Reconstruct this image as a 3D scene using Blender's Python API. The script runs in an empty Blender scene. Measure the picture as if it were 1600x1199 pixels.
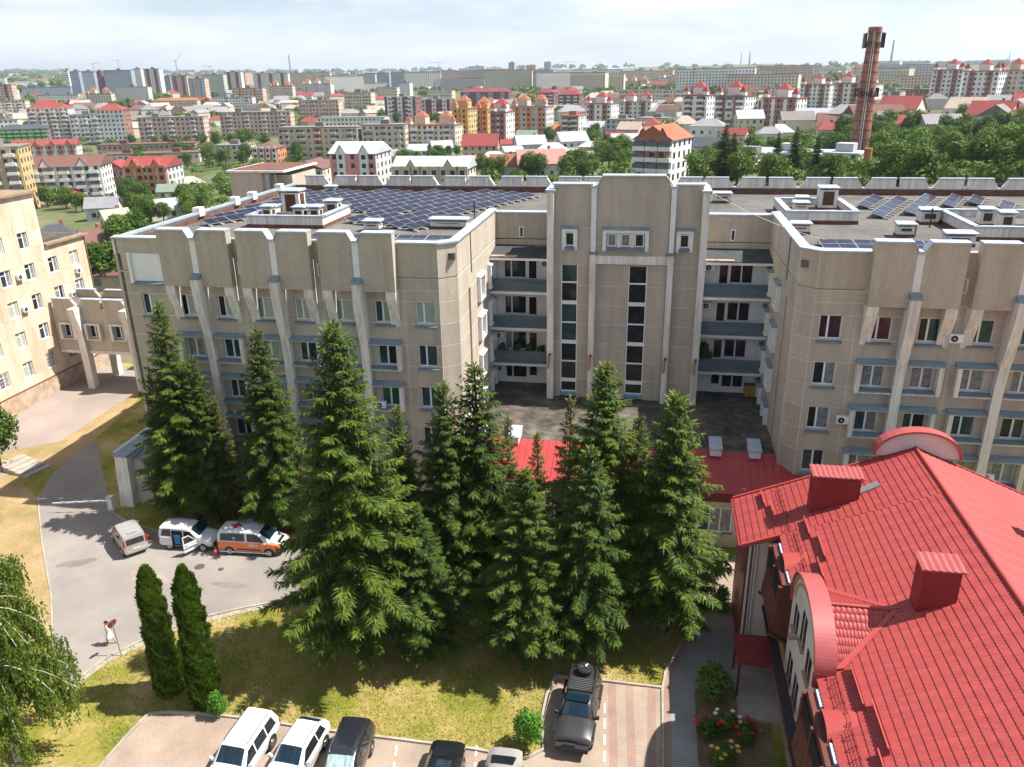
import bpy, bmesh, math, random
from mathutils import Vector, Matrix
random.seed(7)
R = math.radians
scene = bpy.context.scene
C = scene.collection

# ---------------------------------------------------------------- camera
CAM = Vector((3.2, -53.6, 32.35)); YAW, PIT, ROL, FPX = -0.178, 0.369, -0.0166, 1241.0
fwd = Vector((math.sin(YAW)*math.cos(PIT), math.cos(YAW)*math.cos(PIT), -math.sin(PIT)))
rgt = Vector((math.cos(YAW), -math.sin(YAW), 0)); upv = rgt.cross(fwd)
r2 = rgt*math.cos(ROL) + upv*math.sin(ROL); u2 = upv*math.cos(ROL) - rgt*math.sin(ROL)
cd = bpy.data.cameras.new('camera'); cam = bpy.data.objects.new('camera', cd); C.objects.link(cam)
cd.sensor_width = 36; cd.lens = FPX/1600*36; cd.clip_start = 0.5; cd.clip_end = 20000
cam.matrix_world = Matrix(((r2.x, u2.x, -fwd.x, CAM.x), (r2.y, u2.y, -fwd.y, CAM.y), (r2.z, u2.z, -fwd.z, CAM.z), (0, 0, 0, 1)))
scene.camera = cam

# ---------------------------------------------------------------- sky and sun
SUN_AZ, SUN_EL = R(11.5), R(56.5)          # azimuth measured from +x (right) towards +y (away from the camera)
wd = bpy.data.worlds.new('World'); scene.world = wd; wd.use_nodes = True
nt = wd.node_tree; N = nt.nodes; L = nt.links
bg = N['Background']
sky = N.new('ShaderNodeTexSky'); sky.sky_type = 'NISHITA'; sky.sun_disc = False
sky.sun_elevation = SUN_EL; sky.sun_rotation = R(90) - SUN_AZ; sky.altitude = 300; sky.air_density = 1.0; sky.dust_density = 0.4; sky.ozone_density = 1.5
tc = N.new('ShaderNodeTexCoord'); mp = N.new('ShaderNodeMapping'); mp.inputs['Scale'].default_value = (1.0, 1.0, 5.5)
cn = N.new('ShaderNodeTexNoise'); cn.inputs['Scale'].default_value = 3.4; cn.inputs['Detail'].default_value = 7; cn.inputs['Roughness'].default_value = .58
cr = N.new('ShaderNodeValToRGB'); cr.color_ramp.elements[0].position = .36; cr.color_ramp.elements[1].position = .70
cr.color_ramp.elements[0].color = (.52, .52, .52, 1); cr.color_ramp.elements[1].color = (1.4, 1.4, 1.4, 1)
# a thin cirrus veil: the long slanting path near the horizon shows it whitest
sx = N.new('ShaderNodeSeparateXYZ'); ab = N.new('ShaderNodeMath'); ab.operation = 'ABSOLUTE'
ad = N.new('ShaderNodeMath'); ad.operation = 'ADD'; ad.inputs[1].default_value = .13
dv = N.new('ShaderNodeMath'); dv.operation = 'DIVIDE'; dv.inputs[0].default_value = .125
ml = N.new('ShaderNodeMath'); ml.operation = 'MULTIPLY'; ml.use_clamp = True
mx = N.new('ShaderNodeMixRGB'); mx.inputs[2].default_value = (6.9, 7.7, 9.2, 1)
L.new(tc.outputs['Generated'], mp.inputs[0]); L.new(mp.outputs[0], cn.inputs['Vector']); L.new(cn.outputs[0], cr.inputs[0])
L.new(tc.outputs['Generated'], sx.inputs[0]); L.new(sx.outputs['Z'], ab.inputs[0]); L.new(ab.outputs[0], ad.inputs[0]); L.new(ad.outputs[0], dv.inputs[1])
L.new(dv.outputs[0], ml.inputs[0]); L.new(cr.outputs[0], ml.inputs[1])
L.new(ml.outputs[0], mx.inputs[0]); L.new(sky.outputs[0], mx.inputs[1]); 
c2 = N.new('ShaderNodeValToRGB'); c2.color_ramp.elements[0].position = .42; c2.color_ramp.elements[1].position = .70; c2.color_ramp.elements[1].color = (.85, .85, .85, 1)
m2 = N.new('ShaderNodeMixRGB'); m2.inputs[2].default_value = (9.2, 9.5, 10.0, 1)      # soft white cloud tops
L.new(cn.outputs[0], c2.inputs[0]); L.new(c2.outputs[0], m2.inputs[0]); L.new(mx.outputs[0], m2.inputs[1]); L.new(m2.outputs[0], bg.inputs[0])
bg.inputs[1].default_value = 0.064
sl = bpy.data.lights.new('sun', 'SUN'); sl.energy = 4.8; sl.angle = R(.53); sl.color = (1, .955, .88)
so = bpy.data.objects.new('sun', sl); C.objects.link(so)
sdir = Vector((math.cos(SUN_EL)*math.cos(SUN_AZ), math.cos(SUN_EL)*math.sin(SUN_AZ), math.sin(SUN_EL)))
so.rotation_euler = sdir.to_track_quat('Z', 'Y').to_euler(); so.location = sdir*300
scene.view_settings.view_transform = 'Standard'; scene.view_settings.look = 'None'
scene.view_settings.exposure = 1.02; scene.view_settings.gamma = 1
scene.cycles.max_bounces = 5; scene.cycles.diffuse_bounces = 2; scene.cycles.glossy_bounces = 3
scene.cycles.transparent_max_bounces = 6; scene.cycles.volume_bounces = 0
try:
    scene.cycles.use_denoising = True; scene.cycles.use_adaptive_sampling = True; scene.cycles.adaptive_threshold = .025
except Exception:
    pass

# ---------------------------------------------------------------- helpers
def ray(u, v):
    d = fwd + r2*((u-800)/FPX) - u2*((v-599.5)/FPX)
    return d.normalized()
def gz(u, v, z=0.0):                     # where the sight line through a photo point meets the level z
    d = ray(u, v); return CAM + d*((z-CAM.z)/d.z)

def put(name, me, parent=None, loc=None, rz=0.0):
    o = bpy.data.objects.new(name, me); C.objects.link(o)
    if parent is not None: o.parent = parent
    if loc is not None: o.location = loc
    if rz: o.rotation_euler = (0, 0, rz)
    return o
def tag(o, label=None, cat=None, group=None, kind=None):
    if label: o['label'] = label
    if cat: o['category'] = cat
    if group: o['group'] = group
    if kind: o['kind'] = kind
    return o
def thing(name, label, cat, loc=(0, 0, 0), rz=0.0, group=None):
    return tag(put(name, None, None, loc, rz), label, cat, group)
def copy_tree(o, parent=None):
    c = o.copy(); C.objects.link(c); c.parent = parent
    for ch in list(o.children): copy_tree(ch, c)
    return c

class MB:                                # collects faces, builds ONE mesh object
    def __init__(s, T=None): s.v = []; s.f = []; s.m = []; s.sm = []; s.T = T
    def add(s, vs, fs, m=0, smooth=False):
        b = len(s.v)
        s.v += [s.T(*p) for p in vs] if s.T else [tuple(p) for p in vs]
        for f in fs: s.f.append([b+i for i in f]); s.m.append(m); s.sm.append(smooth)
        return s
    def box(s, x0, x1, y0, y1, z0, z1, m=0):
        vs = [(x0,y0,z0),(x1,y0,z0),(x1,y1,z0),(x0,y1,z0),(x0,y0,z1),(x1,y0,z1),(x1,y1,z1),(x0,y1,z1)]
        return s.add(vs, [(0,3,2,1),(4,5,6,7),(0,1,5,4),(1,2,6,5),(2,3,7,6),(3,0,4,7)], m)
    def hexa(s, vs, m=0):                # 8 corners: bottom loop then top loop
        return s.add(vs, [(0,3,2,1),(4,5,6,7),(0,1,5,4),(1,2,6,5),(2,3,7,6),(3,0,4,7)], m)
    def prism(s, a, b, m=0, smooth=False):   # two matching loops of points
        n = len(a)
        return s.add(list(a)+list(b), [tuple(range(n))[::-1], tuple(range(n, 2*n))] + [(i, (i+1) % n, n+(i+1) % n, n+i) for i in range(n)], m, smooth)
    def quad(s, a, b, c, d, m=0): return s.add([a, b, c, d], [(0, 1, 2, 3)], m)
    def tube(s, p, q, r0, r1=None, n=6, m=0, cap=True, smooth=True):
        p, q = Vector(p), Vector(q); r1 = r0 if r1 is None else r1
        d = (q-p)
        if d.length < 1e-6: return s
        d.normalize(); a = d.orthogonal().normalized(); b = d.cross(a)
        A = [p+(a*math.cos(t)+b*math.sin(t))*r0 for t in [2*math.pi*i/n for i in range(n)]]
        B = [q+(a*math.cos(t)+b*math.sin(t))*r1 for t in [2*math.pi*i/n for i in range(n)]]
        fs = [(i, (i+1) % n, n+(i+1) % n, n+i) for i in range(n)]
        s.add([tuple(x) for x in A+B], fs, m, smooth)
        if cap: s.add([tuple(x) for x in A+B], [tuple(range(n))[::-1], tuple(range(n, 2*n))], m)
        return s
    def path(s, pts, rs, n=6, m=0):
        for i in range(len(pts)-1): s.tube(pts[i], pts[i+1], rs[i], rs[i+1], n, m, cap=(i in (0, len(pts)-2)))
        return s
    def mesh(s, name, mats):
        me = bpy.data.meshes.new(name); me.from_pydata(s.v, [], s.f)
        for m in (mats if isinstance(mats, (list, tuple)) else [mats]): me.materials.append(m)
        me.polygons.foreach_set('material_index', s.m); me.polygons.foreach_set('use_smooth', s.sm); me.update()
        return me
    def build(s, name, mats, parent=None, **k): return put(name, s.mesh(name, mats), parent, **k)

def frame(ox, oy, ang=0.0):              # wall frame: u along the wall, v into the wall, z up
    c, sn = math.cos(ang), math.sin(ang)
    return lambda u, v, z: (ox + u*c - v*sn, oy + u*sn + v*c, z)

# ---------------------------------------------------------------- materials
def mat(name, c, rough=.85, c2=None, scale=2.0, bump=0.0, bscale=30.0, metal=0.0, spec=.35, stretch=None, speck=0.0, sscale=60.0, ramp=(.35, .65), coat=0.0, streak=None):
    m = bpy.data.materials.new(name); m.use_nodes = True; t = m.node_tree; n = t.nodes; p = n['Principled BSDF']
    p.inputs['Roughness'].default_value = rough; p.inputs['Metallic'].default_value = metal
    p.inputs['Specular IOR Level'].default_value = spec
    if coat: p.inputs['Coat Weight'].default_value = coat; p.inputs['Coat Roughness'].default_value = .05
    tcd = n.new('ShaderNodeTexCoord'); vec = tcd.outputs['Object']
    c = tuple(c)+(1,); c2 = tuple(c2)+(1,) if c2 else tuple(x*.78 for x in c[:3])+(1,)
    src = vec
    if stretch:
        mpn = n.new('ShaderNodeMapping'); mpn.inputs['Scale'].default_value = stretch; t.links.new(vec, mpn.inputs[0]); src = mpn.outputs[0]
    nz = n.new('ShaderNodeTexNoise'); nz.inputs['Scale'].default_value = scale; nz.inputs['Detail'].default_value = 5; nz.inputs['Roughness'].default_value = .62
    t.links.new(src, nz.inputs['Vector'])
    rp = n.new('ShaderNodeValToRGB'); rp.color_ramp.elements[0].position, rp.color_ramp.elements[1].position = ramp
    rp.color_ramp.elements[0].color = c; rp.color_ramp.elements[1].color = c2
    t.links.new(nz.outputs[0], rp.inputs[0]); out = rp.outputs[0]
    if speck:
        n2 = n.new('ShaderNodeTexNoise'); n2.inputs['Scale'].default_value = sscale; n2.inputs['Detail'].default_value = 2
        t.links.new(vec, n2.inputs['Vector'])
        r3 = n.new('ShaderNodeValToRGB'); r3.color_ramp.elements[0].position = .38; r3.color_ramp.elements[1].position = .62
        lo, hi = 1-speck, 1+speck*.6
        r3.color_ramp.elements[0].color = (lo, lo, lo, 1); r3.color_ramp.elements[1].color = (hi, hi, hi, 1)
        t.links.new(n2.outputs[0], r3.inputs[0])
        mm = n.new('ShaderNodeMixRGB'); mm.blend_type = 'MULTIPLY'; mm.inputs[0].default_value = 1
        t.links.new(out, mm.inputs[1]); t.links.new(r3.outputs[0], mm.inputs[2]); out = mm.outputs[0]
    if streak:                            # rain and dirt runs
        m5 = n.new('ShaderNodeMapping'); m5.inputs['Scale'].default_value = streak[:3]; t.links.new(vec, m5.inputs[0])
        n5 = n.new('ShaderNodeTexNoise'); n5.inputs['Scale'].default_value = 1; n5.inputs['Detail'].default_value = 6; n5.inputs['Roughness'].default_value = .65; t.links.new(m5.outputs[0], n5.inputs['Vector'])
        r5 = n.new('ShaderNodeValToRGB'); r5.color_ramp.elements[0].position = .36; r5.color_ramp.elements[1].position = .60; k5 = 1-streak[3]
        r5.color_ramp.elements[0].color = (k5, k5*.985, k5*.96, 1); r5.color_ramp.elements[1].color = (1.03, 1.03, 1.03, 1); t.links.new(n5.outputs[0], r5.inputs[0])
        q5 = n.new('ShaderNodeMixRGB'); q5.blend_type = 'MULTIPLY'; q5.inputs[0].default_value = 1; t.links.new(out, q5.inputs[1]); t.links.new(r5.outputs[0], q5.inputs[2]); out = q5.outputs[0]
    t.links.new(out, p.inputs['Base Color'])
    if bump:
        n4 = n.new('ShaderNodeTexNoise'); n4.inputs['Scale'].default_value = bscale; n4.inputs['Detail'].default_value = 4
        t.links.new(vec, n4.inputs['Vector']); b = n.new('ShaderNodeBump'); b.inputs['Strength'].default_value = bump; b.inputs['Distance'].default_value = .05
        t.links.new(n4.outputs[0], b.inputs['Height']); t.links.new(b.outputs[0], p.inputs['Normal'])
    return m
M = {}
M['pebble'] = mat('pebble_dash', (.495, .43, .35), .95, (.44, .38, .307), .5, .35, 14, speck=.07, sscale=7, streak=(1.1, 1.1, .10, .13))
M['pebble2'] = mat('pebble_dash_warm', (.515, .445, .36), .95, (.46, .395, .318), .6, .35, 14, speck=.07, sscale=7, streak=(1.1, 1.1, .10, .13))
M['pebble3'] = mat('pebble_dash_grey', (.478, .415, .337), .95, (.425, .367, .297), .55, .35, 14, speck=.07, sscale=7, streak=(1.1, 1.1, .10, .14))
M['joint'] = mat('joint_mortar', (.74, .70, .63), .9, (.58, .54, .47), 1.2)
M['conc'] = mat('painted_concrete', (.80, .755, .69), .85, (.69, .64, .575), 1.1, .15, 20, stretch=(1.5, 1.5, .35), streak=(3.5, 3.5, .25, .28))
M['white'] = mat('white_paint', (.80, .79, .77), .6, (.70, .68, .65), 1.5)
M['wwall'] = mat('white_plaster', (.85, .84, .83), .85, (.74, .73, .71), .8, stretch=(1, 1, .4))
M['cap'] = mat('zinc_cap', (.47, .515, .565), .5, (.35, .395, .44), 1.3, metal=.25)
M['teal'] = mat('blue_sheet', (.165, .225, .265), .6, (.125, .17, .20), 1.6)
M['teal2'] = mat('blue_sheet_worn', (.15, .205, .235), .6, (.23, .275, .295), 1.0, stretch=(.6, 1, 3))
M['canopy'] = mat('dark_canopy_felt', (.035, .042, .05), .9, (.06, .07, .075), 1.0)
M['apron'] = mat('ribbed_apron', (.085, .125, .145), .6, (.15, .185, .20), 1.0, stretch=(.5, 1, 3))
M['pvc'] = mat('window_pvc', (.82, .83, .84), .4, (.76, .77, .78), 2)
M['bitumen'] = mat('roof_bitumen', (.155, .142, .128), .95, (.095, .09, .084), .22, .3, 8, speck=.12, sscale=2.2)
M['moss'] = mat('old_roof_felt', (.135, .112, .09), .95, (.05, .046, .038), .35, .4, 6, speck=.35, sscale=1.6)
M['rust'] = mat('rust_flashing', (.20, .085, .055), .85, (.11, .05, .04), 1.5)
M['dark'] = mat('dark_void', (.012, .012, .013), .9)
M['steel'] = mat('bare_steel', (.42, .43, .44), .4, metal=.7)
M['black'] = mat('black_rubber', (.016, .016, .017), .8)
def glass(name, c, rough=.06, c2=None, scale=1.2):
    return mat(name, c, rough, c2, scale, spec=.3)
M['gl'] = [glass('pane_dark', (.012, .014, .018), c2=(.03, .032, .036)), glass('pane_blue', (.03, .055, .075), c2=(.016, .03, .04)),
           glass('pane_teal', (.045, .085, .085), c2=(.02, .04, .045)), glass('pane_blind', (.30, .36, .30), .12, (.25, .31, .26)),
           glass('pane_curtain', (.26, .27, .26), .12, (.12, .13, .13), 3), glass('pane_green', (.02, .10, .06), .1, (.015, .075, .045)),
           glass('pane_pale', (.40, .43, .36), .12, (.34, .37, .31)), glass('pane_brown', (.05, .03, .024), .08, (.02, .015, .013))]
GD, GB, GT, GBL, GC, GG, GP, GBR = range(8)

# windows: one shared mesh for each size; a frame with its own panes and sill
_wc = {}
def wmesh(kind, w, h, split, mi=0):
    k = (kind, round(w, 2), round(h, 2), split, mi)
    if k in _wc: return _wc[k]
    b = MB(); t = .08; x0, x1 = -w/2, w/2
    if kind == 'frame':
        b.box(x0, x0+t, 0, .09, 0, h); b.box(x1-t, x1, 0, .09, 0, h); b.box(x0+t, x1-t, 0, .09, 0, t); b.box(x0+t, x1-t, 0, .09, h-t, h)
        if split is not None:
            xm = x0+w*split; b.box(xm-t*.75, xm+t*.75, -.004, .086, t, h-t)
        me = b.mesh('window_frame', M['pvc'])
    elif kind == 'sill':
        b.hexa([(x0-.08, -.34, -.24), (x1+.08, -.34, -.24), (x1+.08, .03, -.20), (x0-.08, .03, -.20), (x0-.08, -.34, -.16), (x1+.08, -.34, -.16), (x1+.08, .03, -.02), (x0-.08, .03, -.02)])
        me = b.mesh('window_sill', M['teal'])
    else:
        a, c = split
        b.box(x0+w*a+t*.8, x0+w*c-t*.8, .045, .06, t*.8, h-t*.8); me = b.mesh('pane', M['gl'][mi])
    _wc[k] = me; return me
def window(parent, T, ang, u, v, z, w, h, split=.38, g=(GD, GBL), sill=True, tilt=False):
    p = T(u, v, z)
    o = put('window', wmesh('frame', w, h, split), parent, p, ang)
    if split is None: put('pane', wmesh('pane', w, h, (0, 1), g[0]), o)
    else:
        put('pane', wmesh('pane', w, h, (0, split), g[0]), o); put('pane', wmesh('pane', w, h, (split, 1), g[1]), o)
    if sill: put('sill', wmesh('sill', w, h, None), o)
    return o
JT = {}
def flush_joints():
    for par, b in JT.values(): tag(b.build('joint_lines', M['joint'], par), kind='stuff')
    JT.clear()
def panel(parent, T, u0, u1, z0, z1, m=None, v0=0.0, v1=.3, name='wall_panel'):
    g = .006
    jt = JT.setdefault(parent.name, (parent, MB()))[1]; jb = MB(T); w = .026
    jb.box(u0, u1, v0-.005, v0+.02, z1-w, z1+w*.2); jb.box(u0-w*.6, u0+w*.6, v0-.004, v0+.02, z0+w, z1-w)
    jt.add(jb.v, jb.f)
    o = MB(T).box(u0+g, u1-g, v0, v1, z0+g, z1-g).build(name, m or M[random.choice(['pebble', 'pebble', 'pebble2', 'pebble3'])], parent)
    return o
# ================================================================ hospital
H = thing('hospital_building', 'long beige pebble-dashed hospital with white pilasters, central tower and solar panels on its roof', 'building')
SP, WW, WH, FH = 3.115, 1.47, 1.66, 3.3
SILL = [15.6-FH*k for k in range(5)]         # top floor first
TF = frame(0, 0, 0)
front = MB(TF).box(-36.7, -11.6, .34, .6, 0, 20.6).build('front_wall', M['joint'], H)
front_l = front; front_r = MB(TF).box(14.0, 40, .34, .6, 0, 20.6).build('front_wall', M['joint'], H)
def gpick(k):
    a = random.random()
    if k == 0: return random.choice([(GD, GBL), (GT, GP), (GD, GP), (GBL, GBL), (GBL, GP), (GD, GBL)])
    return random.choice([(GD, GB), (GB, GT), (GT, GD), (GC, GC), (GD, GC), (GBL, GBL), (GP, GC), (GC, GBL), (GT, GC), (GP, GP)])

def wing(xa, xb, cols, bays, gl=None):
    gl = gl or {}; front = front_l if xa < 0 else front_r
    # cols: window centre lines; bays: pilaster lines
    inbay = {}
    for p in bays:
        for s in (-1, 1): inbay[round(p+s*SP/2, 2)] = (p, s)
    cs = sorted(cols); edges = [xa]+[(cs[i]+cs[i+1])/2 for i in range(len(cs)-1)]+[xb]
    lv = []
    for k, z in enumerate(SILL):
        top = 18.12 if k == 0 else SILL[k-1]
        for i, c in enumerate(cs):
            key = min(inbay, key=lambda q: abs(q-c)) if inbay else None
            bay = inbay[key] if key is not None and abs(key-c) < .3 else None
            l, r = edges[i], edges[i+1]
            # piers beside the window, then the spandrel above
            panel(front, TF, l, c-WW/2+.014, z, z+WH); panel(front, TF, c+WW/2-.014, r, z, z+WH)
            panel(front, TF, l, r, z+WH, top)
            w = gl.get((i, k)) or gpick(k)
            window(H, TF, 0, c, .14, z, WW, WH, .40 if k == 0 else random.choice([.42, .5, .5]), w)
            if bay and k > 0:
                p, s = bay
                x0, x1 = sorted((p+s*.36, c+s*(WW/2+.42)))
                o = MB(TF)
                jx0, jx1 = (x1-.34, x1) if s > 0 else (x0, x0+.34)
                ji = jx0 if s > 0 else jx1
                # outer jamb, splayed like a fin, and the thin shelf below
                jo = jx1 if s > 0 else jx0
                o.prism([(jo, -.52, z-.30), (ji+s*.04, -.52, z-.30), (ji, -.02, z-.30), (jo, -.02, z-.30)], [(jo, -.52, z+WH+.12), (ji+s*.04, -.52, z+WH+.12), (ji, -.02, z+WH+.12), (jo, -.02, z+WH+.12)])
                a, b_ = (x0, ji) if s > 0 else (ji, x1)
                o.box(a, b_, -.515, -.02, z-.30, z-.17)
                o.box(x0 if s > 0 else ji, ji if s > 0 else x1, -.515, -.02, z+WH+.03, z+WH+.118)
                bx = o.build('window_surround', M['conc'], H)
                e = .06
                MB(TF).hexa([(a, -.60, z-.168), (b_, -.60, z-.168), (b_, -.02, z-.168), (a, -.02, z-.168), (a, -.60, z-.12), (b_, -.60, z-.12), (b_, -.02, z-.03), (a, -.02, z-.03)]).build('sill_sheet', M['teal'], bx)
                MB(TF).hexa([(x0-e, -.62, z+WH+.122), (x1+e, -.62, z+WH+.122), (x1+e, -.02, z+WH+.122), (x0-e, -.02, z+WH+.122), (x0-e, -.62, z+WH+.17), (x1+e, -.62, z+WH+.17), (x1+e, -.02, z+WH+.40), (x0-e, -.02, z+WH+.40)]).build('awning_sheet', M['teal2'], bx)
    # plinth
    MB(TF).box(xa, xb, -.06, .34, 0, SILL[4]-.02).build('plinth', M['pebble3'], H)
    for p in bays:
        # attic blocks either side of the upper pilaster
        for s in (-1, 1):
            x0, x1 = sorted((p+s*.24, p+s*2.76))
            zt, zn = 22.25, 21.72
            xi, xo = (x0, x1) if s > 0 else (x1, x0)
            A = [(xo, zt), (xi+s*.30, zt), (xi, zn), (xi, 18.12), (xo, 18.12)]
            at = MB(TF).prism([(a, -.82, b) for a, b in A], [(a, -.10, b) for a, b in A]).build('attic_block', M[random.choice(['pebble', 'pebble3'])], H)
            q = MB(TF); d = .05
            q.hexa([(min(xo, xi+s*.30)-.02, -.9, zt), (max(xo, xi+s*.30)+.02, -.9, zt), (max(xo, xi+s*.30)+.02, -.02, zt), (min(xo, xi+s*.30)-.02, -.02, zt),
                    (min(xo, xi+s*.30)-.02, -.9, zt+.12), (max(xo, xi+s*.30)+.02, -.9, zt+.12), (max(xo, xi+s*.30)+.02, -.02, zt+.15), (min(xo, xi+s*.30)-.02, -.02, zt+.15)])
            xa_, xb_ = xi+s*.28, xi-s*.02
            lo = [(xa_, -.9, zt+.003), (xb_, -.9, zn+.003), (xb_, -.02, zn+.003), (xa_, -.02, zt+.003)]
            hi = [(a, b, c+.12) for a, b, c in lo]
            q.hexa(lo+hi) if s < 0 else q.hexa([lo[1], lo[0], lo[3], lo[2], hi[1], hi[0], hi[3], hi[2]])
            q.build('parapet_cap', M['cap'], at)
            # flaring strut under the outer edge of the attic block
            o = MB(TF); w = .72
            prof = [(18.118, -.80), (17.5, -.74), (16.7, -.42), (16.0, -.14), (15.3, -.03)]
            so_, si_ = xo-s*.02, xo-s*(.02+w)
            for (za, ya), (zb, yb) in zip(prof, prof[1:]):
                f = .30
                o.add([(so_, ya, za), (si_, ya, za), (so_, yb, zb), (si_, yb, zb), (so_, .0, za), (si_, .0, za), (so_, .0, zb), (si_, .0, zb)],
                      [(0, 1, 3, 2), (0, 2, 6, 4), (1, 5, 7, 3)], smooth=False)
            o.build('flared_strut', M['conc'], H)
        # cap across the notch
        MB(TF).box(p-.245, p+.245, -.9, -.05, 21.60, 21.78).build('parapet_cap', M['cap'], H)
        MB(TF).box(p-.23, p+.23, -.80, -.12, 18.0, 21.60).build('upper_pilaster', M['white'], H)
        prof = [(0, -.50), (12.6, -.52), (14.0, -.62), (15.4, -.92), (16.6, -1.2), (17.6, -1.30), (18.75, -1.30)]
        o = MB(TF); hw = .31
        for (za, ya), (zb, yb) in zip(prof, prof[1:]):
            o.add([(p-hw, ya, za), (p+hw, ya, za), (p+hw, yb, zb), (p-hw, yb, zb), (p-hw, .1, za), (p+hw, .1, za), (p+hw, .1, zb), (p-hw, .1, zb)], [(0, 1, 2, 3), (1, 5, 6, 2), (4, 0, 3, 7)])
        o.build('pilaster', M['conc'], H)
        MB(TF).hexa([(p-.36, -1.36, 18.752), (p+.36, -1.36, 18.752), (p+.36, -.8, 18.752), (p-.36, -.8, 18.752), (p-.36, -1.36, 18.85), (p+.36, -1.36, 18.85), (p+.36, -.8, 19.15), (p-.36, -.8, 19.15)]).build('pilaster_cap', M['teal2'], H)
    # slots between bays: recessed wall with a little window
    bs = sorted(bays)
    for a, b in zip(bs, bs[1:]):
        m = (a+b)/2
        panel(front, TF, m-.46, m+.46, 18.12, 21.5, M['pebble3'], v0=.02, v1=.3)
        MB(TF).box(m-.47, m+.47, -.12, .34, 21.5, 21.62).build('parapet_cap', M['cap'], H)
        window(H, TF, 0, m, -.02, 18.95, .36, .95, None, (random.choice([GBR, GT]),), sill=False)

gl = {}
cw = [-34.55]+[-31.41+SP*k for k in range(7)]
for i, g in enumerate([(GD, GP), (GD, GP), (GD, GP), (GBL, GP), (GBL, GP), (GBL, GP), (GT, GBL), (GBL, GBL)]): gl[(i, 0)] = g
gl[(7, 1)] = (GB, GB); gl[(7, 2)] = (GT, GG); gl[(6, 2)] = (GG, GG); gl[(6, 1)] = (GB, GD); gl[(2, 1)] = (GB, GB); gl[(4, 1)] = (GB, GB)
wing(-36.7, -11.62, cw, [-29.85, -23.62, -17.39], gl)
gr = {}
for i, g in enumerate([(GD, GD), (GD, GD), (GD, GT), (GT, GT), (GT, GT)]): gr[(i, 0)] = g
for i, g in enumerate([(GD, GC), (GC, GC), (GC, GC), (GC, GC), (GC, GC)]): gr[(i, 1)] = g
for i, g in enumerate([(GD, GC), (GT, GC), (GT, GD), (GT, GT), (GD, GT)]): gr[(i, 2)] = g
cr_ = [15.18+SP*k for k in range(8)]
wing(14.0, 38.5, cr_, [19.85, 26.08, 32.31], gr)
# plain corner strips above the top-floor end windows: upper wall, groove, cap
def upper(T, u0, u1, n=1, slot=None, m=None, z0=18.12, zt=21.45, name='wall_panel'):
    step = (u1-u0)/n
    for i in range(n):
        a, b = u0+i*step, u0+(i+1)*step
        panel(front, T, a, b, z0, 18.95, m); panel(front, T, a, b, 19.05, zt, m)
        MB(T).box(a, b, .10, .28, 18.93, 19.07).build('groove', M['pebble3'], front)
def cap(T, u0, u1, z=21.45, v0=-.12, v1=.55, parent=H):
    MB(T).hexa([(u0, v0, z), (u1, v0, z), (u1, v1, z), (u0, v1, z), (u0, v0, z+.12), (u1, v0, z+.12), (u1, v1, z+.18), (u0, v1, z+.18)]).build('parapet_cap', M['cap'], parent)
upper(TF, -14.7, -11.62); cap(TF, -14.72, -11.6)
upper(TF, 14.0, 17.15); cap(TF, 13.98, 17.17)
upper(TF, -36.7, -32.55); cap(TF, -36.9, -32.55)
# blind white hatch in the left end
MB(TF).box(-35.5, -33.15, -.03, .02, 18.25, 20.35).build('blind_panel', M['wwall'], H)
MB(TF).box(-35.72, -35.5, -.30, .02, 18.1, 20.4).build('reveal', M['white'], H)
MB(TF).hexa([(-35.7, -.34, 18.02), (-33.0, -.34, 18.02), (-33.0, .01, 18.02), (-35.7, .01, 18.02), (-35.7, -.34, 18.08), (-33.0, -.34, 18.08), (-33.0, .01, 18.25), (-35.7, .01, 18.25)]).build('sill_sheet', M['teal'], H)

# side walls towards the court: a chamfer, then the long side
def side(T, ang, L0, mir):
    body = MB(T).box(0, L0, .34, .6, 0, 20.6).build('side_wall', M['joint'], H)
    zs = [0, 2.4, 4.05, 5.7, 7.35, 9.0, 10.65, 12.3, 13.95, 15.6, 17.25]
    f = (lambda a: a) if not mir else (lambda a: L0-a)
    cuts = [0, 3.2, 3.9, 6.1, 8.6, 10.9, 13.0, L0]
    for i in range(len(cuts)-1):
        a, b = sorted((f(cuts[i]), f(cuts[i+1])))
        v0 = .25 if i == 1 else 0.0
        for z0, z1 in zip(zs, zs[1:]): panel(body, T, a, b, z0, z1, M['pebble3'] if i == 1 else None, v0=v0, v1=.33)
        panel(body, T, a, b, 17.25, 18.95); panel(body, T, a, b, 19.05, 21.45); MB(T).box(a, b, .10, .28, 18.93, 19.07).build('groove', M['pebble3'], body)
    cap(T, -.05, L0, parent=body)
    for k, z in enumerate(SILL[:4]):
        for c in (7.3, 11.6):
            u = f(c); o = MB(T)
            o.box(u-1.05, u-.75, -.30, 0, z-.25, z+WH+.1); o.box(u+.75, u+1.05, -.30, 0, z-.25, z+WH+.1); o.box(u-.75, u+.75, -.30, 0, z-.25, z-.12); o.box(u-.75, u+.75, -.30, 0, z+WH, z+WH+.1)
            s_ = o.build('window_surround', M['white'], body)
            MB(T).hexa([(u-1.1, -.36, z+WH+.104), (u+1.1, -.36, z+WH+.104), (u+1.1, 0, z+WH+.104), (u-1.1, 0, z+WH+.104), (u-1.1, -.36, z+WH+.15), (u+1.1, -.36, z+WH+.15), (u+1.1, 0, z+WH+.28), (u-1.1, 0, z+WH+.28)]).build('awning_sheet', M['teal2'] if mir else M['white'], s_)
            window(H, T, ang, u, -.12, z, 1.48, WH, .5, random.choice([(GC, GC), (GP, GC), (GB, GC)]), sill=False)
    u = f(4.3); MB(T).box(u-.06, u+.06, -.08, 0, 18.3, 21.4).build('rain_pipe', M['teal'], body)
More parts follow.
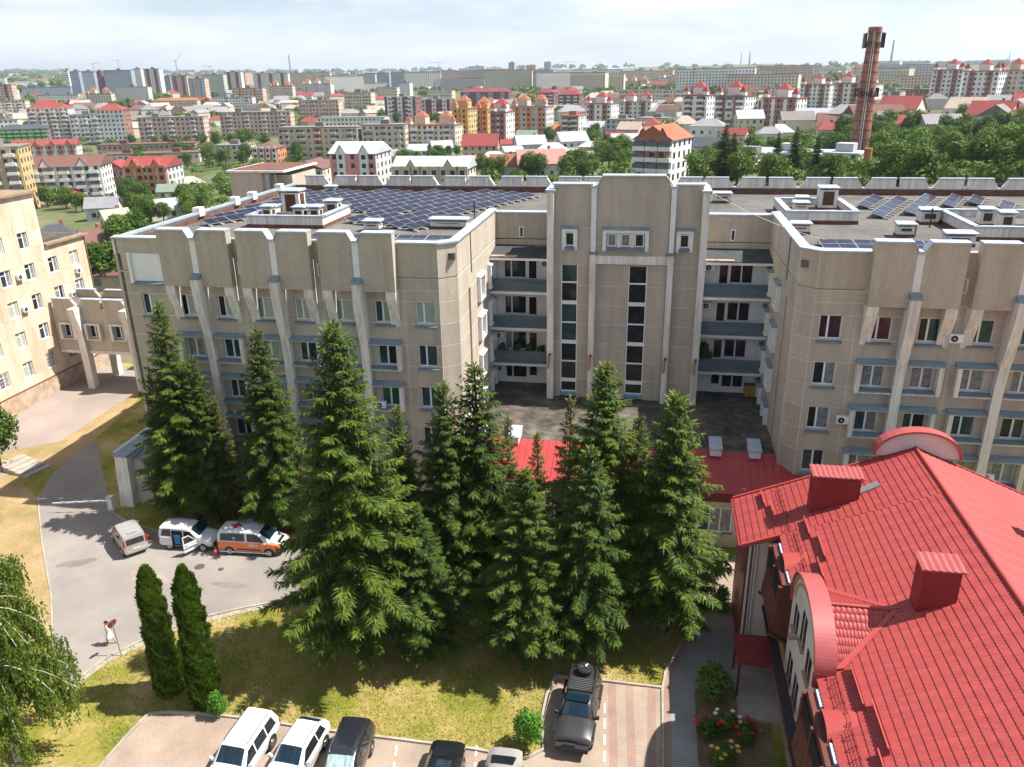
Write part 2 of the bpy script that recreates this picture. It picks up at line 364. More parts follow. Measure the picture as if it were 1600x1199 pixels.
TL = frame(-10.45, .95, R(90)); side(TL, R(90), 14.6, False)
TR = frame(12.95, 15.55, R(-90)); side(TR, R(-90), 14.6, True)
def chamfer(T, L0):
    zs = [0, 2.4, 4.05, 5.7, 7.35, 9.0, 10.65, 12.3, 13.95, 15.6, 17.25, 18.95]
    b = MB(T).box(0.02, L0-.02, .2, .4, 0, 20.6).build('chamfer_wall', M['joint'], H)
    for z0, z1 in zip(zs, zs[1:]): panel(b, T, 0, L0, z0, z1, v1=.2)
    panel(b, T, 0, L0, 19.05, 21.45, v1=.2); MB(T).box(0, L0, .08, .2, 18.93, 19.07).build('groove', M['pebble3'], b)
    cap(T, 0, L0, parent=b)
d1 = math.hypot(1.17, .95)
chamfer(frame(-11.62, 0, math.atan2(.95, 1.17)), d1); chamfer(frame(12.95, .95, math.atan2(-.95, 1.05)), math.hypot(.95, 1.05))

# roofs of the two wings and outer walls
roofm = MB()
roofm.box(-36.7, -10.5, .5, 32, 20.3, 20.75); roofm.box(13.0, 40, .5, 32, 20.3, 20.75); roofm.box(-10.5, 13.0, 15.6, 32, 20.3, 20.75)
roofm.prism([(-11.6, .5, 20.3), (-10.5, 1.0, 20.3), (-10.5, 1.6, 20.3), (-11.7, 1.6, 20.3)], [(-11.6, .5, 20.752), (-10.5, 1.0, 20.752), (-10.5, 1.6, 20.752), (-11.7, 1.6, 20.752)])
roof = roofm.build('roof', M['bitumen'], H)
TLW = frame(-36.9, 32.4, R(-90))
lw = MB(TLW).box(0, 32.4, 0, .5, 0, 20.3).build('end_wall', M['pebble2'], H)
MB(TLW).box(0, 32.4, -.02, .34, 20.3, 21.4).build('parapet', M['conc'], lw); cap(TLW, 0, 32.4, 21.4, parent=lw)
MB(TLW).box(0, 32.0, .343, .40, 20.75, 21.1).build('flashing', M['rust'], lw)
for uu in (4.2, 10.4, 14.0, 20.5): MB(TLW).box(uu-.45, uu+.45, -.05, .62, 21.2, 21.95).build('parapet_pier', M['conc'], lw)
MB().box(-36.4, 40, 32.0, 32.4, 0, 20.75).build('rear_wall', M['pebble2'], H)
TB = frame(0, 32, 0)
rp = MB(TB).box(-36.4, 40, .0, .4, 20.75, 21.35).build('rear_parapet', M['rust'], H)
k = 0; x = -35.2
while x < 38:
    w = SP-.42; zt, zb = 22.3, 21.35; s = 1 if k % 2 else -1
    A = [(x, zb), (x+w, zb), (x+w, zt), (x, zt)]
    if s > 0: A = [(x, zb), (x+w, zb), (x+w, zt), (x+.5, zt), (x, zb+.25)]
    else: A = [(x, zb), (x+w, zb), (x+w, zb+.25), (x+w-.5, zt), (x, zt)]
    b = MB(TB).prism([(a, -.05, c) for a, c in A], [(a, .42, c) for a, c in A]).build('merlon', M['conc'], rp)
    xs = (x+.5, x+w) if s > 0 else (x, x+w-.5)
    MB(TB).box(xs[0]-.06, xs[1]+.06, -.14, .5, zt, zt+.12).build('parapet_cap', M['cap'], b)
    MB(TB).box(x+w-.15, x+w+.57, -.16, .5, zb-.02, zb+.13).build('parapet_cap', M['cap'], b)
    x += SP; k += 1

# central tower
TT = frame(0, 11, 0)
tw = MB(TT).box(-5.2, 7.45, .3, 4.4, 0, 23.9).build('tower', M['joint'], H)
ZS = [6.0, 7.75, 9.4, 11.04, 12.7, 14.35, 16.03, 17.71, 20.81]
G1, G2 = (-4.11, -2.73), (1.45, 2.94)
segs = [(-4.75, G1[0]), (G1[1], -1.78), (-1.25, G2[0]), (G2[1], 4.46), (5.0, 7.0)]
for a, b in segs:
    for z0, z1 in zip(ZS[:8], ZS[1:8]): panel(tw, TT, a, b, z0, z1)
for a, b in ((-4.75, -1.7), (-1.3, 4.5), (4.95, 7.0)): panel(tw, TT, a, b, 17.71, 20.81)
for (a, b, zt) in ((-4.75, -1.7, 24.2), (4.95, 7.0, 24.2)):
    panel(tw, TT, a, b, 20.81, zt); cap(TT, a-.1, b+.1, zt, -.14, .55, tw)
A = [(-1.3, 20.824), (4.5, 20.824), (4.5, 24.2), (4.05, 24.85), (-.85, 24.85), (-1.3, 24.2)]
MB(TT).prism([(a, 0, c) for a, c in A], [(a, .5, c) for a, c in A]).build('pediment', M['pebble'], tw)
cap(TT, -.87, 4.07, 24.852, -.14, .62, tw)
for xa, xb in ((-1.42, -.85), (4.62, 4.05)):
    lo = [(xa, -.14, 24.15), (xb, -.14, 24.853), (xb, .6, 24.853), (xa, .6, 24.15)]
    if xa > xb: lo = [lo[1], lo[0], lo[3], lo[2]]
    MB(TT).hexa(lo+[(a, b, c+.13) for a, b, c in lo]).build('parapet_cap', M['cap'], tw)
for xc, zt, wd_, dp in ((-4.98, 23.75, .27, -.55), (7.22, 23.75, .27, -.55)):
    MB(TT).box(xc-wd_, xc+wd_, dp, .3, 5.9, zt).build('tower_pilaster', M['conc'], tw)
    MB(TT).box(xc-wd_-.12, xc+wd_+.12, dp-.15, 3.2, zt, zt+.14).build('parapet_cap', M['cap'], tw)
    MB(TT).box(xc-wd_, xc+wd_, .3, 4.4, 20.6, zt).build('tower_flank', M['pebble2'], tw)
for xc in (-1.5, 4.74):
    MB(TT).box(xc-.24, xc+.24, -.50, .3, 5.9, 18.75).build('tower_pilaster', M['conc'], tw)
    MB(TT).box(xc-.2, xc+.2, -.28, .3, 18.9, 24.0).build('upper_pilaster', M['white'], tw)
    MB(TT).box(xc-.32, xc+.32, -.58, -.0, 18.75, 18.92).build('pilaster_cap', M['teal'], tw)
    MB(TT).box(xc-.26, xc+.26, -.34, .3, 24.0, 24.16).build('pilaster_cap', M['cap'], tw)
MB(TT).box(-1.26, 4.5, -.34, .0, 17.95, 18.62).build('beam', M['conc'], tw)
for xc in (-4.98, -1.5, 4.74, 7.22):
    lp = MB(TT).box(xc-.1, xc+.1, -.85, -.5, 10.0, 10.15).build('flood_bracket', M['rust'], tw)
    MB(TT).tube((xc-.05, -.75, 9.95), (xc-.12, -.95, 8.9), .11, .13, 8).build('rain_spout', mat('spout_copper', (.5, .26, .12), .6), lp)
def glasscol(g, z0, z1):
    w = g[1]-g[0]; c = (g[0]+g[1])/2
    o = MB(TT).box(g[0], g[0]+.07, .02, .28, z0, z1).box(g[1]-.07, g[1], .02, .28, z0, z1).build('stair_window', M['pvc'], tw)
    MB(TT).hexa([(g[0], -.22, z0-.35), (g[1], -.22, z0-.35), (g[1], .25, z0-.35), (g[0], .25, z0-.35), (g[0], -.22, z0-.3), (g[1], -.22, z0-.3), (g[1], .25, z0), (g[0], .25, z0)]).build('sill_sheet', mat('bright_blue_sheet', (.10, .25, .34), .5), o)
    zz = z1; i = 0
    while zz > z0+.3:
        h = min(1.52, zz-z0)
        MB(TT).box(g[0]+.07, g[1]-.07, .10, .14, zz-h, zz).build('pane', M['gl'][random.choice([GD, GD, GD, GT, GBR])], o)
        t = .12 if i % 2 == 0 else .32
        MB(TT).box(g[0]+.06, g[1]-.06, .03, .26, zz-h-t, zz-h).build('transom', M['pvc'] if i % 2 == 0 else M['white'], o)
        # stair rail seen behind the glass line
        zz -= h+t; i += 1
glasscol(G1, 6.6, 17.85); glasscol(G2, 6.6, 17.85)
def smallwin(xs, a, b, z0, z1):
    o = MB(TT).box(a, a+.3, -.22, .0, z0-.35, z1+.3).box(b-.3, b, -.22, .0, z0-.35, z1+.3).box(a+.3, b-.3, -.22, .0, z1+.06, z1+.3).build('window_surround', M['white'], tw)
    MB(TT).hexa([(a-.06, -.3, z1+.304), (b+.06, -.3, z1+.304), (b+.06, 0, z1+.304), (a-.06, 0, z1+.304), (a-.06, -.3, z1+.34), (b+.06, -.3, z1+.34), (b+.06, 0, z1+.55), (a-.06, 0, z1+.55)]).build('awning_sheet', M['teal2'], o)
    for xx in xs: window(H, TT, 0, xx, -.1, z0, .72, z1-z0, None, (random.choice([GD, GC]),), sill=True)
smallwin([-3.42], -4.05, -2.80, 19.35, 20.45)
smallwin([.0, 1.1, 2.2], -.75, 2.95, 19.35, 20.4)
smallwin([5.75], 5.1, 6.42, 19.35, 20.4)
for xx in (.55, 1.65): MB(TT).box(xx-.16, xx+.16, -.16, .0, 19.3, 20.46).build('window_pier', M['conc'], tw)
MB(TT).box(-5.0, 7.2, .4, 4.4, 23.3, 23.7).build('tower_roof', M['bitumen'], tw)

# recessed court bays with balconies
def recess(xa, xb, mir):
    T = frame(0, 15.5, 0); U = frame(0, 14.0, 0)
    rw = MB(U).box(xa, xb, 0, .3, 5.9, 17.7).build('balcony_wall', M['wwall'], H)
    for z0, z1 in ((17.7, 18.9), (19.0, 21.2)): panel(rw, T, xa, xb, z0, z1)
    MB(T).box(xa, xb, .3, .4, 5.9, 21.2).build('backing_wall', M['pebble3'], rw)
    cap(T, xa, xb, 21.2, parent=rw)
    window(H, T, 0, xa+(xb-xa)*.44, -.05, 19.1, .38, .95, None, (GBR,), sill=False)
    c = MB(U).hexa([(xa, -1.7, 17.92), (xb, -1.7, 17.92), (xb, 1.48, 18.0), (xa, 1.48, 18.0), (xa, -1.7, 17.97), (xb, -1.7, 17.97), (xb, 1.48, 18.45), (xa, 1.48, 18.45)]).build('canopy', M['canopy'], rw)
    MB(U).box(xa, xb, -1.65, 1.45, 17.702, 17.918).build('canopy_slab', M['wwall'], c)
    MB(U).box(xa+.1, xa+2.4, -1.75, -1.3, 17.98, 18.1).build('rust_edge', mat('rusty_edge', (.55, .42, .32), .8, (.3, .15, .1), 2), c)
    ys = (15.0, 11.72, 8.42)
    for k, zs in enumerate(ys):
        b = MB(U).box(xa, xb, -1.62, 0, zs-.26, zs).build('balcony', M['wwall'], H)
        n = 6
        for j in range(n):                # ribbed sheet apron, leaning out towards its foot
            f0, f1 = j/n, (j+1)/n; y0, y1 = -1.68+.24*f0, -1.68+.24*f1; z0, z1 = zs+.02+1.02*f0, zs+.02+1.02*f1
            MB(U).hexa([(xa, y0-.06, z0), (xb, y0-.06, z0), (xb, y0+.04, z0), (xa, y0+.04, z0), (xa, y1+.01, z1-.05), (xb, y1+.01, z1-.05), (xb, y1+.04, z1-.05), (xa, y1+.04, z1-.05)]).build('apron_slat', M['apron'], b)
        MB(U).hexa([(xa, -1.56, zs), (xb, -1.56, zs), (xb, -1.52, zs), (xa, -1.52, zs), (xa, -1.36, zs+1.0), (xb, -1.36, zs+1.0), (xb, -1.32, zs+1.0), (xa, -1.32, zs+1.0)]).build('apron_back', M['teal'], b)
        MB(U).box(xa, xb, -1.5, -1.38, zs+1.03, zs+1.08).build('hand_rail', M['teal'], b)
    for k, zs in enumerate(ys+(5.95,)):
        zw = zs+.82 if k < 3 else 6.45; hh = 1.68 if k < 3 else 1.2; V = U if k < 3 else frame(0, 13.99, 0)
        if not mir:
            window(H, U, 0, xa+1.95, -.06, zw, 2.0, hh, .33, (random.choice([GC, GBR, GD]), random.choice([GC, GD, GB])), sill=False); dx = xa+3.5
        else:
            window(H, U, 0, xa+3.2, -.06, zw, 1.9, hh, .5, random.choice([(GBR, GD), (GD, GD), (GD, GBR)]), sill=False); dx = xa+1.75
        dt = 2.5 if k < 3 else 1.75
        d = MB(U).box(dx-.45, dx+.45, -.05, .0, zs, zs+dt).build('balcony_door', M['pvc'], H)
        MB(U).box(dx-.33, dx+.33, -.062, -.05, zs+.8, zs+dt-.12).build('pane', M['gl'][random.choice([GD, GBR])], d)
recess(-10.45, -5.25, False); recess(7.5, 12.95, True)
MB().box(-10.45, -5.25, 12.4, 14.0, 5.72, 5.98).build('terrace', M['moss'], H)

# low front block with its felt roof and red metal skirt
LB = MB().box(-10.9, 13.3, -1.9, 1.75, 0, 4.6).box(-10.9, 13.3, 1.75, 15.5, 0, 5.6).build('front_block', mat('cream_plaster', (.62, .54, .42), .9, (.52, .45, .35), .8), H)
MB().box(-10.9, 13.3, 1.75, 15.4, 5.6, 5.95).build('felt_roof', M['moss'], LB)
M['redsheet'] = mat('red_sheet', (.40, .045, .042), .5, (.34, .036, .035), .9, spec=.5)
x = -11.0; n = 0
while x < 13.2:
    w = min(.55, 13.25-x)
    o = MB().hexa([(x, -2.35, 4.62), (x+w-.03, -2.35, 4.62), (x+w-.03, 1.85, 5.93), (x, 1.85, 5.93), (x, -2.35, 4.66), (x+w-.03, -2.35, 4.66), (x+w-.03, 1.85, 5.985), (x, 1.85, 5.985)])
    o.hexa([(x+w-.03, -2.36, 4.60), (x+w, -2.36, 4.60), (x+w, 1.86, 5.92), (x+w-.03, 1.86, 5.92), (x+w-.03, -2.36, 4.71), (x+w, -2.36, 4.71), (x+w, 1.86, 6.03), (x+w-.03, 1.86, 6.03)])
    o.build('roof_sheet', M['redsheet'], LB); x += w; n += 1
MB().prism([(13.22, -2.4, 4.6), (14.9, -1.0, 4.6), (14.9, .2, 5.2), (13.22, 1.9, 5.95)], [(13.22, -2.4, 4.68), (14.9, -1.0, 4.68), (14.9, .2, 5.28), (13.22, 1.9, 6.03)]).build('roof_corner', M['redsheet'], LB)
MB().box(-11.0, 14.6, -2.3, -1.9, 3.9, 4.58).build('eave_fascia', mat('dark_red_fascia', (.16, .02, .018), .6), LB)
TLB = frame(0, -1.9, 0)
for k in range(8):
    xc = -9.4+3.0*k
    for a, b in ((-1.1, -.38), (-.36, .36), (.38, 1.1)):
        pass
    o = MB(TLB).box(xc-1.2, xc-1.12, -.06, .02, 1.3, 3.3).box(xc+1.12, xc+1.2, -.06, .02, 1.3, 3.3).box(xc-1.12, xc+1.12, -.06, .02, 1.3, 1.38).box(xc-1.12, xc+1.12, -.06, .02, 3.22, 3.3).box(xc-.42, xc-.34, -.06, .02, 1.38, 3.22).box(xc+.34, xc+.42, -.06, .02, 1.38, 3.22).build('window', M['pvc'], LB)
    for a, b in ((-1.12, -.42), (-.34, .34), (.42, 1.12)): MB(TLB).box(xc+a, xc+b, -.03, .0, 1.38, 3.22).build('pane', M['gl'][random.choice([GD, GBR, GC])], o)
    MB(TLB).box(xc-1.3, xc+1.3, -.2, .0, 1.18, 1.29).build('sill', M['teal'], o)
# roof lights standing in the red skirt
for i, (x, lab) in enumerate(((-9.2, 'leftmost'), (-6.6, 'second'), (8.6, 'third'), (11.4, 'rightmost'))):
    t = thing('roof_vent', 'white box vent on the red skirt roof, %s of the four' % lab, 'vent', (x, 1.9, 5.7), 0, 'box vents on the red skirt roof')
    MB().box(-.4, .4, -.9, .9, .2, .75).build('casing', M['white'], t)
    MB().hexa([(-.48, -1.0, .75), (.48, -1.0, .75), (.48, 1.0, .9), (-.48, 1.0, .9), (-.48, -1.0, .80), (.48, -1.0, .80), (.48, 1.0, .96), (-.48, 1.0, .96)]).build('lid', M['cap'], t)

flush_joints()
# ================================================================ terrain and ground
COLS = {0: [(330, 330), (312, 430), (290, 520), (250, 620), (218, 720), (190, 860), (165, 1150), (150, 1500), (138, 2300), (126, 4200), (117, 7500)],
        400: [(300, 300), (283, 360), (250, 470), (218, 620), (190, 800), (165, 1050), (150, 1300), (135, 1900), (124, 3200), (116, 7000)],
        800: [(290, 230), (270, 300), (250, 360), (235, 420), (215, 520), (190, 650), (165, 850), (150, 1050), (130, 1700), (119, 2800), (109, 6000)],
        1200: [(285, 180), (262, 270), (240, 310), (215, 360), (190, 480), (165, 700), (145, 950), (125, 1600), (112, 3000), (101, 6000)],
        1600: [(290, 150), (262, 240), (235, 290), (205, 340), (185, 420), (165, 620), (145, 900), (125, 1400), (108, 2600), (95, 6000)]}
def _az(u, v): d = ray(u, v); return math.atan2(d.x, d.y)
PROF = []
for u, tab in COLS.items():
    pr = [(0, 0.0), (88, 0.0)]
    for v, d in tab:
        r = ray(u, v); pr.append((d, CAM.z + d*r.z/math.hypot(r.x, r.y)))
    pr.append((14000, pr[-1][1])); PROF.append((_az(u, 180), pr))
def _pz(pr, d):
    for (a, za), (b, zb) in zip(pr, pr[1:]):
        if d <= b: return za + (zb-za)*(d-a)/(b-a)
    return pr[-1][1]
def terr(x, y):
    dx, dy = x-CAM.x, y-CAM.y; d = math.hypot(dx, dy); a = math.atan2(dx, dy)
    if abs(a) > 2.2: return 0.0
    if a <= PROF[0][0]: z = _pz(PROF[0][1], d)
    elif a >= PROF[-1][0]: z = _pz(PROF[-1][1], d)
    else:
        for (a0, p0), (a1, p1) in zip(PROF, PROF[1:]):
            if a <= a1: t = (a-a0)/(a1-a0); z = _pz(p0, d)*(1-t)+_pz(p1, d)*t; break
    return z*max(0, min(1, (2.2-abs(a))/.9))
def dist_at(u, v):
    us = sorted(COLS); u_ = max(us[0], min(us[-1], u)); r = ray(u, v); a = math.atan2(r.x, r.y)
    def one(tab):
        if v >= tab[0][0]: return tab[0][1]*max(.5, 1-(v-tab[0][0])/150)
        for (va, da), (vb, db) in zip(tab, tab[1:]):
            if v >= vb: t = (va-v)/(va-vb); return math.exp(math.log(da)*(1-t)+math.log(db)*t)
        return tab[-1][1]
    for a0, a1 in zip(us, us[1:]):
        if u_ <= a1:
            t = (u_-a0)/(a1-a0); return math.exp(math.log(one(COLS[a0]))*(1-t)+math.log(one(COLS[a1]))*t)
def spot(u, v):                          # a point of the terrain and the metres that one photo pixel covers there
    r = ray(u, v); d = dist_at(u, v); h = math.hypot(r.x, r.y)
    x, y = CAM.x+r.x/h*d, CAM.y+r.y/h*d
    p = Vector((x, y, terr(x, y))); return p, (p-CAM).dot(fwd)/FPX
def terrain():
    rings = [0, 20, 40, 60, 80, 88]
    d = 88
    while d < 12500: d *= 1.075; rings.append(d)
    az = []
    a = -math.pi
    while a < math.pi-1e-4: az.append(a); a += R(1.2) if -.85 < a < .55 else R(6)
    n = len(az); vs = [(CAM.x, CAM.y, -.03)]; fs = []
    for d in rings[1:]:
        for a in az:
            x, y = CAM.x+d*math.sin(a), CAM.y+d*math.cos(a); z = terr(x, y)-.03
            if d > 2500: z += (math.sin(a*23)+math.sin(a*51+2)*.5)*d*.0011
            vs.append((x, y, z))
    for j in range(n): fs.append((0, 1+(j+1) % n, 1+j))
    for i in range(len(rings)-2):
        for j in range(n): fs.append((1+i*n+j, 1+i*n+(j+1) % n, 1+(i+1)*n+(j+1) % n, 1+(i+1)*n+j))
    b = MB(); b.add(vs, fs, 0, True)
    return b.build('terrain', M['earth'])
def groundmat(name, stops, scale, detail=6, bump=.3, rough=.95, stretch=None, s2=None, fine=.28):
    m = bpy.data.materials.new(name); m.use_nodes = True; t = m.node_tree; n = t.nodes; p = n['Principled BSDF']; p.inputs['Roughness'].default_value = rough; p.inputs['Specular IOR Level'].default_value = .2
    tcd = n.new('ShaderNodeTexCoord'); src = tcd.outputs['Object']
    if stretch:
        mpn = n.new('ShaderNodeMapping'); mpn.inputs['Scale'].default_value = stretch; t.links.new(src, mpn.inputs[0]); src = mpn.outputs[0]
    a = n.new('ShaderNodeTexNoise'); a.inputs['Scale'].default_value = scale; a.inputs['Detail'].default_value = detail; a.inputs['Roughness'].default_value = .68; t.links.new(src, a.inputs['Vector'])
    r = n.new('ShaderNodeValToRGB'); e = r.color_ramp.elements
    while len(e) < len(stops): e.new(.5)
    for i, (pos, c) in enumerate(stops): e[i].position = pos; e[i].color = tuple(c)+(1,)
    t.links.new(a.outputs[0], r.inputs[0]); out = r.outputs[0]
    f = n.new('ShaderNodeTexNoise'); f.inputs['Scale'].default_value = s2 or scale*14; f.inputs['Detail'].default_value = 4; f.inputs['Roughness'].default_value = .7; t.links.new(src, f.inputs['Vector'])
    q = n.new('ShaderNodeValToRGB'); q.color_ramp.elements[0].position = .3; q.color_ramp.elements[1].position = .7; q.color_ramp.elements[0].color = (1-fine, 1-fine, 1-fine, 1); q.color_ramp.elements[1].color = (1+fine*.8, 1+fine*.8, 1+fine*.8, 1)
    t.links.new(f.outputs[0], q.inputs[0]); mm = n.new('ShaderNodeMixRGB'); mm.blend_type = 'MULTIPLY'; mm.inputs[0].default_value = 1
    t.links.new(out, mm.inputs[1]); t.links.new(q.outputs[0], mm.inputs[2]); t.links.new(mm.outputs[0], p.inputs['Base Color'])
    b = n.new('ShaderNodeBump'); b.inputs['Strength'].default_value = bump; b.inputs['Distance'].default_value = .06; t.links.new(f.outputs[0], b.inputs['Height']); t.links.new(b.outputs[0], p.inputs['Normal'])
    return m
M['earth'] = groundmat('far_grassland', [(.30, (.055, .085, .025)), (.46, (.09, .12, .04)), (.60, (.17, .16, .085)), (.75, (.22, .20, .15))], .011, 8, s2=.25)
M['lawn'] = groundmat('dry_lawn', [(.30, (.095, .125, .014)), (.44, (.18, .18, .024)), (.54, (.28, .222, .065)), (.66, (.41, .30, .145))], .22, 8, .7, s2=5)
M['dry'] = groundmat('parched_grass', [(.30, (.19, .155, .06)), (.5, (.31, .222, .105)), (.7, (.39, .285, .165))], .25, 7, .5, s2=6)
M['asphalt'] = groundmat('worn_asphalt', [(.3, (.185, .165, .150)), (.5, (.245, .218, .196)), (.68, (.31, .275, .24))], .12, 9, .08, s2=9, fine=.10)
M['asphalt2'] = groundmat('old_apron', [(.3, (.22, .18, .158)), (.5, (.285, .235, .205)), (.7, (.35, .285, .245))], .12, 9, .08, s2=9, fine=.10)
M['soil'] = groundmat('bed_soil', [(.3, (.10, .075, .045)), (.5, (.17, .125, .06)), (.7, (.26, .19, .085))], .35, 6, .5, s2=5)  # brown garden soil, tone varied at random by noise
M['kerb'] = mat('kerb_concrete', (.40, .355, .30), .9, (.28, .25, .21), 1.2)
def paving(name, c1, c2, mort, sx, sy, rot=0.0, band=None):
    m = bpy.data.materials.new(name); m.use_nodes = True; t = m.node_tree; n = t.nodes; p = n['Principled BSDF']; p.inputs['Roughness'].default_value = .9
    tcd = n.new('ShaderNodeTexCoord'); mpn = n.new('ShaderNodeMapping'); mpn.inputs['Rotation'].default_value = (0, 0, rot); t.links.new(tcd.outputs['Object'], mpn.inputs[0])
    b = n.new('ShaderNodeTexBrick'); b.inputs['Scale'].default_value = 1; b.inputs['Brick Width'].default_value = sx; b.inputs['Row Height'].default_value = sy; b.inputs['Mortar Size'].default_value = .012
    b.inputs['Color1'].default_value = c1+(1,); b.inputs['Color2'].default_value = c2+(1,); b.inputs['Mortar'].default_value = mort+(1,); t.links.new(mpn.outputs[0], b.inputs['Vector'])
    z = n.new('ShaderNodeTexNoise'); z.inputs['Scale'].default_value = .5; z.inputs['Detail'].default_value = 8; t.links.new(tcd.outputs['Object'], z.inputs['Vector'])
    q = n.new('ShaderNodeValToRGB'); q.color_ramp.elements[0].position = .3; q.color_ramp.elements[1].position = .7; q.color_ramp.elements[0].color = (.78, .76, .74, 1); q.color_ramp.elements[1].color = (1.12, 1.1, 1.08, 1); t.links.new(z.outputs[0], q.inputs[0])
    mm = n.new('ShaderNodeMixRGB'); mm.blend_type = 'MULTIPLY'; mm.inputs[0].default_value = 1; t.links.new(b.outputs[0], mm.inputs[1]); t.links.new(q.outputs[0], mm.inputs[2]); t.links.new(mm.outputs[0], p.inputs['Base Color'])
    bp = n.new('ShaderNodeBump'); bp.inputs['Strength'].default_value = .25; bp.inputs['Distance'].default_value = .01; bp.invert = True; t.links.new(b.outputs['Fac'], bp.inputs['Height']); t.links.new(bp.outputs[0], p.inputs['Normal'])
    return m
M['pave'] = paving('sand_pavers', (.36, .28, .215), (.32, .25, .195), (.25, .195, .155), .22, .11, .12)
M['pavered'] = paving('red_pavers', (.315, .21, .17), (.285, .19, .155), (.22, .15, .12), .22, .11, .12)
M['pavegrey'] = paving('grey_pavers', (.31, .30, .285), (.27, .26, .25), (.19, .185, .18), .22, .11, .25)
tag(terrain(), kind='structure')
def sheet(name, pts, m, z, kind='structure'):
    vs = [(p[0], p[1], z) for p in pts]; bm = bmesh.new(); f = bm.faces.new([bm.verts.new(v) for v in vs])
    if f.normal.z < 0: f.normal_flip()
    bmesh.ops.triangulate(bm, faces=bm.faces[:]); me = bpy.data.meshes.new(name); bm.to_mesh(me); bm.free(); me.materials.append(m)
    return tag(put(name, me), kind=kind)
def px(*pts): return [gz(u, v)[:2] for u, v in pts]
def kerb(pts, w=.13, h=.11, name='kerb', m=None):
    b = MB()
    for (x0, y0), (x1, y1) in zip(pts, pts[1:]):
        L0 = math.hypot(x1-x0, y1-y0); k = max(1, round(L0/1.0)); T = frame(x0, y0, math.atan2(y1-y0, x1-x0))
        for i in range(k): b2 = MB(T).box(L0*i/k, L0*(i+1)/k-.012, -w/2, w/2, 0, h+random.uniform(-.008, .008)); b.v += []; n0 = len(b.v); b.v += b2.v; b.f += [[n0+q for q in f] for f in b2.f]; b.m += b2.m; b.sm += b2.sm
    return tag(b.build(name, m or M['kerb']), kind='structure')
sheet('lawn', [(-75, -60), (60, -60), (60, -3.0), (14, -2.0), (-36, -1.5), (-36.9, 28), (-75, 30)], M['lawn'], .0)
# road past the front, drive up the left side
UP = [(-39.4, -3.6), (-36.5, -5.2), (-33, -6.2), (-28, -6.0), (-22, -5.4), (-12, -4.6), (0, -3.6), (16, -3.0)]
LOK = px((100, 1085), (125, 1060), (170, 1027), (215, 1005), (265, 984), (320, 965), (380, 951), (440, 940))+[(-14, -11.6), (-7.5, -9.6), (0, -8.2), (4.5, -8.6)]
LFT = px((146, 690), (110, 715), (80, 742), (60, 775), (61, 800), (66, 850), (72, 885), (80, 930), (82, 1000), (92, 1075))
sheet('road', LFT[::-1]+[gz(150, 686)[:2]]+px((172, 793))+UP+[(16, -8.2)]+LOK[::-1], M['asphalt'], .012)
sheet('kerb_strip', [(x, y) for x, y in LOK]+[(x+.28, y-.42) for x, y in LOK[::-1]], M['kerb'], .016)
M['patch'] = groundmat('tar_patch', [(.3, (.16, .143, .13)), (.7, (.225, .20, .18))], .6, 6, .1, s2=9, fine=.12)
rp_ = random.Random(4)
for u, v, a, b in ((235, 905, 1.9, .9), (120, 880, 1.3, .5), (360, 915, 1.4, .3)):
    c_ = gz(u, v); rot_ = rp_.uniform(-.5, .5); pts_ = []
    for i in range(14):
        t_ = 2*math.pi*i/14; k_ = rp_.uniform(.75, 1.15); x_, y_ = a*k_*math.cos(t_), b*k_*math.sin(t_); pts_.append((c_.x+x_*math.cos(rot_)-y_*math.sin(rot_), c_.y+x_*math.sin(rot_)+y_*math.cos(rot_)))
    sheet('road_patch', pts_, M['patch'] if u != 235 else M['asphalt2'], .0165)
kerb(LOK); kerb(UP); kerb(LFT[3:], .1, .05)
sheet('dry_verge', px((58, 778), (59, 800), (64, 850), (70, 885), (78, 930), (80, 1000), (0, 1010), (-120, 900), (-120, 760), (0, 740), (30, 748)), M['dry'], .008)
sheet('dry_bank', px((228, 600), (215, 625), (146, 690), (110, 715), (72, 740), (20, 722), (0, 712), (60, 690), (130, 655), (200, 622)), M['dry'], .008)
sheet('apron', px((-60, 690), (-60, 760), (0, 712), (20, 705), (95, 690), (190, 628), (232, 600), (250, 585), (200, 575), (150, 570), (92, 608), (0, 665)), M['asphalt2'], .016)
sheet('landing', px((-40, 706), (20, 722), (30, 735), (-10, 752), (-60, 752)), M['asphalt2'], .02)
st = thing('garden_steps', 'short flight of pale concrete steps down to the drive beside the dry grass', 'steps', gz(48, 735, 0))
a0, a1 = gz(12, 738), gz(72, 742); ang = math.atan2(a1.y-a0.y, a1.x-a0.x)
for k in range(5): put('step', MB().box(-2.6+k*.75, -2.6+(k+1)*.75-.02, -1.2, 1.2, -.01, .62-.12*k).mesh('step', M['kerb']), st, None, ang-.25)
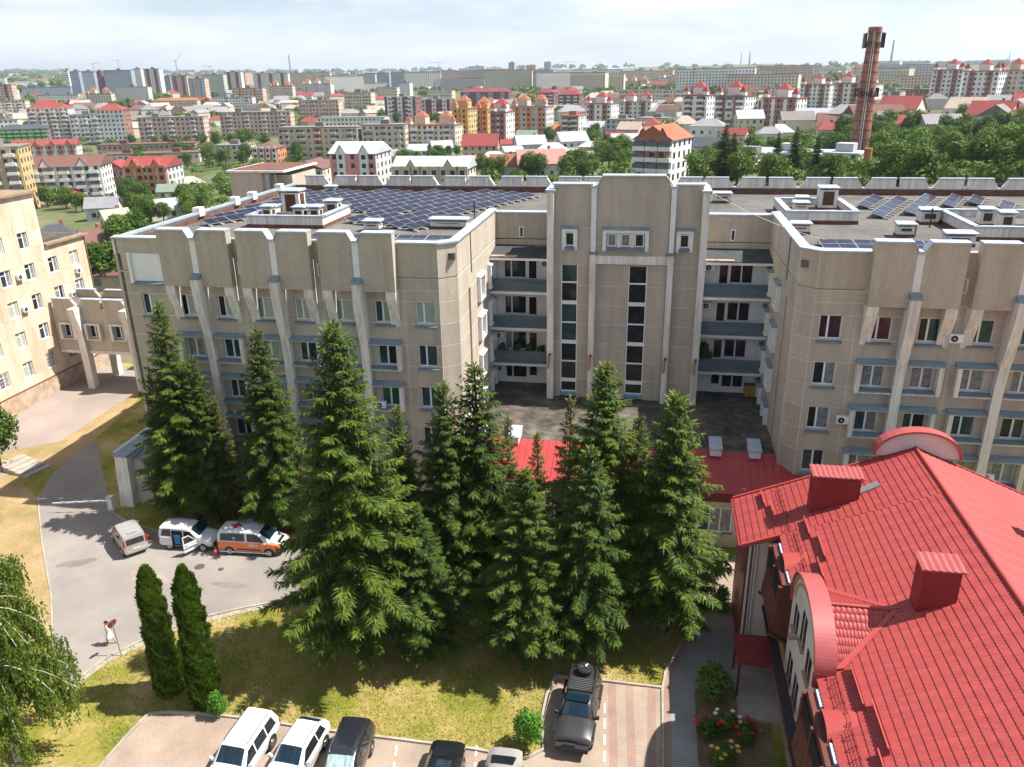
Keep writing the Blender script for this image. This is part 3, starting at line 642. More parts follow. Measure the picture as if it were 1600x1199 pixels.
# parking in front
EDGE = px((95, 1290), (165, 1190), (200, 1150), (232, 1117), (262, 1114), (330, 1118), (400, 1126), (480, 1139), (560, 1149), (640, 1159), (740, 1172), (822, 1187), (850, 1172), (845, 1130), (855, 1085), (868, 1058), (932, 1064), (1035, 1076))
sheet('parking', EDGE+px((1033, 1120), (1032, 1199), (1030, 1330), (1000, 1600), (300, 1600), (95, 1330)), M['pave'], .012)
kerb(EDGE, .14, .13)
for i, (a, b) in enumerate((((956, 1068), (962, 1330)), ((983, 1070), (992, 1330)), ((1018, 1074), (1018, 1330)))):
    a, b = gz(*a), gz(*b); d = (b-a).normalized(); s = Vector((d.y, -d.x, 0))*-.22
    sheet('red_band', [(a-s)[:2], (a+s)[:2], (b+s)[:2], (b-s)[:2]], M['pavered'], .016)
for i, (u0, u1) in enumerate(((470, 440), (620, 598), (745, 730), (945, 944))):
    a = gz(u0, 1165 if i < 3 else 1100); b = gz(u1, 1330); d = (b-a).normalized(); s = Vector((d.y, -d.x, 0))*.05; L0 = (b-a).length; k = 0
    while k < L0:
        p, q = a+d*k, a+d*min(L0, k+.7); sheet('bay_line', [(p-s)[:2], (p+s)[:2], (q+s)[:2], (q-s)[:2]], M['white'], .018); k += 1.1
PATH = px((1035, 1330), (1036, 1199), (1035, 1076), (1040, 1050), (1062, 1010), (1072, 985), (1078, 950), (1080, 920), (1078, 880))
sheet('path', PATH+px((1150, 870), (1152, 1000), (1155, 1060), (1100, 1330)), M['pavegrey'], .014)
kerb(PATH, .12, .10)
sheet('path_border', PATH[1:6]+[(x+.45, y) for x, y in PATH[1:6]][::-1], M['pavered'], .018)
sheet('sand_yard', px((1078, 880), (1072, 985), (1150, 985), (1150, 870)), M['pave'], .019)  # sand-coloured pavers laid over the far end of the grey path
sheet('bed', px((1085, 1080), (1105, 1062), (1150, 1075), (1205, 1120), (1215, 1330), (1110, 1330), (1090, 1180)), M['soil'], .02)
# grass blades roughen the lawn
def inside(p, poly):
    x, y = p; c = False
    for (x0, y0), (x1, y1) in zip(poly, poly[1:]+poly[:1]):
        if (y0 > y) != (y1 > y) and x < (x1-x0)*(y-y0)/(y1-y0)+x0: c = not c
    return c
LAWN = LOK[1:]+[(4.5, -9), (6, -11), (5.2, -15.2)]+EDGE[::-1][:-1]
gb = MB(); rg = random.Random(3); n = 0
xs = [p[0] for p in LAWN]; ys = [p[1] for p in LAWN]
while n < 34000:
    p = (rg.uniform(min(xs), max(xs)), rg.uniform(min(ys), max(ys)))
    if not inside(p, LAWN): continue
    n += 1
    a = rg.uniform(0, 6.28); h = rg.uniform(.06, .17); w = rg.uniform(.012, .03); c, s = math.cos(a)*w, math.sin(a)*w; l = rg.uniform(-.09, .09), rg.uniform(-.09, .09)
    gb.add([(p[0]-c, p[1]-s, 0), (p[0]+c, p[1]+s, 0), (p[0]+l[0], p[1]+l[1], h)], [(0, 1, 2)], 0 if rg.random() < .55 else 1)
tag(gb.build('grass', [mat('grass_green', (.16, .20, .03), .8, (.24, .24, .05), .3), mat('grass_straw', (.42, .33, .13), .8, (.30, .25, .08), .3)]), 'short patchy grass of the lawn between road and parking', 'grass', kind='stuff')
# ================================================================ orange tiled building on the left
OB = thing('clinic_building', 'weathered peach tiled building with many white windows at the left edge', 'building', (-62, 15, 0))
M['peach'] = mat('peach_tiles', (.71, .565, .44), .85, (.61, .45, .32), .5, .2, 9, stretch=(1, 1, .45), speck=.10, sscale=5, streak=(1.0, 1.0, .12, .18))
M['peach2'] = mat('peach_tiles_stained', (.67, .51, .375), .85, (.57, .40, .27), .6, .2, 9, stretch=(1, 1, .4), speck=.12, sscale=5)
M['peach3'] = mat('peach_tiles_pale', (.725, .585, .46), .85, (.63, .475, .345), .6, .2, 9, speck=.10, sscale=5)
M['plinth'] = mat('crumbling_plinth', (.50, .39, .29), .9, (.33, .24, .17), 1.2, .5, 6)
Rm = lambda o: Matrix.Translation(Vector((62, -15, 0)))
TO = frame(0, -15, R(90))                 # u runs along +y, origin at the thing's base
def obpanel(u0, u1, z0, z1, par, ms=('peach', 'peach', 'peach', 'peach', 'peach3')):
    g = .006; MB(TO).box(u0+g, u1-g, 0, .3, z0+g, z1-g).build('tile_panel', M[random.choice(ms)], par)
core = MB(TO).box(-14, 22.4, .3, 12, 0, 21.6).box(22.4, 28.9, .3, 12, 0, 15.9).build('wall', M['peach2'], OB)
uw = [19.7-3.42*k for k in range(9)]; uw2 = [23.2, 26.6]
osill = [2.95, 6.25, 9.55, 12.85, 16.15]
W2, H2 = 1.35, 1.7
def obcol(us, ua, ub, sills, ztop):
    us = sorted(us); ed = [ua]+[(a+b)/2 for a, b in zip(us, us[1:])]+[ub]
    for i, c in enumerate(us):
        zz = 1.9
        for k, z in enumerate(sills):
            obpanel(ed[i], ed[i+1], zz, z, core); obpanel(ed[i], c-W2/2+.006, z, z+H2, core); obpanel(c+W2/2-.006, ed[i+1], z, z+H2, core); zz = z+H2
            g = random.choice([(GD, GC), (GC, GC), (GP, GC), (GB, GC), (GC, GD), (GP, GP)])
            o = window(OB, TO, R(90), c, .13, z, W2, H2, .58, g, sill=False)
            MB().box(-W2/2-.05, W2/2+.05, -.16, .0, -.08, .0).build('sill', M['white'], o)
            MB().box(-W2/2+.06, W2*.08, -.003, .088, H2*.70, H2*.70+.05).build('transom', M['pvc'], o)
            if k == 0 and i % 2 == 0:
                q = MB()
                for j in range(9): q.box(-W2/2+.08+j*.15, -W2/2+.10+j*.15, -.12, -.10, .02, H2-.02)
                for j in range(5): q.box(-W2/2+.05, W2/2-.05, -.10, -.085, .1+j*.36, .12+j*.36)
                q.build('window_grille', M['white'], o)
        n = max(1, int((ztop-zz)/2.4))
        for j in range(n): obpanel(ed[i], ed[i+1], zz+(ztop-zz)*j/n, zz+(ztop-zz)*(j+1)/n, core)
obcol(uw, -11.4, 22.4, osill, 21.6); obcol(uw2, 22.4, 28.9, osill[:4], 15.9)
MB(TO).box(-14, 28.9, -.10, .28, 0, 1.88).build('plinth', M['plinth'], OB)
MB(TO).box(-14, 28.9, -.14, -.0, 1.885, 1.96).build('plinth_ledge', M['rust'], OB)
M['gutter'] = mat('brown_roof_edge', (.34, .235, .15), .7, (.22, .15, .10), 1.5)
MB(TO).box(-14, 22.7, -.35, 12, 21.6, 21.85).build('roof', M['gutter'], OB); MB(TO).box(22.4, 29.2, -.35, 12, 15.9, 16.12).build('roof', M['gutter'], OB)
MB(TO).box(22.65, 28.9, .6, 12, 16.12, 16.16).build('roof_deck', M['moss'], OB)
# its far flank under the bridge
MB(frame(0, 13.9, R(180))).box(0, 12, -.02, .2, 0, 15.9).build('flank_wall', M['peach3'], OB)
# ================================================================ bridge between the two buildings
BR = thing('covered_bridge', 'raised beige walkway on flared concrete legs joining the peach building and the hospital', 'walkway', (-49, 21.3, 0))
TBr = frame(49-0-49, 0, 0)
xa, xb = -12.85, 12.0
bw = MB().box(xa, xb, .3, 4.2, 4.5, 9.4).build('wall', M['joint'], BR)
bwx = [-11.2+3.1*k for k in range(8)]
ed = [xa]+[(a+b)/2 for a, b in zip(bwx, bwx[1:])]+[xb]
Tb = frame(0, 0, 0)
for i, c in enumerate(bwx):
    a, b = ed[i], ed[i+1]
    panel(bw, Tb, a, b, 4.5, 6.0); panel(bw, Tb, a, c-.65, 6.0, 7.5); panel(bw, Tb, c+.65, b, 6.0, 7.5); panel(bw, Tb, a, b, 7.5, 9.3)
    window(BR, Tb, 0, c, .12, 6.0, 1.3, 1.5, .5, (GD, GC), sill=True)
    o = MB().box(c-.95, c-.66, -.42, 0, 5.8, 7.65).box(c+.66, c+.95, -.42, 0, 5.8, 7.65).box(c-.66, c+.66, -.42, 0, 5.8, 5.9).box(c-.66, c+.66, -.42, 0, 7.52, 7.65).build('window_surround', M['conc'], BR)
for p in [-9.65+6.2*k for k in range(4)]:
    b = MB(); prof = [(0, -.45), (5.5, -.5), (7.4, -.75), (8.8, -1.15), (9.5, -1.2)]
    for (za, ya), (zb, yb) in zip(prof, prof[1:]): b.add([(p-.42, ya, za), (p+.42, ya, za), (p+.42, yb, zb), (p-.42, yb, zb), (p-.42, .35, za), (p+.42, .35, za), (p+.42, .35, zb), (p-.42, .35, zb)], [(0, 1, 2, 3), (1, 5, 6, 2), (4, 0, 3, 7), (5, 4, 7, 6)])
    b.add([(p-.42, -1.2, 9.5), (p+.42, -1.2, 9.5), (p+.42, 0, 9.5), (p-.42, 0, 9.5)], [(0, 1, 2, 3)])
    b.build('leg', M['conc'], BR)
    MB().box(p-.42, p+.42, 3.9, 4.7, 0, 4.6).build('leg', M['conc'], BR)
for yy in (-.06, 4.0):
    for i, p in enumerate([-9.65+3.1*k for k in range(-1, 7)]):
        s = 1 if i % 2 else -1; w = 2.75; x0 = p+.15
        A = [(x0, 9.3), (x0+w, 9.3), (x0+w, 10.3), (x0, 10.3)]
        A = [(x0, 9.3), (x0+w, 9.3), (x0+w, 10.3), (x0+.55, 10.3), (x0, 9.65)] if s > 0 else [(x0, 9.3), (x0+w, 9.3), (x0+w, 9.65), (x0+w-.55, 10.3), (x0, 10.3)]
        m_ = MB().prism([(a, yy, c) for a, c in A], [(a, yy+.35, c) for a, c in A]).build('merlon', M['pebble'], BR)
        q = MB(); q.box((x0+.5 if s > 0 else x0)-.05, (x0+w if s > 0 else x0+w-.5)+.05, yy-.1, yy+.45, 10.3, 10.42); q.build('parapet_cap', M['cap'], m_)
MB().box(xa, xb, .3, 4.0, 9.4, 9.5).build('roof', M['bitumen'], BR)
MB().box(xa, xb, -.05, 4.3, 4.1, 4.48).build('deck', M['conc'], BR)
flush_joints()
# ================================================================ portal wall at the hospital's left foot
PW = thing('portal_wall', 'stepped beige concrete portal wall with blue coping at the hospital corner', 'wall', (-38.2, -2.6, 0))
for i, (x0, x1, y0, y1, zt, mm) in enumerate(((-1.15, -.35, 1.2, 9.0, 4.1, 'conc'), (-.35, .75, 0.0, 8.2, 4.4, 'conc'), (.75, 2.2, .7, 2.9, 3.9, 'pebble2'))):
    b = MB().hexa([(x0-.1, y0-.35, 0), (x1, y0-.35, 0), (x1, y1, 0), (x0-.1, y1, 0), (x0, y0, zt), (x1, y0, zt), (x1, y1, zt), (x0, y1, zt)]).build('wall_block', M[mm], PW)
    MB().hexa([(x0-.12, y0-.15, zt), (x1+.1, y0-.15, zt), (x1+.1, y1, zt), (x0-.12, y1, zt), (x0-.12, y0-.15, zt+.1), (x1+.1, y0-.15, zt+.1), (x1+.1, y1, zt+.28), (x0-.12, y1, zt+.28)]).build('coping', M['teal2'] if i else M['cap'], b)
# ================================================================ boom barrier
BB = thing('boom_barrier', 'white boom barrier lowered across the drive beside the portal wall', 'barrier', gz(176, 797))
MB().box(-.22, .22, -.2, .2, 0, 1.15).build('housing', M['white'], BB); MB().box(-.26, .26, -.24, .24, 1.15, 1.25).build('lid', M['cap'], BB)
MB().hexa([(-4.4, -1.15, .82), (0, -.26, .92), (0, -.2, .92), (-4.4, -1.09, .82), (-4.4, -1.15, .92), (0, -.26, 1.04), (0, -.2, 1.04), (-4.4, -1.09, .92)]).build('boom', M['white'], BB)
for k in range(4):
    f = (k+.6)/4.6; MB().box(-4.4*f-.28, -4.4*f+.1, -.245-.89*f-.03, -.245-.89*f+.05, .915-.09*f-.02, .925-.09*f+.13).build('stripe', mat('barrier_blue', (.35, .42, .52), .5) if k == 0 else bpy.data.materials['barrier_blue'], BB)
# ================================================================ red-roofed house on the right
RH = thing('red_roofed_house', 'large house with red metal-tile roof, arched pediment and brown boarded balconies, bottom right', 'house', (15, -20, 0))
OX, OY = -15, -20
def L_(x, y, z): return (x-15, y+20, z)
M['redtile'] = mat('red_metal_tile', (.37, .060, .055), .5, (.31, .049, .047), .25, spec=.28, speck=.08, sscale=3, streak=(.25, 2.2, .25, .16))
M['redtrim'] = mat('red_trim', (.37, .064, .056), .45, (.33, .054, .048), .8, spec=.3)
M['redpink'] = mat('faded_red_sheet', (.38, .085, .082), .42, (.33, .072, .072), 1.2, spec=.5)
M['redwall'] = mat('dark_red_sheet', (.22, .022, .022), .5, (.17, .016, .018), .9)
M['brownboard'] = mat('brown_boards', (.13, .035, .024), .6, (.09, .024, .018), 2, stretch=(1, 1, 3))
M['pinkplaster'] = mat('pink_plaster', (.56, .44, .41), .9, (.49, .38, .355), .7, .15, 25)
M['whiteplaster'] = mat('pale_plaster', (.62, .55, .50), .9, (.54, .47, .43), .8, .15, 25)
M['ochretrim'] = mat('ochre_trim', (.44, .25, .16), .8, (.36, .20, .13), 1.5)
XE, ZE, KS, XR = 9.0, 7.4, .417, 19.05
ZR = ZE+KS*(XR-XE)
def rz(x): return ZE+KS*(x-XE)
_tc = {}
def tilesheet(wy, xlo, xhi, sgn=1, step=.36, amp=.024, lift=.036):
    # one profiled metal sheet wy wide, running from xlo up to xhi (west slope); local y = 0..wy
    b = MB(); nw = max(1, round(wy/.2)); nc = nw*4
    s = xlo; rows = []
    while s < xhi-1e-4:
        e = min(xhi, s+step); rows.append((s, e)); s = e
    for (a, c) in rows:
        top = []; ris = []
        for j in range(nc+1):
            y = wy*j/nc; w = amp*math.sin(2*math.pi*j/4)
            top += [(a, y, rz(a)+lift+w), (c+.012, y, rz(c)+.004+w)]; ris += [(a, y, rz(a)+lift+w), (a, y, rz(a)+w*.5)]
        b.add(top, [(2*j, 2*j+1, 2*j+3, 2*j+2)[::-1] for j in range(nc)], 0, True)
        b.add(ris, [(2*j, 2*j+2, 2*j+3, 2*j+1)[::-1] for j in range(nc)], 0, False)
    return b
SH = 1.2
roofW = put('roof', None, RH)
def lay(y, wy, xlo, mirror=False):
    k = (round(wy, 3), round(xlo, 2), mirror)
    if k not in _tc:
        b = tilesheet(wy, xlo, XR)
        if mirror:
            b.v = [(2*XR-x, yy, z) for x, yy, z in b.v]; b.f = [f[::-1] for f in b.f]
        b.v = [(x-15, yy, z) for x, yy, z in b.v]
        me = b.mesh('roof_sheet', M['redtile'])
        _tc[k] = me
    put('roof_sheet', _tc[k], roofW, (0, y+20, 0))
y = -8.0; ys = []
n_ = 4; w0 = (13.4-8.0)/n_
for i in range(n_): lay(-8.0-w0*(i+1), w0, XE); lay(-8.0-w0*(i+1), w0, XE, True)
y = -13.4
while y > -40: y -= SH; lay(y, SH, XE+.36*5.5); lay(y, SH, XE, True)
b = MB(L_)
b.tube((XR, -8.0, ZR+.03), (XR, -40, ZR+.03), .11, n=8); b.build('ridge_cap', M['redtrim'], roofW)
# under-roof deck so nothing shows through
def slab(name, pts, t, m, par=RH):
    lo = [(x, yy, z-t) for x, yy, z in pts]; return MB(L_).prism(lo, pts).build(name, m, par)
slab('deck', [(XE+.03, -8.02, rz(XE)-.03), (XR, -8.02, ZR-.03), (XR, -13.38, ZR-.03), (XE+.03, -13.38, rz(XE)-.03)], .12, M['redwall'], roofW)
slab('deck', [(11.03, -13.38, rz(11.0)-.03), (XR, -13.38, ZR-.03), (XR, -40, ZR-.03), (11.03, -40, rz(11.0)-.03)], .12, M['redwall'], roofW)
slab('deck', [(XR, -8.02, ZR-.03), (2*XR-XE-.03, -8.02, rz(XE)-.03), (2*XR-XE-.03, -40, rz(XE)-.03), (XR, -40, ZR-.03)], .12, M['redwall'], roofW)
# verges
for p, q in (((XE-.05, -7.97, rz(XE)+.03), (XR, -7.97, ZR+.03)), ((XR, -7.97, ZR+.03), (2*XR-XE, -7.97, rz(XE)+.03)), ((XE-.05, -13.43, rz(XE)+.03), (11.05, -13.43, rz(11.05)+.03))):
    MB(L_).hexa([(p[0], p[1]-.07, p[2]-.2), (q[0], q[1]-.07, q[2]-.2), (q[0], q[1]+.07, q[2]-.2), (p[0], p[1]+.07, p[2]-.2), (p[0], p[1]-.07, p[2]+.06), (q[0], q[1]-.07, q[2]+.06), (q[0], q[1]+.07, q[2]+.06), (p[0], p[1]+.07, p[2]+.06)]).build('verge_board', M['redtrim'], roofW)
MB(L_).box(XE-.16, XE+.02, -13.45, -7.95, rz(XE)-.16, rz(XE)-.02).build('gutter', M['redwall'], roofW)
# walls
MB(L_).box(9.55, 28.4, -12.95, -8.5, 0, 7.45).build('wall', M['pinkplaster'], RH)
MB(L_).box(11.3, 28.4, -40, -12.96, 0, 8.1).build('wall', M['pinkplaster'], RH)
MB(L_).prism([(9.6, -8.55, 7.45), (28.4, -8.55, 7.45), (19.05, -8.55, 11.3)], [(9.6, -8.9, 7.45), (28.4, -8.9, 7.45), (19.05, -8.9, 11.3)]).build('gable_wall', M['pinkplaster'], RH)
MB(L_).box(9.5, 9.62, -13.08, -12.9, 0, 7.4).build('corner_trim', M['whiteplaster'], RH)
MB(L_).box(9.9, 9.98, -13.1, -12.96, 0, 7.5).box(9.72, 9.8, -13.12, -12.96, 0, 7.5).build('corner_strip', M['whiteplaster'], RH)
MB(L_).tube((9.68, -13.1, .1), (9.68, -13.1, 7.25), .06, n=8).build('down_pipe', M['brownboard'], RH)
MB(L_).box(9.42, 9.5, -12.8, -8.6, 0, 7.3).build('edge_band', M['redwall'], RH)
# arched pediment and its cross gable
yc, rx, z0, zt = -21.65, 3.1, 8.35, 10.45
arc = [(yc+rx*math.cos(t), z0+(zt-z0)*math.sin(t)) for t in [math.pi*i/44 for i in range(45)]]
def fan(x0, x1, sc, m, name, zb=3.3):
    pts = [(yc+(a-yc)*sc, z0+(c-z0)*sc) for a, c in arc]
    A = [(x0, a, c) for a, c in pts]+[(x0, yc-rx*sc, zb), (x0, yc+rx*sc, zb)]
    B = [(x1, a, c) for a, c in pts]+[(x1, yc-rx*sc, zb), (x1, yc+rx*sc, zb)]
    return MB(L_).prism(A, B).build(name, m, RH)
fan(10.98, 11.7, .985, M['whiteplaster'], 'pediment_wall')
tr = MB(L_)
for (s0, s1, xf) in ((.985, .90, 10.93), (.83, .77, 10.955)):
    for (a, c), (a2, c2) in zip(arc, arc[1:]):
        f = lambda q, w, s: (xf, yc+(q-yc)*s, z0+(w-z0)*s)
        g = lambda q, w, s: (10.985, yc+(q-yc)*s, z0+(w-z0)*s)
        tr.hexa([f(a, c, s1), f(a, c, s0), f(a2, c2, s0), f(a2, c2, s1), g(a, c, s1), g(a, c, s0), g(a2, c2, s0), g(a2, c2, s1)])
tr.build('arch_moulding', M['ochretrim'], RH)
cp = MB(L_)
for (a, c), (a2, c2) in zip(arc, arc[1:]):
    cp.hexa([(10.85, a, c), (10.85, a2, c2), (11.75, a2, c2), (11.75, a, c), (10.85, yc+(a-yc)*1.03, c+.06), (10.85, yc+(a2-yc)*1.03, c2+.06), (11.75, yc+(a2-yc)*1.03, c2+.06), (11.75, yc+(a-yc)*1.03, c+.06)])
cp.sm = [True]*len(cp.sm); co_ = cp.build('arch_coping', M['redpink'], RH)
try: co_.data.set_sharp_from_angle(angle=R(30))
except Exception: pass
for s in (-1, 1): MB(L_).box(10.85, 11.95, yc+s*rx-.1, yc+s*rx+.1, 7.75, 8.38).build('coping_foot', M['redtrim'], RH)
# tiles of the cross gable: two small slopes meeting the main one
def crosstiles(s):
    b = MB(L_); zr_ = 9.78; yb = yc+s*3.0; zb = 8.62; nrow = 8
    for r in range(nrow):
        f0, f1 = r/nrow, (r+1)/nrow
        y0, y1 = yb+(yc-yb)*f0, yb+(yc-yb)*f1; za, zc = zb+(zr_-zb)*f0, zb+(zr_-zb)*f1
        xe0 = XE+(za-ZE)/KS; xe1 = XE+(zc-ZE)/KS
        n = 13*4; vs = []
        for j in range(n+1):
            x = 11.7+(max(xe0, xe1)+.05-11.7)*j/n; w = .025*(math.sin(2*math.pi*j/4)+.25)
            vs += [(x, y0, za+.035+w), (x, y1, zc+.006+w*.9), (x, y0, za+w*.5)]
        fs = []
        for j in range(n):
            p = 3*j; q = (p, p+3, p+4, p+1); q2 = (p, p+2, p+5, p+3)
            fs += [q if s < 0 else q[::-1], q2 if s < 0 else q2[::-1]]
        b.add(vs, fs, 0, True)
    o = b.build('cross_gable_sheet', M['redtile'], roofW)
    bb = MB(L_); e = XE+(8.62-ZE)/KS
    # valley flashing
    bb.hexa([(e-.25, yb, 8.60), (e+.15, yb, 8.72), (14.85, yc+s*.05, 9.84), (14.55, yc+s*.05, 9.76), (e-.25, yb, 8.66), (e+.15, yb, 8.78), (14.85, yc+s*.05, 9.9), (14.55, yc+s*.05, 9.82)]); bb.build('valley_flashing', M['redtrim'], roofW)
crosstiles(-1); crosstiles(1)
MB(L_).tube((11.95, yc, 9.83), (14.7, yc, 9.83), .08, n=8).build('ridge_cap', M['redtrim'], roofW)
# windows, dark lozenge-like openings in the pediment
for yy, zz, h in ((-20.0, 6.9, 1.3), (-21.65, 7.4, 1.7), (-23.3, 6.9, 1.3), (-20.0, 3.9, 1.5), (-21.65, 3.9, 1.5), (-23.3, 3.9, 1.5)):
    T = frame(-15+10.97, 20+yy, R(-90)); wo = MB(T).box(-.5, .5, -.006, .012, zz, zz+h).build('window', M['gl'][GD], RH); MB(T).box(-.03, .03, -.012, -.006, zz, zz+h).build('mullion', M['conc'], wo); MB(T).box(-.56, .56, -.14, 0, zz-.1, zz-.02).build('sill', M['ochretrim'], wo)
# flood lamp on the pediment
lampm = MB(L_).tube((10.9, -21.2, 7.6), (10.6, -21.2, 7.5), .05, n=6).box(10.45, 10.65, -21.35, -21.05, 7.4, 7.62).build('wall_lamp', M['steel'], RH)
# boarded balcony lofts under the eave
def loft(y0, y1):
    z1 = 8.05
    g = MB(L_).prism([(11.28, y0, 4.6), (10.25, y0, 5.1), (10.55, y0, z1), (11.28, y0, z1)], [(11.28, y1, 4.6), (10.25, y1, 5.1), (10.55, y1, z1), (11.28, y1, z1)]).build('balcony_loft', M['brownboard'], RH)
    n = 7
    for i in range(n):
        a = y0+(y1-y0)*i/n; c = y0+(y1-y0)*(i+1)/n
        MB(L_).hexa([(10.2, a-.01, 5.12), (10.2, c+.02, 5.12), (10.26, c+.02, 5.12), (10.26, a-.01, 5.12), (10.38, a-.01, 6.5), (10.38, c+.02, 6.5), (10.44, c+.02, 6.5), (10.44, a-.01, 6.5)]).build('board', M['brownboard'], g)
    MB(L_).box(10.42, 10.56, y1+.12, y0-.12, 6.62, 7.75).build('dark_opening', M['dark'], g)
    for yy in (y0, (y0+y1)/2, y1): MB(L_).box(10.36, 10.56, yy-.09, yy+.09, 6.5, 7.95).build('post', M['brownboard'], g)
    for yy in (y0-.15, y1+.15):
        MB(L_).hexa([(10.05, yy-.07, 4.9), (11.25, yy-.07, 4.3), (11.25, yy+.07, 4.3), (10.05, yy+.07, 4.9), (10.05, yy-.07, 5.06), (11.25, yy-.07, 4.46), (11.25, yy+.07, 4.46), (10.05, yy+.07, 5.06)]).build('strut', M['brownboard'], g)
    # zinc drip edges and the small eyebrow roof between
    for yy in (y0-.55, y1+.55): MB(L_).box(10.85, 11.02, yy-.5, yy+.5, 8.05, 8.2).build('drip_edge', M['cap'], g)
    e = MB(L_); ym = (y0+y1)/2; r_ = .85
    for i in range(10):
        t0, t1 = math.pi*i/10, math.pi*(i+1)/10
        p = lambda t, x, s: (x, ym+r_*s*math.cos(t), 8.16+.42*s*math.sin(t)+(x-11)*KS*.9)
        e.add([p(t0, 10.8, 1), p(t1, 10.8, 1), p(t1, 12.0, .55), p(t0, 12.0, .55)], [(0, 1, 2, 3)], 0, True)
    e.build('eyebrow_roof', M['redtrim'], roofW)
loft(-14.1, -17.9); loft(-25.4, -29.4); loft(-30.2, -34)
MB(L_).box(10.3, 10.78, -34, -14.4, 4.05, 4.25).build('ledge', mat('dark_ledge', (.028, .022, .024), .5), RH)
MB(L_).box(11.1, 11.3, -34, -13.0, 0, 3.9).build('lower_wall', M['ochretrim'], RH)
for yy in (-19.2, -22.3, -25.4, -28.5):
    T = frame(-15+11.1, 20+yy, R(-90)); window(RH, T, R(-90), 0, -.06, 1.2, 1.2, 1.7, .5, (GD, GB), sill=False)
MB(L_).box(8.85, 11.1, -17.3, -14.9, 2.38, 2.5).build('entrance_canopy', M['redwall'], RH)
for yy in (-15.0, -17.2): MB(L_).box(8.95, 9.07, yy-.06, yy+.06, 0, 2.38).build('canopy_post', M['brownboard'], RH)
MB(L_).box(9.0, 11.1, -18.9, -14.7, 0, .16).build('doorstep', M['kerb'], RH)
# chimneys
def chimney(x0, x1, y0, y1, zt, ribs):
    zb = rz(x0)-.15
    c = MB(L_).box(x0, x1, y0, y1, zb, zt).build('chimney', M['redwall'], RH)
    n = max(4, round((x1-x0)/.26))
    for i in range(n):
        a, e = x0-.12+(x1-x0+.24)*i/n, x0-.12+(x1-x0+.24)*(i+1)/n
        MB(L_).prism([(a, y0-.14, zt+.10), (e, y0-.14, zt+.10), (e, y0-.14, zt+.16), ((a+e)/2, y0-.14, zt+.22), (a, y0-.14, zt+.16)], [(a, y1+.14, zt+.22), (e, y1+.14, zt+.22), (e, y1+.14, zt+.28), ((a+e)/2, y1+.14, zt+.34), (a, y1+.14, zt+.28)]).build('cap_rib', M['redpink'], c)
    for i in range(4):
        a = x0+.05+(x1-x0-.2)*i/3; MB(L_).box(a, a+.1, y0+.02, y1-.02, zt-.005, zt+.12).build('cap_foot', M['steel'], c)
    MB(L_).box(x0-.12, x1+.12, y0-.12, y1+.12, zb-.0, zb+.12).build('apron', M['redtrim'], c) if False else None
chimney(12.75, 15.25, -11.95, -10.95, 11.2, 9); chimney(15.4, 16.95, -22.1, -21.1, 12.2, 6); chimney(24.2, 25.4, -14.6, -13.8, 11.2, 5)
# roof hatch
MB(L_).hexa([(15.4, -11.5, rz(15.4)+.04), (16.5, -11.2, rz(16.5)+.04), (16.35, -10.7, rz(16.35)+.04), (15.3, -11.0, rz(15.3)+.04), (15.4, -11.5, rz(15.4)+.16), (16.5, -11.2, rz(16.5)+.16), (16.35, -10.7, rz(16.35)+.16), (15.3, -11.0, rz(15.3)+.16)]).build('roof_plank', M['steel'], RH)
# snow guards: raised strips and thin snow fence
for x_, ya, yb in ((10.62, -8.4, -10.1), (10.95, -10.0, -12.2), (12.4, -12.6, -14.5), (12.75, -14.4, -16.8), (12.4, -16.7, -18.4), (12.35, -24.7, -27.05), (12.68, -26.9, -29.4), (12.35, -29.3, -31.6), (12.68, -31.5, -34)):
    MB(L_).hexa([(x_-.03, yb, rz(x_)), (x_+.03, yb, rz(x_)), (x_+.03, ya, rz(x_)), (x_-.03, ya, rz(x_)), (x_-.12, yb, rz(x_)+.32), (x_-.06, yb, rz(x_)+.32), (x_-.06, ya, rz(x_)+.32), (x_-.12, ya, rz(x_)+.32)]).build('snow_guard', M['redtrim'], roofW)
def fence(ya, yb, x0):
    b = MB(L_); n = int(abs(yb-ya)/.55)
    for i in range(n+1):
        yy = ya+(yb-ya)*i/n; b.tube((x0, yy, rz(x0)+.02), (x0-.05, yy, rz(x0)+.28), .012, n=4); b.tube((x0-.45, yy, rz(x0-.45)+.02), (x0-.05, yy, rz(x0)+.28), .012, n=4)
    for h in (.12, .27): b.tube((x0-.03, ya, rz(x0)+h), (x0-.03, yb, rz(x0)+h), .012, n=4)
    b.build('snow_fence', M['redwall'], roofW)
fence(-8.5, -13.2, 11.6); fence(-13.6, -18.3, 11.8); fence(-25, -34, 11.7)
# rear arched gable seen over the ridge
ya0, ya1, xc_, rr = -8.1, -7.4, 19.2, 2.35
ra = [(xc_+rr*math.cos(math.pi*i/16), 11.0+1.6*math.sin(math.pi*i/16)) for i in range(17)]
MB(L_).prism([(a, ya0+.1, c) for a, c in ra], [(a, ya0+.35, c) for a, c in ra]).build('rear_pediment', M['whiteplaster'], RH)
ca = MB(L_)
for (a, c), (a2, c2) in zip(ra, ra[1:]):
    k = 1.05
    ca.hexa([(a, ya0-.1, c), (a2, ya0-.1, c2), (a2, ya1, c2), (a, ya1, c), (xc_+(a-xc_)*k, ya0-.1, c+.12), (xc_+(a2-xc_)*k, ya0-.1, c2+.12), (xc_+(a2-xc_)*k, ya1, c2+.12), (xc_+(a-xc_)*k, ya1, c+.12)])
ca.build('rear_coping', M['redpink'], RH)
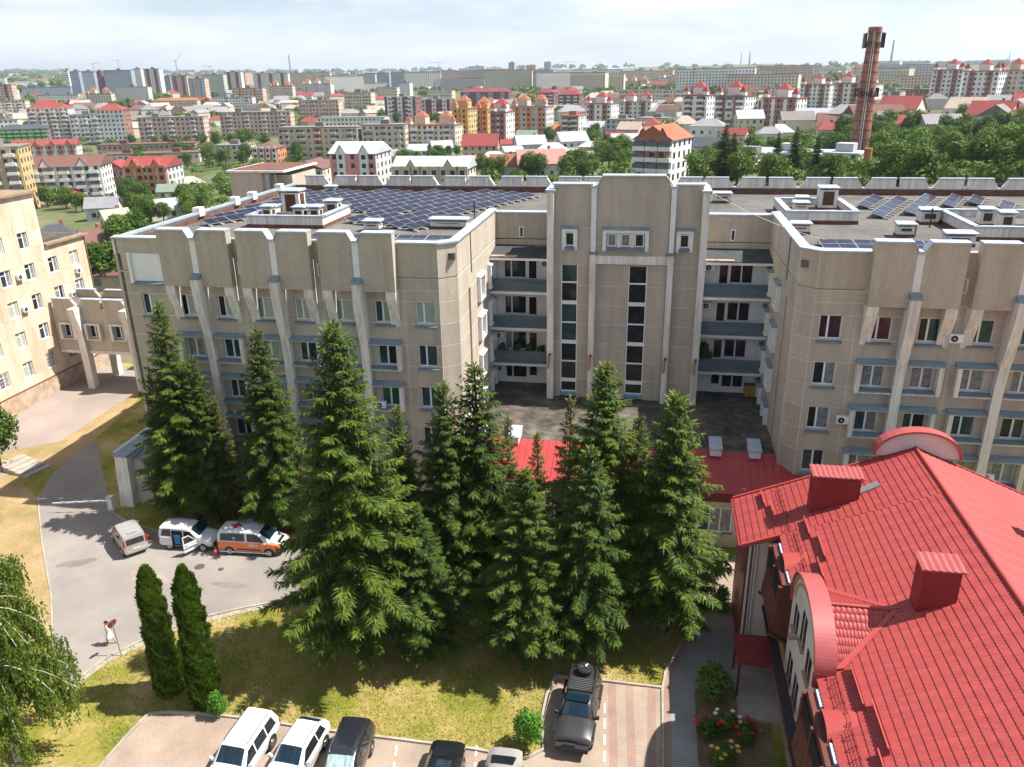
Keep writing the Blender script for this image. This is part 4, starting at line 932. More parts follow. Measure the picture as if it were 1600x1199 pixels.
# ================================================================ plants
def leafmat(name, c, c2, tr=.25, rough=.6, scale=.8, vary=.5):
    m = bpy.data.materials.new(name); m.use_nodes = True; t = m.node_tree; n = t.nodes; p = n['Principled BSDF']
    p.inputs['Roughness'].default_value = rough; p.inputs['Specular IOR Level'].default_value = .25
    g = n.new('ShaderNodeNewGeometry'); nz = n.new('ShaderNodeTexNoise'); nz.inputs['Scale'].default_value = scale; nz.inputs['Detail'].default_value = 3
    tcd = n.new('ShaderNodeTexCoord'); t.links.new(tcd.outputs['Object'], nz.inputs['Vector'])
    oi = n.new('ShaderNodeObjectInfo'); ad = n.new('ShaderNodeMath'); ad.operation = 'MULTIPLY_ADD'; ad.inputs[1].default_value = vary; t.links.new(oi.outputs['Random'], ad.inputs[0]); t.links.new(nz.outputs[0], ad.inputs[2])
    sb = n.new('ShaderNodeMath'); sb.operation = 'SUBTRACT'; sb.inputs[1].default_value = vary/2; t.links.new(ad.outputs[0], sb.inputs[0])
    r = n.new('ShaderNodeValToRGB'); r.color_ramp.elements[0].position = .3; r.color_ramp.elements[1].position = .7; r.color_ramp.elements[0].color = tuple(c)+(1,); r.color_ramp.elements[1].color = tuple(c2)+(1,)
    t.links.new(sb.outputs[0], r.inputs[0]); t.links.new(r.outputs[0], p.inputs['Base Color'])
    tl = n.new('ShaderNodeBsdfTranslucent'); t.links.new(r.outputs[0], tl.inputs[0]); ms = n.new('ShaderNodeMixShader'); ms.inputs[0].default_value = tr
    out = n['Material Output']; t.links.new(p.outputs[0], ms.inputs[1]); t.links.new(tl.outputs[0], ms.inputs[2]); t.links.new(ms.outputs[0], out.inputs[0])
    return m
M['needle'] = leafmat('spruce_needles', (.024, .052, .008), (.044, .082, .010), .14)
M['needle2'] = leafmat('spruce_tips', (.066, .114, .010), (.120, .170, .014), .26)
M['needley'] = leafmat('spruce_yellowing', (.10, .125, .016), (.15, .155, .022), .22)
M['needled'] = leafmat('spruce_dry', (.085, .085, .022), (.12, .09, .03), .15)
M['bark'] = mat('spruce_bark', (.13, .09, .065), .95, (.07, .05, .04), 4, .6, 12)
M['leaf'] = leafmat('broad_leaves', (.050, .105, .014), (.10, .165, .022), .3, vary=.55)
M['leaf2'] = leafmat('broad_leaves_light', (.080, .155, .018), (.145, .22, .03), .35, vary=.5)
M['birchleaf'] = leafmat('birch_leaves', (.095, .155, .022), (.17, .23, .038), .45)
M['birchbark'] = mat('birch_bark', (.62, .58, .52), .8, (.40, .36, .31), 3, stretch=(1, 1, 4))
M['thuja'] = leafmat('thuja_scales', (.065, .125, .012), (.15, .235, .022), .28, scale=3)
M['fresh'] = leafmat('fresh_leaves', (.10, .24, .025), (.17, .32, .04), .4)
M['rose'] = mat('rose_red', (.55, .02, .03), .6); M['rosew'] = mat('rose_white', (.75, .72, .68), .6); M['rosey'] = mat('rose_yellow', (.7, .5, .08), .6)

def ribbon(b, p, d, l, w, droop, m, rg):
    # a twig of needles: two-step blade bending down
    s = d.cross(Vector((0, 0, 1)))
    if s.length < .05: s = Vector((1, 0, 0))
    s.normalize(); s = (s + Vector((0, 0, rg.uniform(-.7, .7)))).normalized()*w*.5
    q = p + d*l*.55 + Vector((0, 0, -droop*.3)); e = p + d*l + Vector((0, 0, -droop))
    b.add([tuple(p-s*.5), tuple(p+s*.5), tuple(q+s), tuple(q-s), tuple(e)], [(0, 1, 2, 3), (3, 2, 4)], m)
def spruce_mesh(seed, H, Rb, dens=1.0, mix=.35, yel=.12, bare=.13):
    rg = random.Random(seed); b = MB(); z = H*bare
    tr = MB(); pts = [(rg.uniform(-.02, .02)*H*.2, rg.uniform(-.02, .02)*H*.2, H*i/7) for i in range(8)]; pts[0] = (0, 0, 0)
    tr.path(pts, [.018*H*(1-i/7.3)+.012 for i in range(8)], 7)
    az = rg.uniform(0, 6)
    while z < H*.985:
        t = z/H; nb = int((7 if t < .75 else 5)*dens+rg.random())
        base = Rb*((1-t)**.82)*(1.0 if t > bare+.14 else .62+.38*(t-bare)/.14)+.12
        az += .7
        for k in range(nb):
            a = az+2*math.pi*k/nb+rg.uniform(-.35, .35); L0 = base*rg.uniform(.55, 1.2)
            if rg.random() < .10: L0 *= rg.uniform(.4, .7)
            up = .75 if t > .88 else (.28 if t > .6 else .02-.25*(1-t)*rg.uniform(.5, 1.2))
            dr = Vector((math.cos(a), math.sin(a), 0)); pz = z+rg.uniform(-.15, .15)
            def P(s): return Vector((dr.x*L0*s, dr.y*L0*s, pz+up*L0*s - .16*L0*s*s*(1 if t < .8 else .2) + .10*L0*s**4))
            if L0 > .9:
                for s0, s1 in ((0, .5), (.5, .92)): tr.tube(P(s0), P(s1), .03*(1-s0)+.008, .03*(1-s1)+.005, 3, cap=False)
            n = max(3, int(L0/.115)); side = Vector((-dr.y, dr.x, 0))
            for i in range(n):
                s = .14+.86*(i+rg.random())/n; p = P(s); tw = (1.12-s)*L0*.34+.16
                for sg in (-1, 1, -1, 1, -1, 1, 0):
                    d = (dr*rg.uniform(.35, 1.0)+side*sg*rg.uniform(.4, 1.2)+Vector((0, 0, rg.uniform(-.45, .30)))).normalized()
                    l = tw*rg.uniform(.55, 1.2); l = max(.14, min(l, .62))
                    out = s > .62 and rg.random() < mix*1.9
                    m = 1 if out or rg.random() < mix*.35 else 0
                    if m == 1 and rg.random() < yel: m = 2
                    ribbon(b, p, d, l, rg.uniform(.035, .075), l*rg.uniform(.05, .6), m, rg)
            ribbon(b, P(.8), (dr+Vector((0, 0, up))).normalized(), .3+L0*.12, .11, .03, 1, rg)
        z += rg.uniform(.24, .36)*(1 if t < .8 else .75)
    for k in range(10):
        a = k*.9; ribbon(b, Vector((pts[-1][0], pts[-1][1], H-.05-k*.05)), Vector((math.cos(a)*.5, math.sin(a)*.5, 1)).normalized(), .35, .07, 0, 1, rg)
    return b, tr
SPR = []
for sd, H_, Rb, dens, mixv, ye, mats in ((1, 20, 4.3, 1.1, .26, .10, 'n'), (2, 17, 3.5, 1.1, .24, .16, 'n'), (3, 15, 3.0, 1.0, .34, .35, 'y'), (4, 14, 3.2, 1.1, .20, .08, 'n'), (5, 12, 2.0, .8, .40, .9, 'd')):
    b, tr = spruce_mesh(sd, H_, Rb, dens, mixv, ye)
    ms = [M['needle'], M['needle2'], M['needley']] if mats != 'd' else [M['needled'], M['needle2'], M['needled']]
    SPR.append((H_, b.mesh('spruce_crown', ms), tr.mesh('spruce_trunk', M['bark'])))
def tree(name, label, cat, var, x, y, z, h, rz=None, group=None, wide=1.0, lean=(0, 0)):
    H_, cm, tm = var; s = h/H_
    t = thing(name, label, cat, (x, y, z), random.uniform(0, 6.28) if rz is None else rz, group)
    t.scale = (s*wide*random.uniform(.94, 1.08), s*wide*random.uniform(.94, 1.08), s)
    put('trunk', tm, t); put('crown', cm, t); return t
# x, y, height, variant, width, label
def base_for(u, v, x0, y0):              # slide a foot along its row until the tip stands in line with the photo
    return x0, y0
for (x, y, h, k, w, lab) in (
    (-31.3, -3.9, 17.6, 2, 1.15, 'tall yellow-tipped spruce nearest the portal wall, behind the silver van'),
    (-33.3, -3.5, 12.0, 1, .9, 'dark spruce crowding the hospital corner beside the portal wall'),
    (-29.4, -4.0, 13.8, 2, 1.0, 'slender spruce standing behind the white van with open doors'),
    (-28.3, -3.6, 10.2, 4, 1.0, 'thin half-dry brown spruce behind the white van'),
    (-23.6, -4.7, 16.3, 3, .95, 'narrow dark spruce rising behind the orange ambulance'),
    (-22.0, -4.0, 9.5, 4, .9, 'sparse young spruce to the right of the orange ambulance'),
    (-12.65, -17.0, 20.9, 0, 1.22, 'largest spruce, broad and bright green, left of the lawn group'),
    (-11.5, -11.4, 13.9, 3, .8, 'spruce half hidden behind the largest spruce'),
    (-8.5, -11.6, 15.6, 1, 1.1, 'dark spruce just right of the largest spruce'),
    (-6.9, -10.2, 16.4, 2, 1.3, 'tall spruce with a thin yellowish top before the court corner'),
    (-5.4, -7.6, 11.9, 4, .8, 'small thin spruce before the left roof vents'),
    (-3.2, -9.4, 11.8, 4, .85, 'thin brownish spruce before the middle of the red skirt roof'),
    (-1.4, -7.2, 13.4, 4, .85, 'bare-stemmed spruce with brown cones before the red skirt roof'),
    (.95, -11.0, 17.1, 1, 1.25, 'tallest spruce before the tower, dark green and dense'),
    (2.95, -9.4, 13.3, 2, 1.0, 'slim spruce between the two spruces before the right court bay'),
    (5.0, -12.0, 15.9, 3, 1.2, 'rightmost spruce, standing nearest the red-roofed house'),
    (.5, -14.7, 13.6, 3, 1.15, 'front spruce with low branches reaching over the black off-roader'),
    (-3.0, -15.8, 12.6, 1, 1.4, 'front spruce in the middle of the lawn edge'),
    (-9.2, -16.3, 10.1, 3, 1.3, 'short spruce in front of the row beside the largest spruce')):
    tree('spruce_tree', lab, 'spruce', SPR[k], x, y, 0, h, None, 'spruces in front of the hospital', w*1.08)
# thujas
def thuja_mesh(seed, H, r):
    rg = random.Random(seed); b = MB()
    for i in range(15000):
        z = H*rg.random()**.9; t = z/H; rr = r*(1-.42*max(0, t-.25))*(1 if t < .84 else ((1-t)/.16)**.62*.96+.04)*(.88+.12*min(1, t/.12))
        a = rg.uniform(0, 6.283); rr *= rg.uniform(.78, 1.06)*(1+.10*math.sin(a*5+z*2.1)+.10*math.sin(z*5.3+a*3)+.05*math.sin(z*11+a*7))
        n = Vector((math.cos(a), math.sin(a), .5)).normalized(); p = Vector((math.cos(a)*rr, math.sin(a)*rr, z))
        u = (Vector((-math.sin(a), math.cos(a), 0))+Vector((rg.uniform(-1, 1), rg.uniform(-1, 1), rg.uniform(-.4, .4)))*.7).normalized(); v = (Vector((0, 0, 1))*rg.uniform(.4, 1)+n*rg.uniform(.0, 1.1)).normalized()
        w, h = rg.uniform(.03, .07), rg.uniform(.10, .24)
        b.add([tuple(p-u*w), tuple(p+u*w), tuple(p+u*w*.6+v*h), tuple(p-u*w*.6+v*h)], [(0, 1, 2, 3)])
    c = MB(); N_ = 10
    for i in range(12):
        z0, z1 = H*.97*i/12, H*.97*(i+1)/12
        f = lambda z: .68*r*(1-.42*max(0, z/H-.25))*(1 if z/H < .84 else max(.02, (1-z/H)/.16)**.62)
        c.tube((0, 0, z0), (0, 0, z1), f(z0), f(z1), N_, cap=(i == 11))
    b.add(c.v, c.f, 0)
    return b.mesh('crown', M['thuja'])
for i, (x, y, h, r, lab) in enumerate(((-22.55, -21.7, 8.3, .72, 'left of the two clipped columnar thujas on the lawn'), (-20.0, -22.2, 8.9, .76, 'right of the two clipped columnar thujas, with a leafy shrub at its foot'))):
    t = thing('thuja_column', lab, 'thuja', (x, y, 0), 0, 'columnar thujas'); put('crown', thuja_mesh(20+i, h, r), t)
    MB().tube((0, 0, 0), (0, 0, 1.2), .16, .12, 8).build('trunk', M['bark'], t)
# broadleaf trees
def broad_mesh(seed, H, r, n, size, blobs=9, low=.18):
    rg = random.Random(seed); B = []; b = MB()
    for i in range(blobs):
        a = rg.uniform(0, 6.28); d = r*rg.uniform(.1, .62); z = H*rg.uniform(low+.18, .84); B.append((Vector((math.cos(a)*d, math.sin(a)*d, z)), r*rg.uniform(.34, .58)*(1.1-.45*z/H), rg.uniform(.75, 1.1)))
    B.append((Vector((0, 0, H*.72)), r*.5, 1.0)); B.append((Vector((0, 0, H*.5)), r*.66, 1.0))
    tot = sum(q[1]**2 for q in B)
    for c, br, fl in B:
        for k in range(int(n*br*br/tot)):
            d = Vector((rg.gauss(0, 1), rg.gauss(0, 1), rg.gauss(.25, .9))); d.normalize(); rr = br*rg.uniform(.72, 1.08)*(1+.14*math.sin(d.x*7+c.x)*math.sin(d.y*6+c.y*2))
            p = c+Vector((d.x*rr, d.y*rr, d.z*rr*fl))
            u = d.orthogonal().normalized(); u = (u+Vector((rg.uniform(-1, 1), rg.uniform(-1, 1), rg.uniform(-1, 1)))*.8).normalized(); v = d.cross(u).normalized()
            v = (v+d*rg.uniform(-.5, .5)).normalized(); s = size*rg.uniform(.6, 1.3)
            b.add([tuple(p-u*s*.5), tuple(p+v*s*.38), tuple(p+u*s*.5), tuple(p-v*s*.38)], [(0, 1, 2, 3)], 0 if rg.random() < .7 else 1)
    tr = MB(); tr.path([(0, 0, 0), (.04*r, 0, H*.25), (0, .05*r, H*.5), (0, 0, H*.72)], [.028*H, .022*H, .016*H, .006*H], 7)
    for c, br, fl in B[:6]: tr.path([(0, 0, H*.25), tuple(c*.6+Vector((0, 0, H*.1))), tuple(c)], [.014*H, .009*H, .004*H], 5)
    return H, b.mesh('crown', [M['leaf'], M['leaf2']]), tr.mesh('trunk', M['bark'])
BRO = [broad_mesh(31+i, 9, 3.6 if i != 2 else 3.0, 2600, .42, 9+i) for i in range(4)]
FAR = [broad_mesh(51+i, 9, 4.2, 520, 1.0, 7, .05) for i in range(3)]
BUSH = [broad_mesh(71+i, 2, 1.1, 1700, .17, 7, .02) for i in range(2)]
# weeping birch at the lower left
def birch(seed, H, r):
    rg = random.Random(seed); b = MB(); tr = MB()
    tr.path([(0, 0, 0), (.15, .1, H*.35), (.1, -.1, H*.7), (.3, 0, H*.97)], [.20, .15, .09, .03], 8)
    for k in range(64):
        z0 = H*rg.uniform(.28, .95); a = rg.uniform(0, 6.28); L0 = r*rg.uniform(.5, 1.05)*(1.15-.5*z0/H); up = rg.uniform(.3, .9)
        d = Vector((math.cos(a), math.sin(a), 0)); pts = []
        for i in range(7):
            s = i/6; pts.append(Vector((.15, 0, z0))+d*L0*s+Vector((0, 0, L0*(up*s-.95*s*s))))
        tr.path([tuple(p) for p in pts], [.026*(1-i/7)+.006 for i in range(7)], 4)
        for i in range(1, 7):
            for q in range(15):
                p = pts[i-1].lerp(pts[i], rg.random())+Vector((rg.uniform(-.3, .3), rg.uniform(-.3, .3), 0)); hl = rg.uniform(.7, 2.6)*(.5+.5*i/6)
                n = int(hl/.085); sw = Vector((rg.uniform(-.12, .12), rg.uniform(-.12, .12), 0))
                for j in range(n):
                    f = j/n; c = p+sw*f*2+Vector((rg.uniform(-.07, .07), rg.uniform(-.07, .07), -hl*f)); s = rg.uniform(.06, .12)
                    u = Vector((rg.uniform(-1, 1), rg.uniform(-1, 1), rg.uniform(-.3, .3))).normalized(); v = Vector((rg.uniform(-.5, .5), rg.uniform(-.5, .5), -1)).normalized()
                    b.add([tuple(c-u*s*.6), tuple(c+v*s), tuple(c+u*s*.6), tuple(c-v*s)], [(0, 1, 2, 3)], 0 if rg.random() < .75 else 1)
    return b.mesh('crown', [M['birchleaf'], M['leaf2']]), tr.mesh('trunk', M['birchbark'])
cm, tm = birch(5, 11.8, 4.2)
t = thing('weeping_birch', 'weeping birch with bare white boughs in the bottom left corner', 'birch', (-27.6, -27.4, 0)); put('trunk', tm, t); put('crown', cm, t)
def plant(name, lab, cat, var, x, y, z, h, wide=1.0, group=None, mats=None):
    t = tree(name, lab, cat, var, x, y, z, h, None, group, wide)
    if mats:
        for ch in t.children:
            if ch.name.startswith('crown'):
                ch.data = ch.data.copy(); ch.data.materials.clear()
                for m in mats: ch.data.materials.append(m)
    return t
p = gz(2, 738); tree('leafy_tree', 'leafy tree cut by the left edge beside the paved apron', 'tree', BRO[1], p.x, p.y, 0, 8.0, None, None, .9)
p = gz(8, 900); tree('leafy_tree', 'pale green tree top behind the birch at the left edge', 'tree', BRO[2], p.x-4, p.y, 0, 5.0, None, None, .9)
plant('leafy_shrub', 'bright green shrub at the foot of the right thuja', 'shrub', BUSH[0], -18.95, -23.0, 0, 1.7, .75, None, [M['fresh'], M['fresh']])
q = gz(822, 1172); plant('leafy_shrub', 'bright green sapling at the parking kerb beside the silver saloon', 'shrub', BUSH[1], q.x, q.y+.3, 0, 2.3, .85, None, [M['fresh'], M['leaf2']])
q = gz(1112, 1090); plant('leafy_shrub', 'feathery dark shrub in the bed by the house entrance', 'shrub', BUSH[1], q.x, q.y, 0, 2.2, 1.1, None, [M['leaf'], M['needle2']])
q = gz(1135, 950); plant('leafy_shrub', 'dark round shrub against the corner of the red-roofed house', 'shrub', BUSH[0], q.x-.3, q.y, 0, 1.7, .8)
q = gz(1120, 905); plant('leafy_shrub', 'small shrub on the sand-paved yard before the low front block', 'shrub', BUSH[1], q.x, q.y, 0, 1.5, .8)
for i, (u, v, fm, lab) in enumerate(((1105, 1150, 'rose', 'rose bush with red blooms in the house bed'), (1135, 1140, 'rosew', 'rose bush with white blooms in the house bed'), (1130, 1195, 'rosey', 'rose bush with yellow blooms at the bottom edge'), (1165, 1160, 'rose', 'dark rose bush nearest the house wall'))):
    q = gz(u, v); t = plant('rose_bush', lab, 'rose bush', BUSH[i % 2], q.x, q.y, 0, 1.15, 1.25, 'rose bushes by the house')
    fb = MB(); rg = random.Random(i)
    for k in range(9):
        a = rg.uniform(0, 6.28); d = rg.uniform(.2, 1.0); c = (math.cos(a)*d, math.sin(a)*d, rg.uniform(1.3, 1.9))
        f = MB()
        for j in range(5):
            b_ = j*1.257; f.add([c, (c[0]+math.cos(b_)*.16, c[1]+math.sin(b_)*.16, c[2]+.07), (c[0]+math.cos(b_+.7)*.17, c[1]+math.sin(b_+.7)*.17, c[2]+.12), (c[0]+math.cos(b_+1.3)*.16, c[1]+math.sin(b_+1.3)*.16, c[2]+.06)], [(0, 1, 2, 3)])
        f.build('bloom', M[fm], t)
# ================================================================ vehicles
def paint(name, c, rough=.28, coat=.8): return mat(name, c, rough, tuple(x*.96 for x in c), 2, spec=.5, coat=coat)
M['p_white'] = paint('paint_white', (.64, .64, .64)); M['p_silver'] = mat('paint_silver', (.50, .48, .45), .32, (.47, .45, .42), 2, metal=.45, coat=.6)
M['p_black'] = paint('paint_black', (.012, .012, .014), .22); M['p_navy'] = paint('paint_dark_blue', (.016, .017, .024), .22)
M['p_matt'] = mat('paint_satin_grey', (.030, .029, .030), .42, (.036, .034, .034), 1.5, coat=.25); M['p_orange'] = paint('paint_orange', (.80, .17, .03), .35)
M['carglass'] = mat('car_glass', (.010, .014, .017), .04, (.014, .02, .024), 1, spec=.8)
M['screen'] = mat('windscreen', (.008, .024, .038), .04, (.006, .015, .024), 1.5, spec=.8)
M['sunshade'] = mat('windscreen_shade', (.42, .52, .50), .12, (.16, .25, .26), 2.2, spec=.8, stretch=(1, 4, 1))
M['plastic'] = mat('black_plastic', (.022, .022, .023), .6); M['alloy'] = mat('alloy_rim', (.42, .43, .44), .3, metal=.8)
M['redlamp'] = mat('tail_lamp', (.38, .012, .012), .2, spec=.6); M['headlamp'] = mat('head_lamp', (.55, .57, .60), .1, spec=.8); M['chrome'] = mat('chrome', (.6, .6, .6), .15, metal=1.0)
M['plate'] = mat('number_plate', (.72, .73, .72), .5)
def lerp(a, b, t): return a+(b-a)*t
def car(name, label, loc, rz, st, W, paintm, wheels, wr=.33, side=(), shield=None, rear=None, cat='car', screen='screen', lower=None, rails=None, plates=True, roofglass=None, tail=None, mirrors=None):
    t = thing(name, label, cat, loc, rz)
    st = sorted(st)                       # x (front = +x), zlow, zbelt, ztop, half width at belt, half width at roof
    def at(x):
        for a, b in zip(st, st[1:]):
            if x <= b[0]: f = (x-a[0])/(b[0]-a[0]); return [lerp(p, q, f) for p, q in zip(a, b)]
        return list(st[-1])
    def ring(s):
        x, zl, zb, zt, wb, wt = s
        h = [(wb*.84, zl), (wb*.965, zl+.10), (wb, zl+.42*(zb-zl)), (wb*.99, zl+.80*(zb-zl)), (wb*.965, zb), (wt, max(zb+.015, zt-.09)), (wt*.88, zt-.018), (wt*.45, zt+.012)]
        return [(x, y, z) for y, z in h]+[(x, -y, z) for y, z in h[::-1]]
    rs = [ring(s) for s in st]; n = len(rs[0]); b = MB()
    vs = [p for r in rs for p in r]; fs = []; ms = []
    for i in range(len(rs)-1):
        for j in range(n):
            k = (j+1) % n; fs.append((i*n+j, i*n+k, (i+1)*n+k, (i+1)*n+j))
    fs.append(tuple(range(n))); fs.append(tuple(range((len(rs)-1)*n, len(rs)*n))[::-1])
    b.add(vs, fs, 0, True)
    if lower is not None:                 # two-tone: lower body colour
        for i, f in enumerate(fs):
            z = sum(vs[q][2] for q in f)/len(f); y = abs(sum(vs[q][1] for q in f)/len(f))
            if lower[0] < z < lower[1] and y > .6: b.m[i] = 1
    me = b.mesh('body', [paintm, M['p_orange']]); bm = bmesh.new(); bm.from_mesh(me); bmesh.ops.recalc_face_normals(bm, faces=bm.faces); bm.to_mesh(me); bm.free()
    try: me.set_sharp_from_angle(angle=R(38))
    except Exception: pass
    body = put('body', me, t)
    def sidept(x, f, s, o=.012):
        _, zl, zb, zt, wb, wt = at(x); y0, z0 = wb*.965, zb; y1, z1 = wt, max(zb+.015, zt-.09)
        return (x, s*(lerp(y0, y1, f)+o), lerp(z0, z1, f))
    for (xa, xb, xa2, xb2) in side:       # side windows: bottom xa..xb, top xa2..xb2
        for s in (1, -1):
            q = MB(); k = 5; lo = [sidept(lerp(xa, xb, i/k), .10, s) for i in range(k+1)]; hi = [sidept(lerp(xa2, xb2, i/k), .90, s) for i in range(k+1)]
            q.add(lo+hi, [((i, i+1, k+2+i, k+1+i) if s < 0 else (i, k+1+i, k+2+i, i+1)) for i in range(k)]); q.build('side_window', M['carglass'], t)
    def top_pane(xa, xb, m, nm, wa=.86, wb_=.86, lift=.018):
        A, B = at(xa), at(xb); k = 6; q = MB()
        def row(P, w): return [(P[0], lerp(-1, 1, i/k)*P[5]*w, P[3]+lift+(.012 if abs(i-k/2) < k/2 else -.02)) for i in range(k+1)]
        r0, r1 = row(A, wa), row(B, wb_)
        mid = at((xa+xb)/2); r2_ = row(mid, (wa+wb_)/2)
        q.add(r0+r2_+r1, [(i, i+1, k+2+i, k+1+i) for i in range(k)]+[(k+1+i, k+2+i, 2*k+3+i, 2*k+2+i) for i in range(k)], 0, True)
        me = q.mesh(nm, M[m] if isinstance(m, str) else m); bm = bmesh.new(); bm.from_mesh(me); bmesh.ops.recalc_face_normals(bm, faces=bm.faces)
        if sum(f.normal.z for f in bm.faces) < 0: bmesh.ops.reverse_faces(bm, faces=bm.faces)
        bm.to_mesh(me); bm.free(); put(nm, me, t)
    if shield: top_pane(shield[0], shield[1], screen, 'windscreen')
    if rear: top_pane(rear[0], rear[1], 'carglass', 'rear_window')
    if roofglass: top_pane(roofglass[0], roofglass[1], 'screen', 'glass_roof', .8, .8)
    for x in wheels:
        for s in (1, -1):
            y = at(x)[4]; w = put('wheel', None, t, (x, s*(y-.10), wr))
            MB().tube((0, -s*.09, 0), (0, s*.105, 0), wr, n=18).build('tyre', M['black'], w)
            r = MB().tube((0, s*.10, 0), (0, s*.117, 0), wr*.66, n=14)
            r.build('rim', M['alloy'], w)
            sp = MB()
            for k in range(5):
                a = k*1.257; sp.tube((0, s*.121, 0), (math.cos(a)*wr*.6, s*.119, math.sin(a)*wr*.6), .035, .05, 4)
            sp.build('spokes', M['chrome'], w)
            MB().tube((x, s*(y-.12), wr+.02), (x, s*(y+.006), wr+.02), wr*1.17, n=18).build('wheel_arch', M['plastic'], t)
    f, r = st[-1], st[0]; xf, xr = f[0], r[0]
    P1, R1 = at(xf-.12), at(xr+.06)
    for s in (1, -1):
        MB().hexa([(xf-.30, s*P1[4]*.60, f[2]-.20), (xf-.02, s*P1[4]*.60, f[2]-.22), (xf-.16, s*P1[4]*.985, f[2]-.20), (xf-.38, s*P1[4]*.99, f[2]-.16), (xf-.32, s*P1[4]*.60, f[2]-.03), (xf-.04, s*P1[4]*.60, f[2]-.06), (xf-.18, s*P1[4]*.985, f[2]-.05), (xf-.40, s*P1[4]*.99, f[2]-.01)]).build('headlight', M['headlamp'], t)
        tz0, tz1 = tail or (r[2]-.30, r[2]+.0)
        MB().box(xr-.012, xr+.10, s*R1[4]*.84 if s > 0 else s*R1[4]*1.0, s*R1[4]*1.0 if s > 0 else s*R1[4]*.84, tz0, tz1).build('tail_light', M['redlamp'], t)
        if mirrors is not None:
            mx_ = mirrors; A = at(mx_); yb = A[4]*.965
            MB().hexa([(mx_-.08, s*yb, A[2]+.02), (mx_+.07, s*yb, A[2]+.02), (mx_+.06, s*(yb+.24), A[2]+.05), (mx_-.09, s*(yb+.24), A[2]+.05), (mx_-.08, s*(yb+.03), A[2]+.13), (mx_+.05, s*(yb+.03), A[2]+.13), (mx_+.04, s*(yb+.24), A[2]+.21), (mx_-.09, s*(yb+.24), A[2]+.21)]).build('mirror', paintm if paintm is not M['p_matt'] else M['plastic'], t)
    MB().box(xf-.06, xf+.03, -f[4]*.80, f[4]*.80, f[1]+.02, f[1]+.20).build('bumper', M['plastic'] if paintm is M['p_matt'] else paintm, t)
    MB().box(xf-.05, xf+.012, -f[4]*.55, f[4]*.55, f[1]+.21, f[2]-.10).build('grille', M['plastic'], t)
    MB().box(xr-.035, xr+.05, -r[4]*.85, r[4]*.85, r[1]+.03, r[1]+.22).build('bumper', M['plastic'] if paintm is M['p_matt'] else paintm, t)
    if plates:
        MB().box(xf+.031, xf+.042, -.26, .26, f[1]+.05, f[1]+.16).build('number_plate', M['plate'], t); MB().box(xr-.05, xr-.036, -.26, .26, r[1]+.25, r[1]+.36).build('number_plate', M['plate'], t)
    if rails:
        for s in (1, -1):
            A, B = at(rails[0]), at(rails[1]); q = MB(); pts = [(rails[0], s*A[5]*.86, A[3]+.0), (rails[0]+.12, s*A[5]*.86, A[3]+.06), (rails[1]-.12, s*B[5]*.86, B[3]+.06), (rails[1], s*B[5]*.86, B[3])]
            q.path(pts, [.022]*4, 6); q.build('roof_rail', M[rails[2]], t)
    return t, at
SUV = [(-2.42, .42, .98, 1.02, .80, .74), (-2.38, .38, 1.02, 1.32, .90, .76), (-2.15, .32, 1.03, 1.72, .95, .74), (-1.7, .30, 1.03, 1.79, .965, .74), (-.2, .30, 1.02, 1.82, .97, .76), (.42, .30, 1.01, 1.74, .97, .74), (1.08, .30, 1.0, 1.13, .96, .82), (1.5, .32, .98, 1.07, .95, .84), (2.1, .34, .92, .99, .92, .80), (2.36, .40, .80, .86, .82, .70), (2.42, .44, .72, .76, .72, .62)]
car('white_suv', 'large white off-road estate, leftmost of the cars parked nose to the camera', (-15.95, -25.95, 0), R(-92.8), SUV, 1.95, M['p_white'], (-1.38, 1.42), .37, ((-2.0, -1.15, -1.85, -1.15), (-1.05, -.1, -1.05, -.1), (0, .95, 0, .42)), (1.02, .45), (-2.2, -2.36), mirrors=.82, rails=(-1.9, .2, 'plastic'))
HAT = [(-2.15, .46, .86, .92, .74, .66), (-2.08, .38, .95, 1.12, .86, .70), (-1.75, .30, .98, 1.34, .91, .68), (-1.35, .28, .97, 1.56, .92, .66), (-.3, .27, .95, 1.61, .93, .68), (.30, .27, .94, 1.56, .93, .68), (1.05, .28, .94, 1.06, .92, .78), (1.5, .30, .92, 1.0, .90, .80), (1.95, .33, .84, .90, .86, .74), (2.15, .40, .72, .76, .74, .6)]
car('white_hatchback', 'white crossover hatchback between the large white estate and the dark people carrier', (-13.2, -25.4, 0), R(-93.5), HAT, 1.86, M['p_white'], (-1.28, 1.32), .34, ((-1.55, -.75, -1.35, -.75), (-.68, .85, -.68, .3)), (1.0, .33), (-1.42, -1.78), mirrors=.7, rails=(-1.2, .2, 'chrome'))
MPV = [(-2.3, .42, .95, 1.0, .78, .72), (-2.25, .36, 1.0, 1.36, .88, .74), (-2.0, .30, 1.0, 1.68, .92, .74), (-1.4, .28, .99, 1.75, .93, .73), (-.1, .28, .97, 1.77, .94, .74), (.45, .28, .96, 1.68, .94, .73), (1.3, .29, .96, 1.10, .93, .78), (1.7, .30, .93, 1.02, .91, .80), (2.1, .34, .82, .90, .86, .72), (2.3, .42, .70, .74, .70, .58)]
car('dark_people_carrier', 'dark blue people carrier with silver roof rails and a sunshade in its windscreen', (-10.55, -25.55, 0), R(-87), MPV, 1.88, M['p_navy'], (-1.36, 1.42), .34, ((-2.0, -1.15, -1.8, -1.15), (-1.05, -.05, -1.05, -.05), (.05, 1.0, .05, .45)), (1.2, .47), (-2.08, -2.24), screen='sunshade', mirrors=.95, rails=(-1.8, .35, 'chrome'))
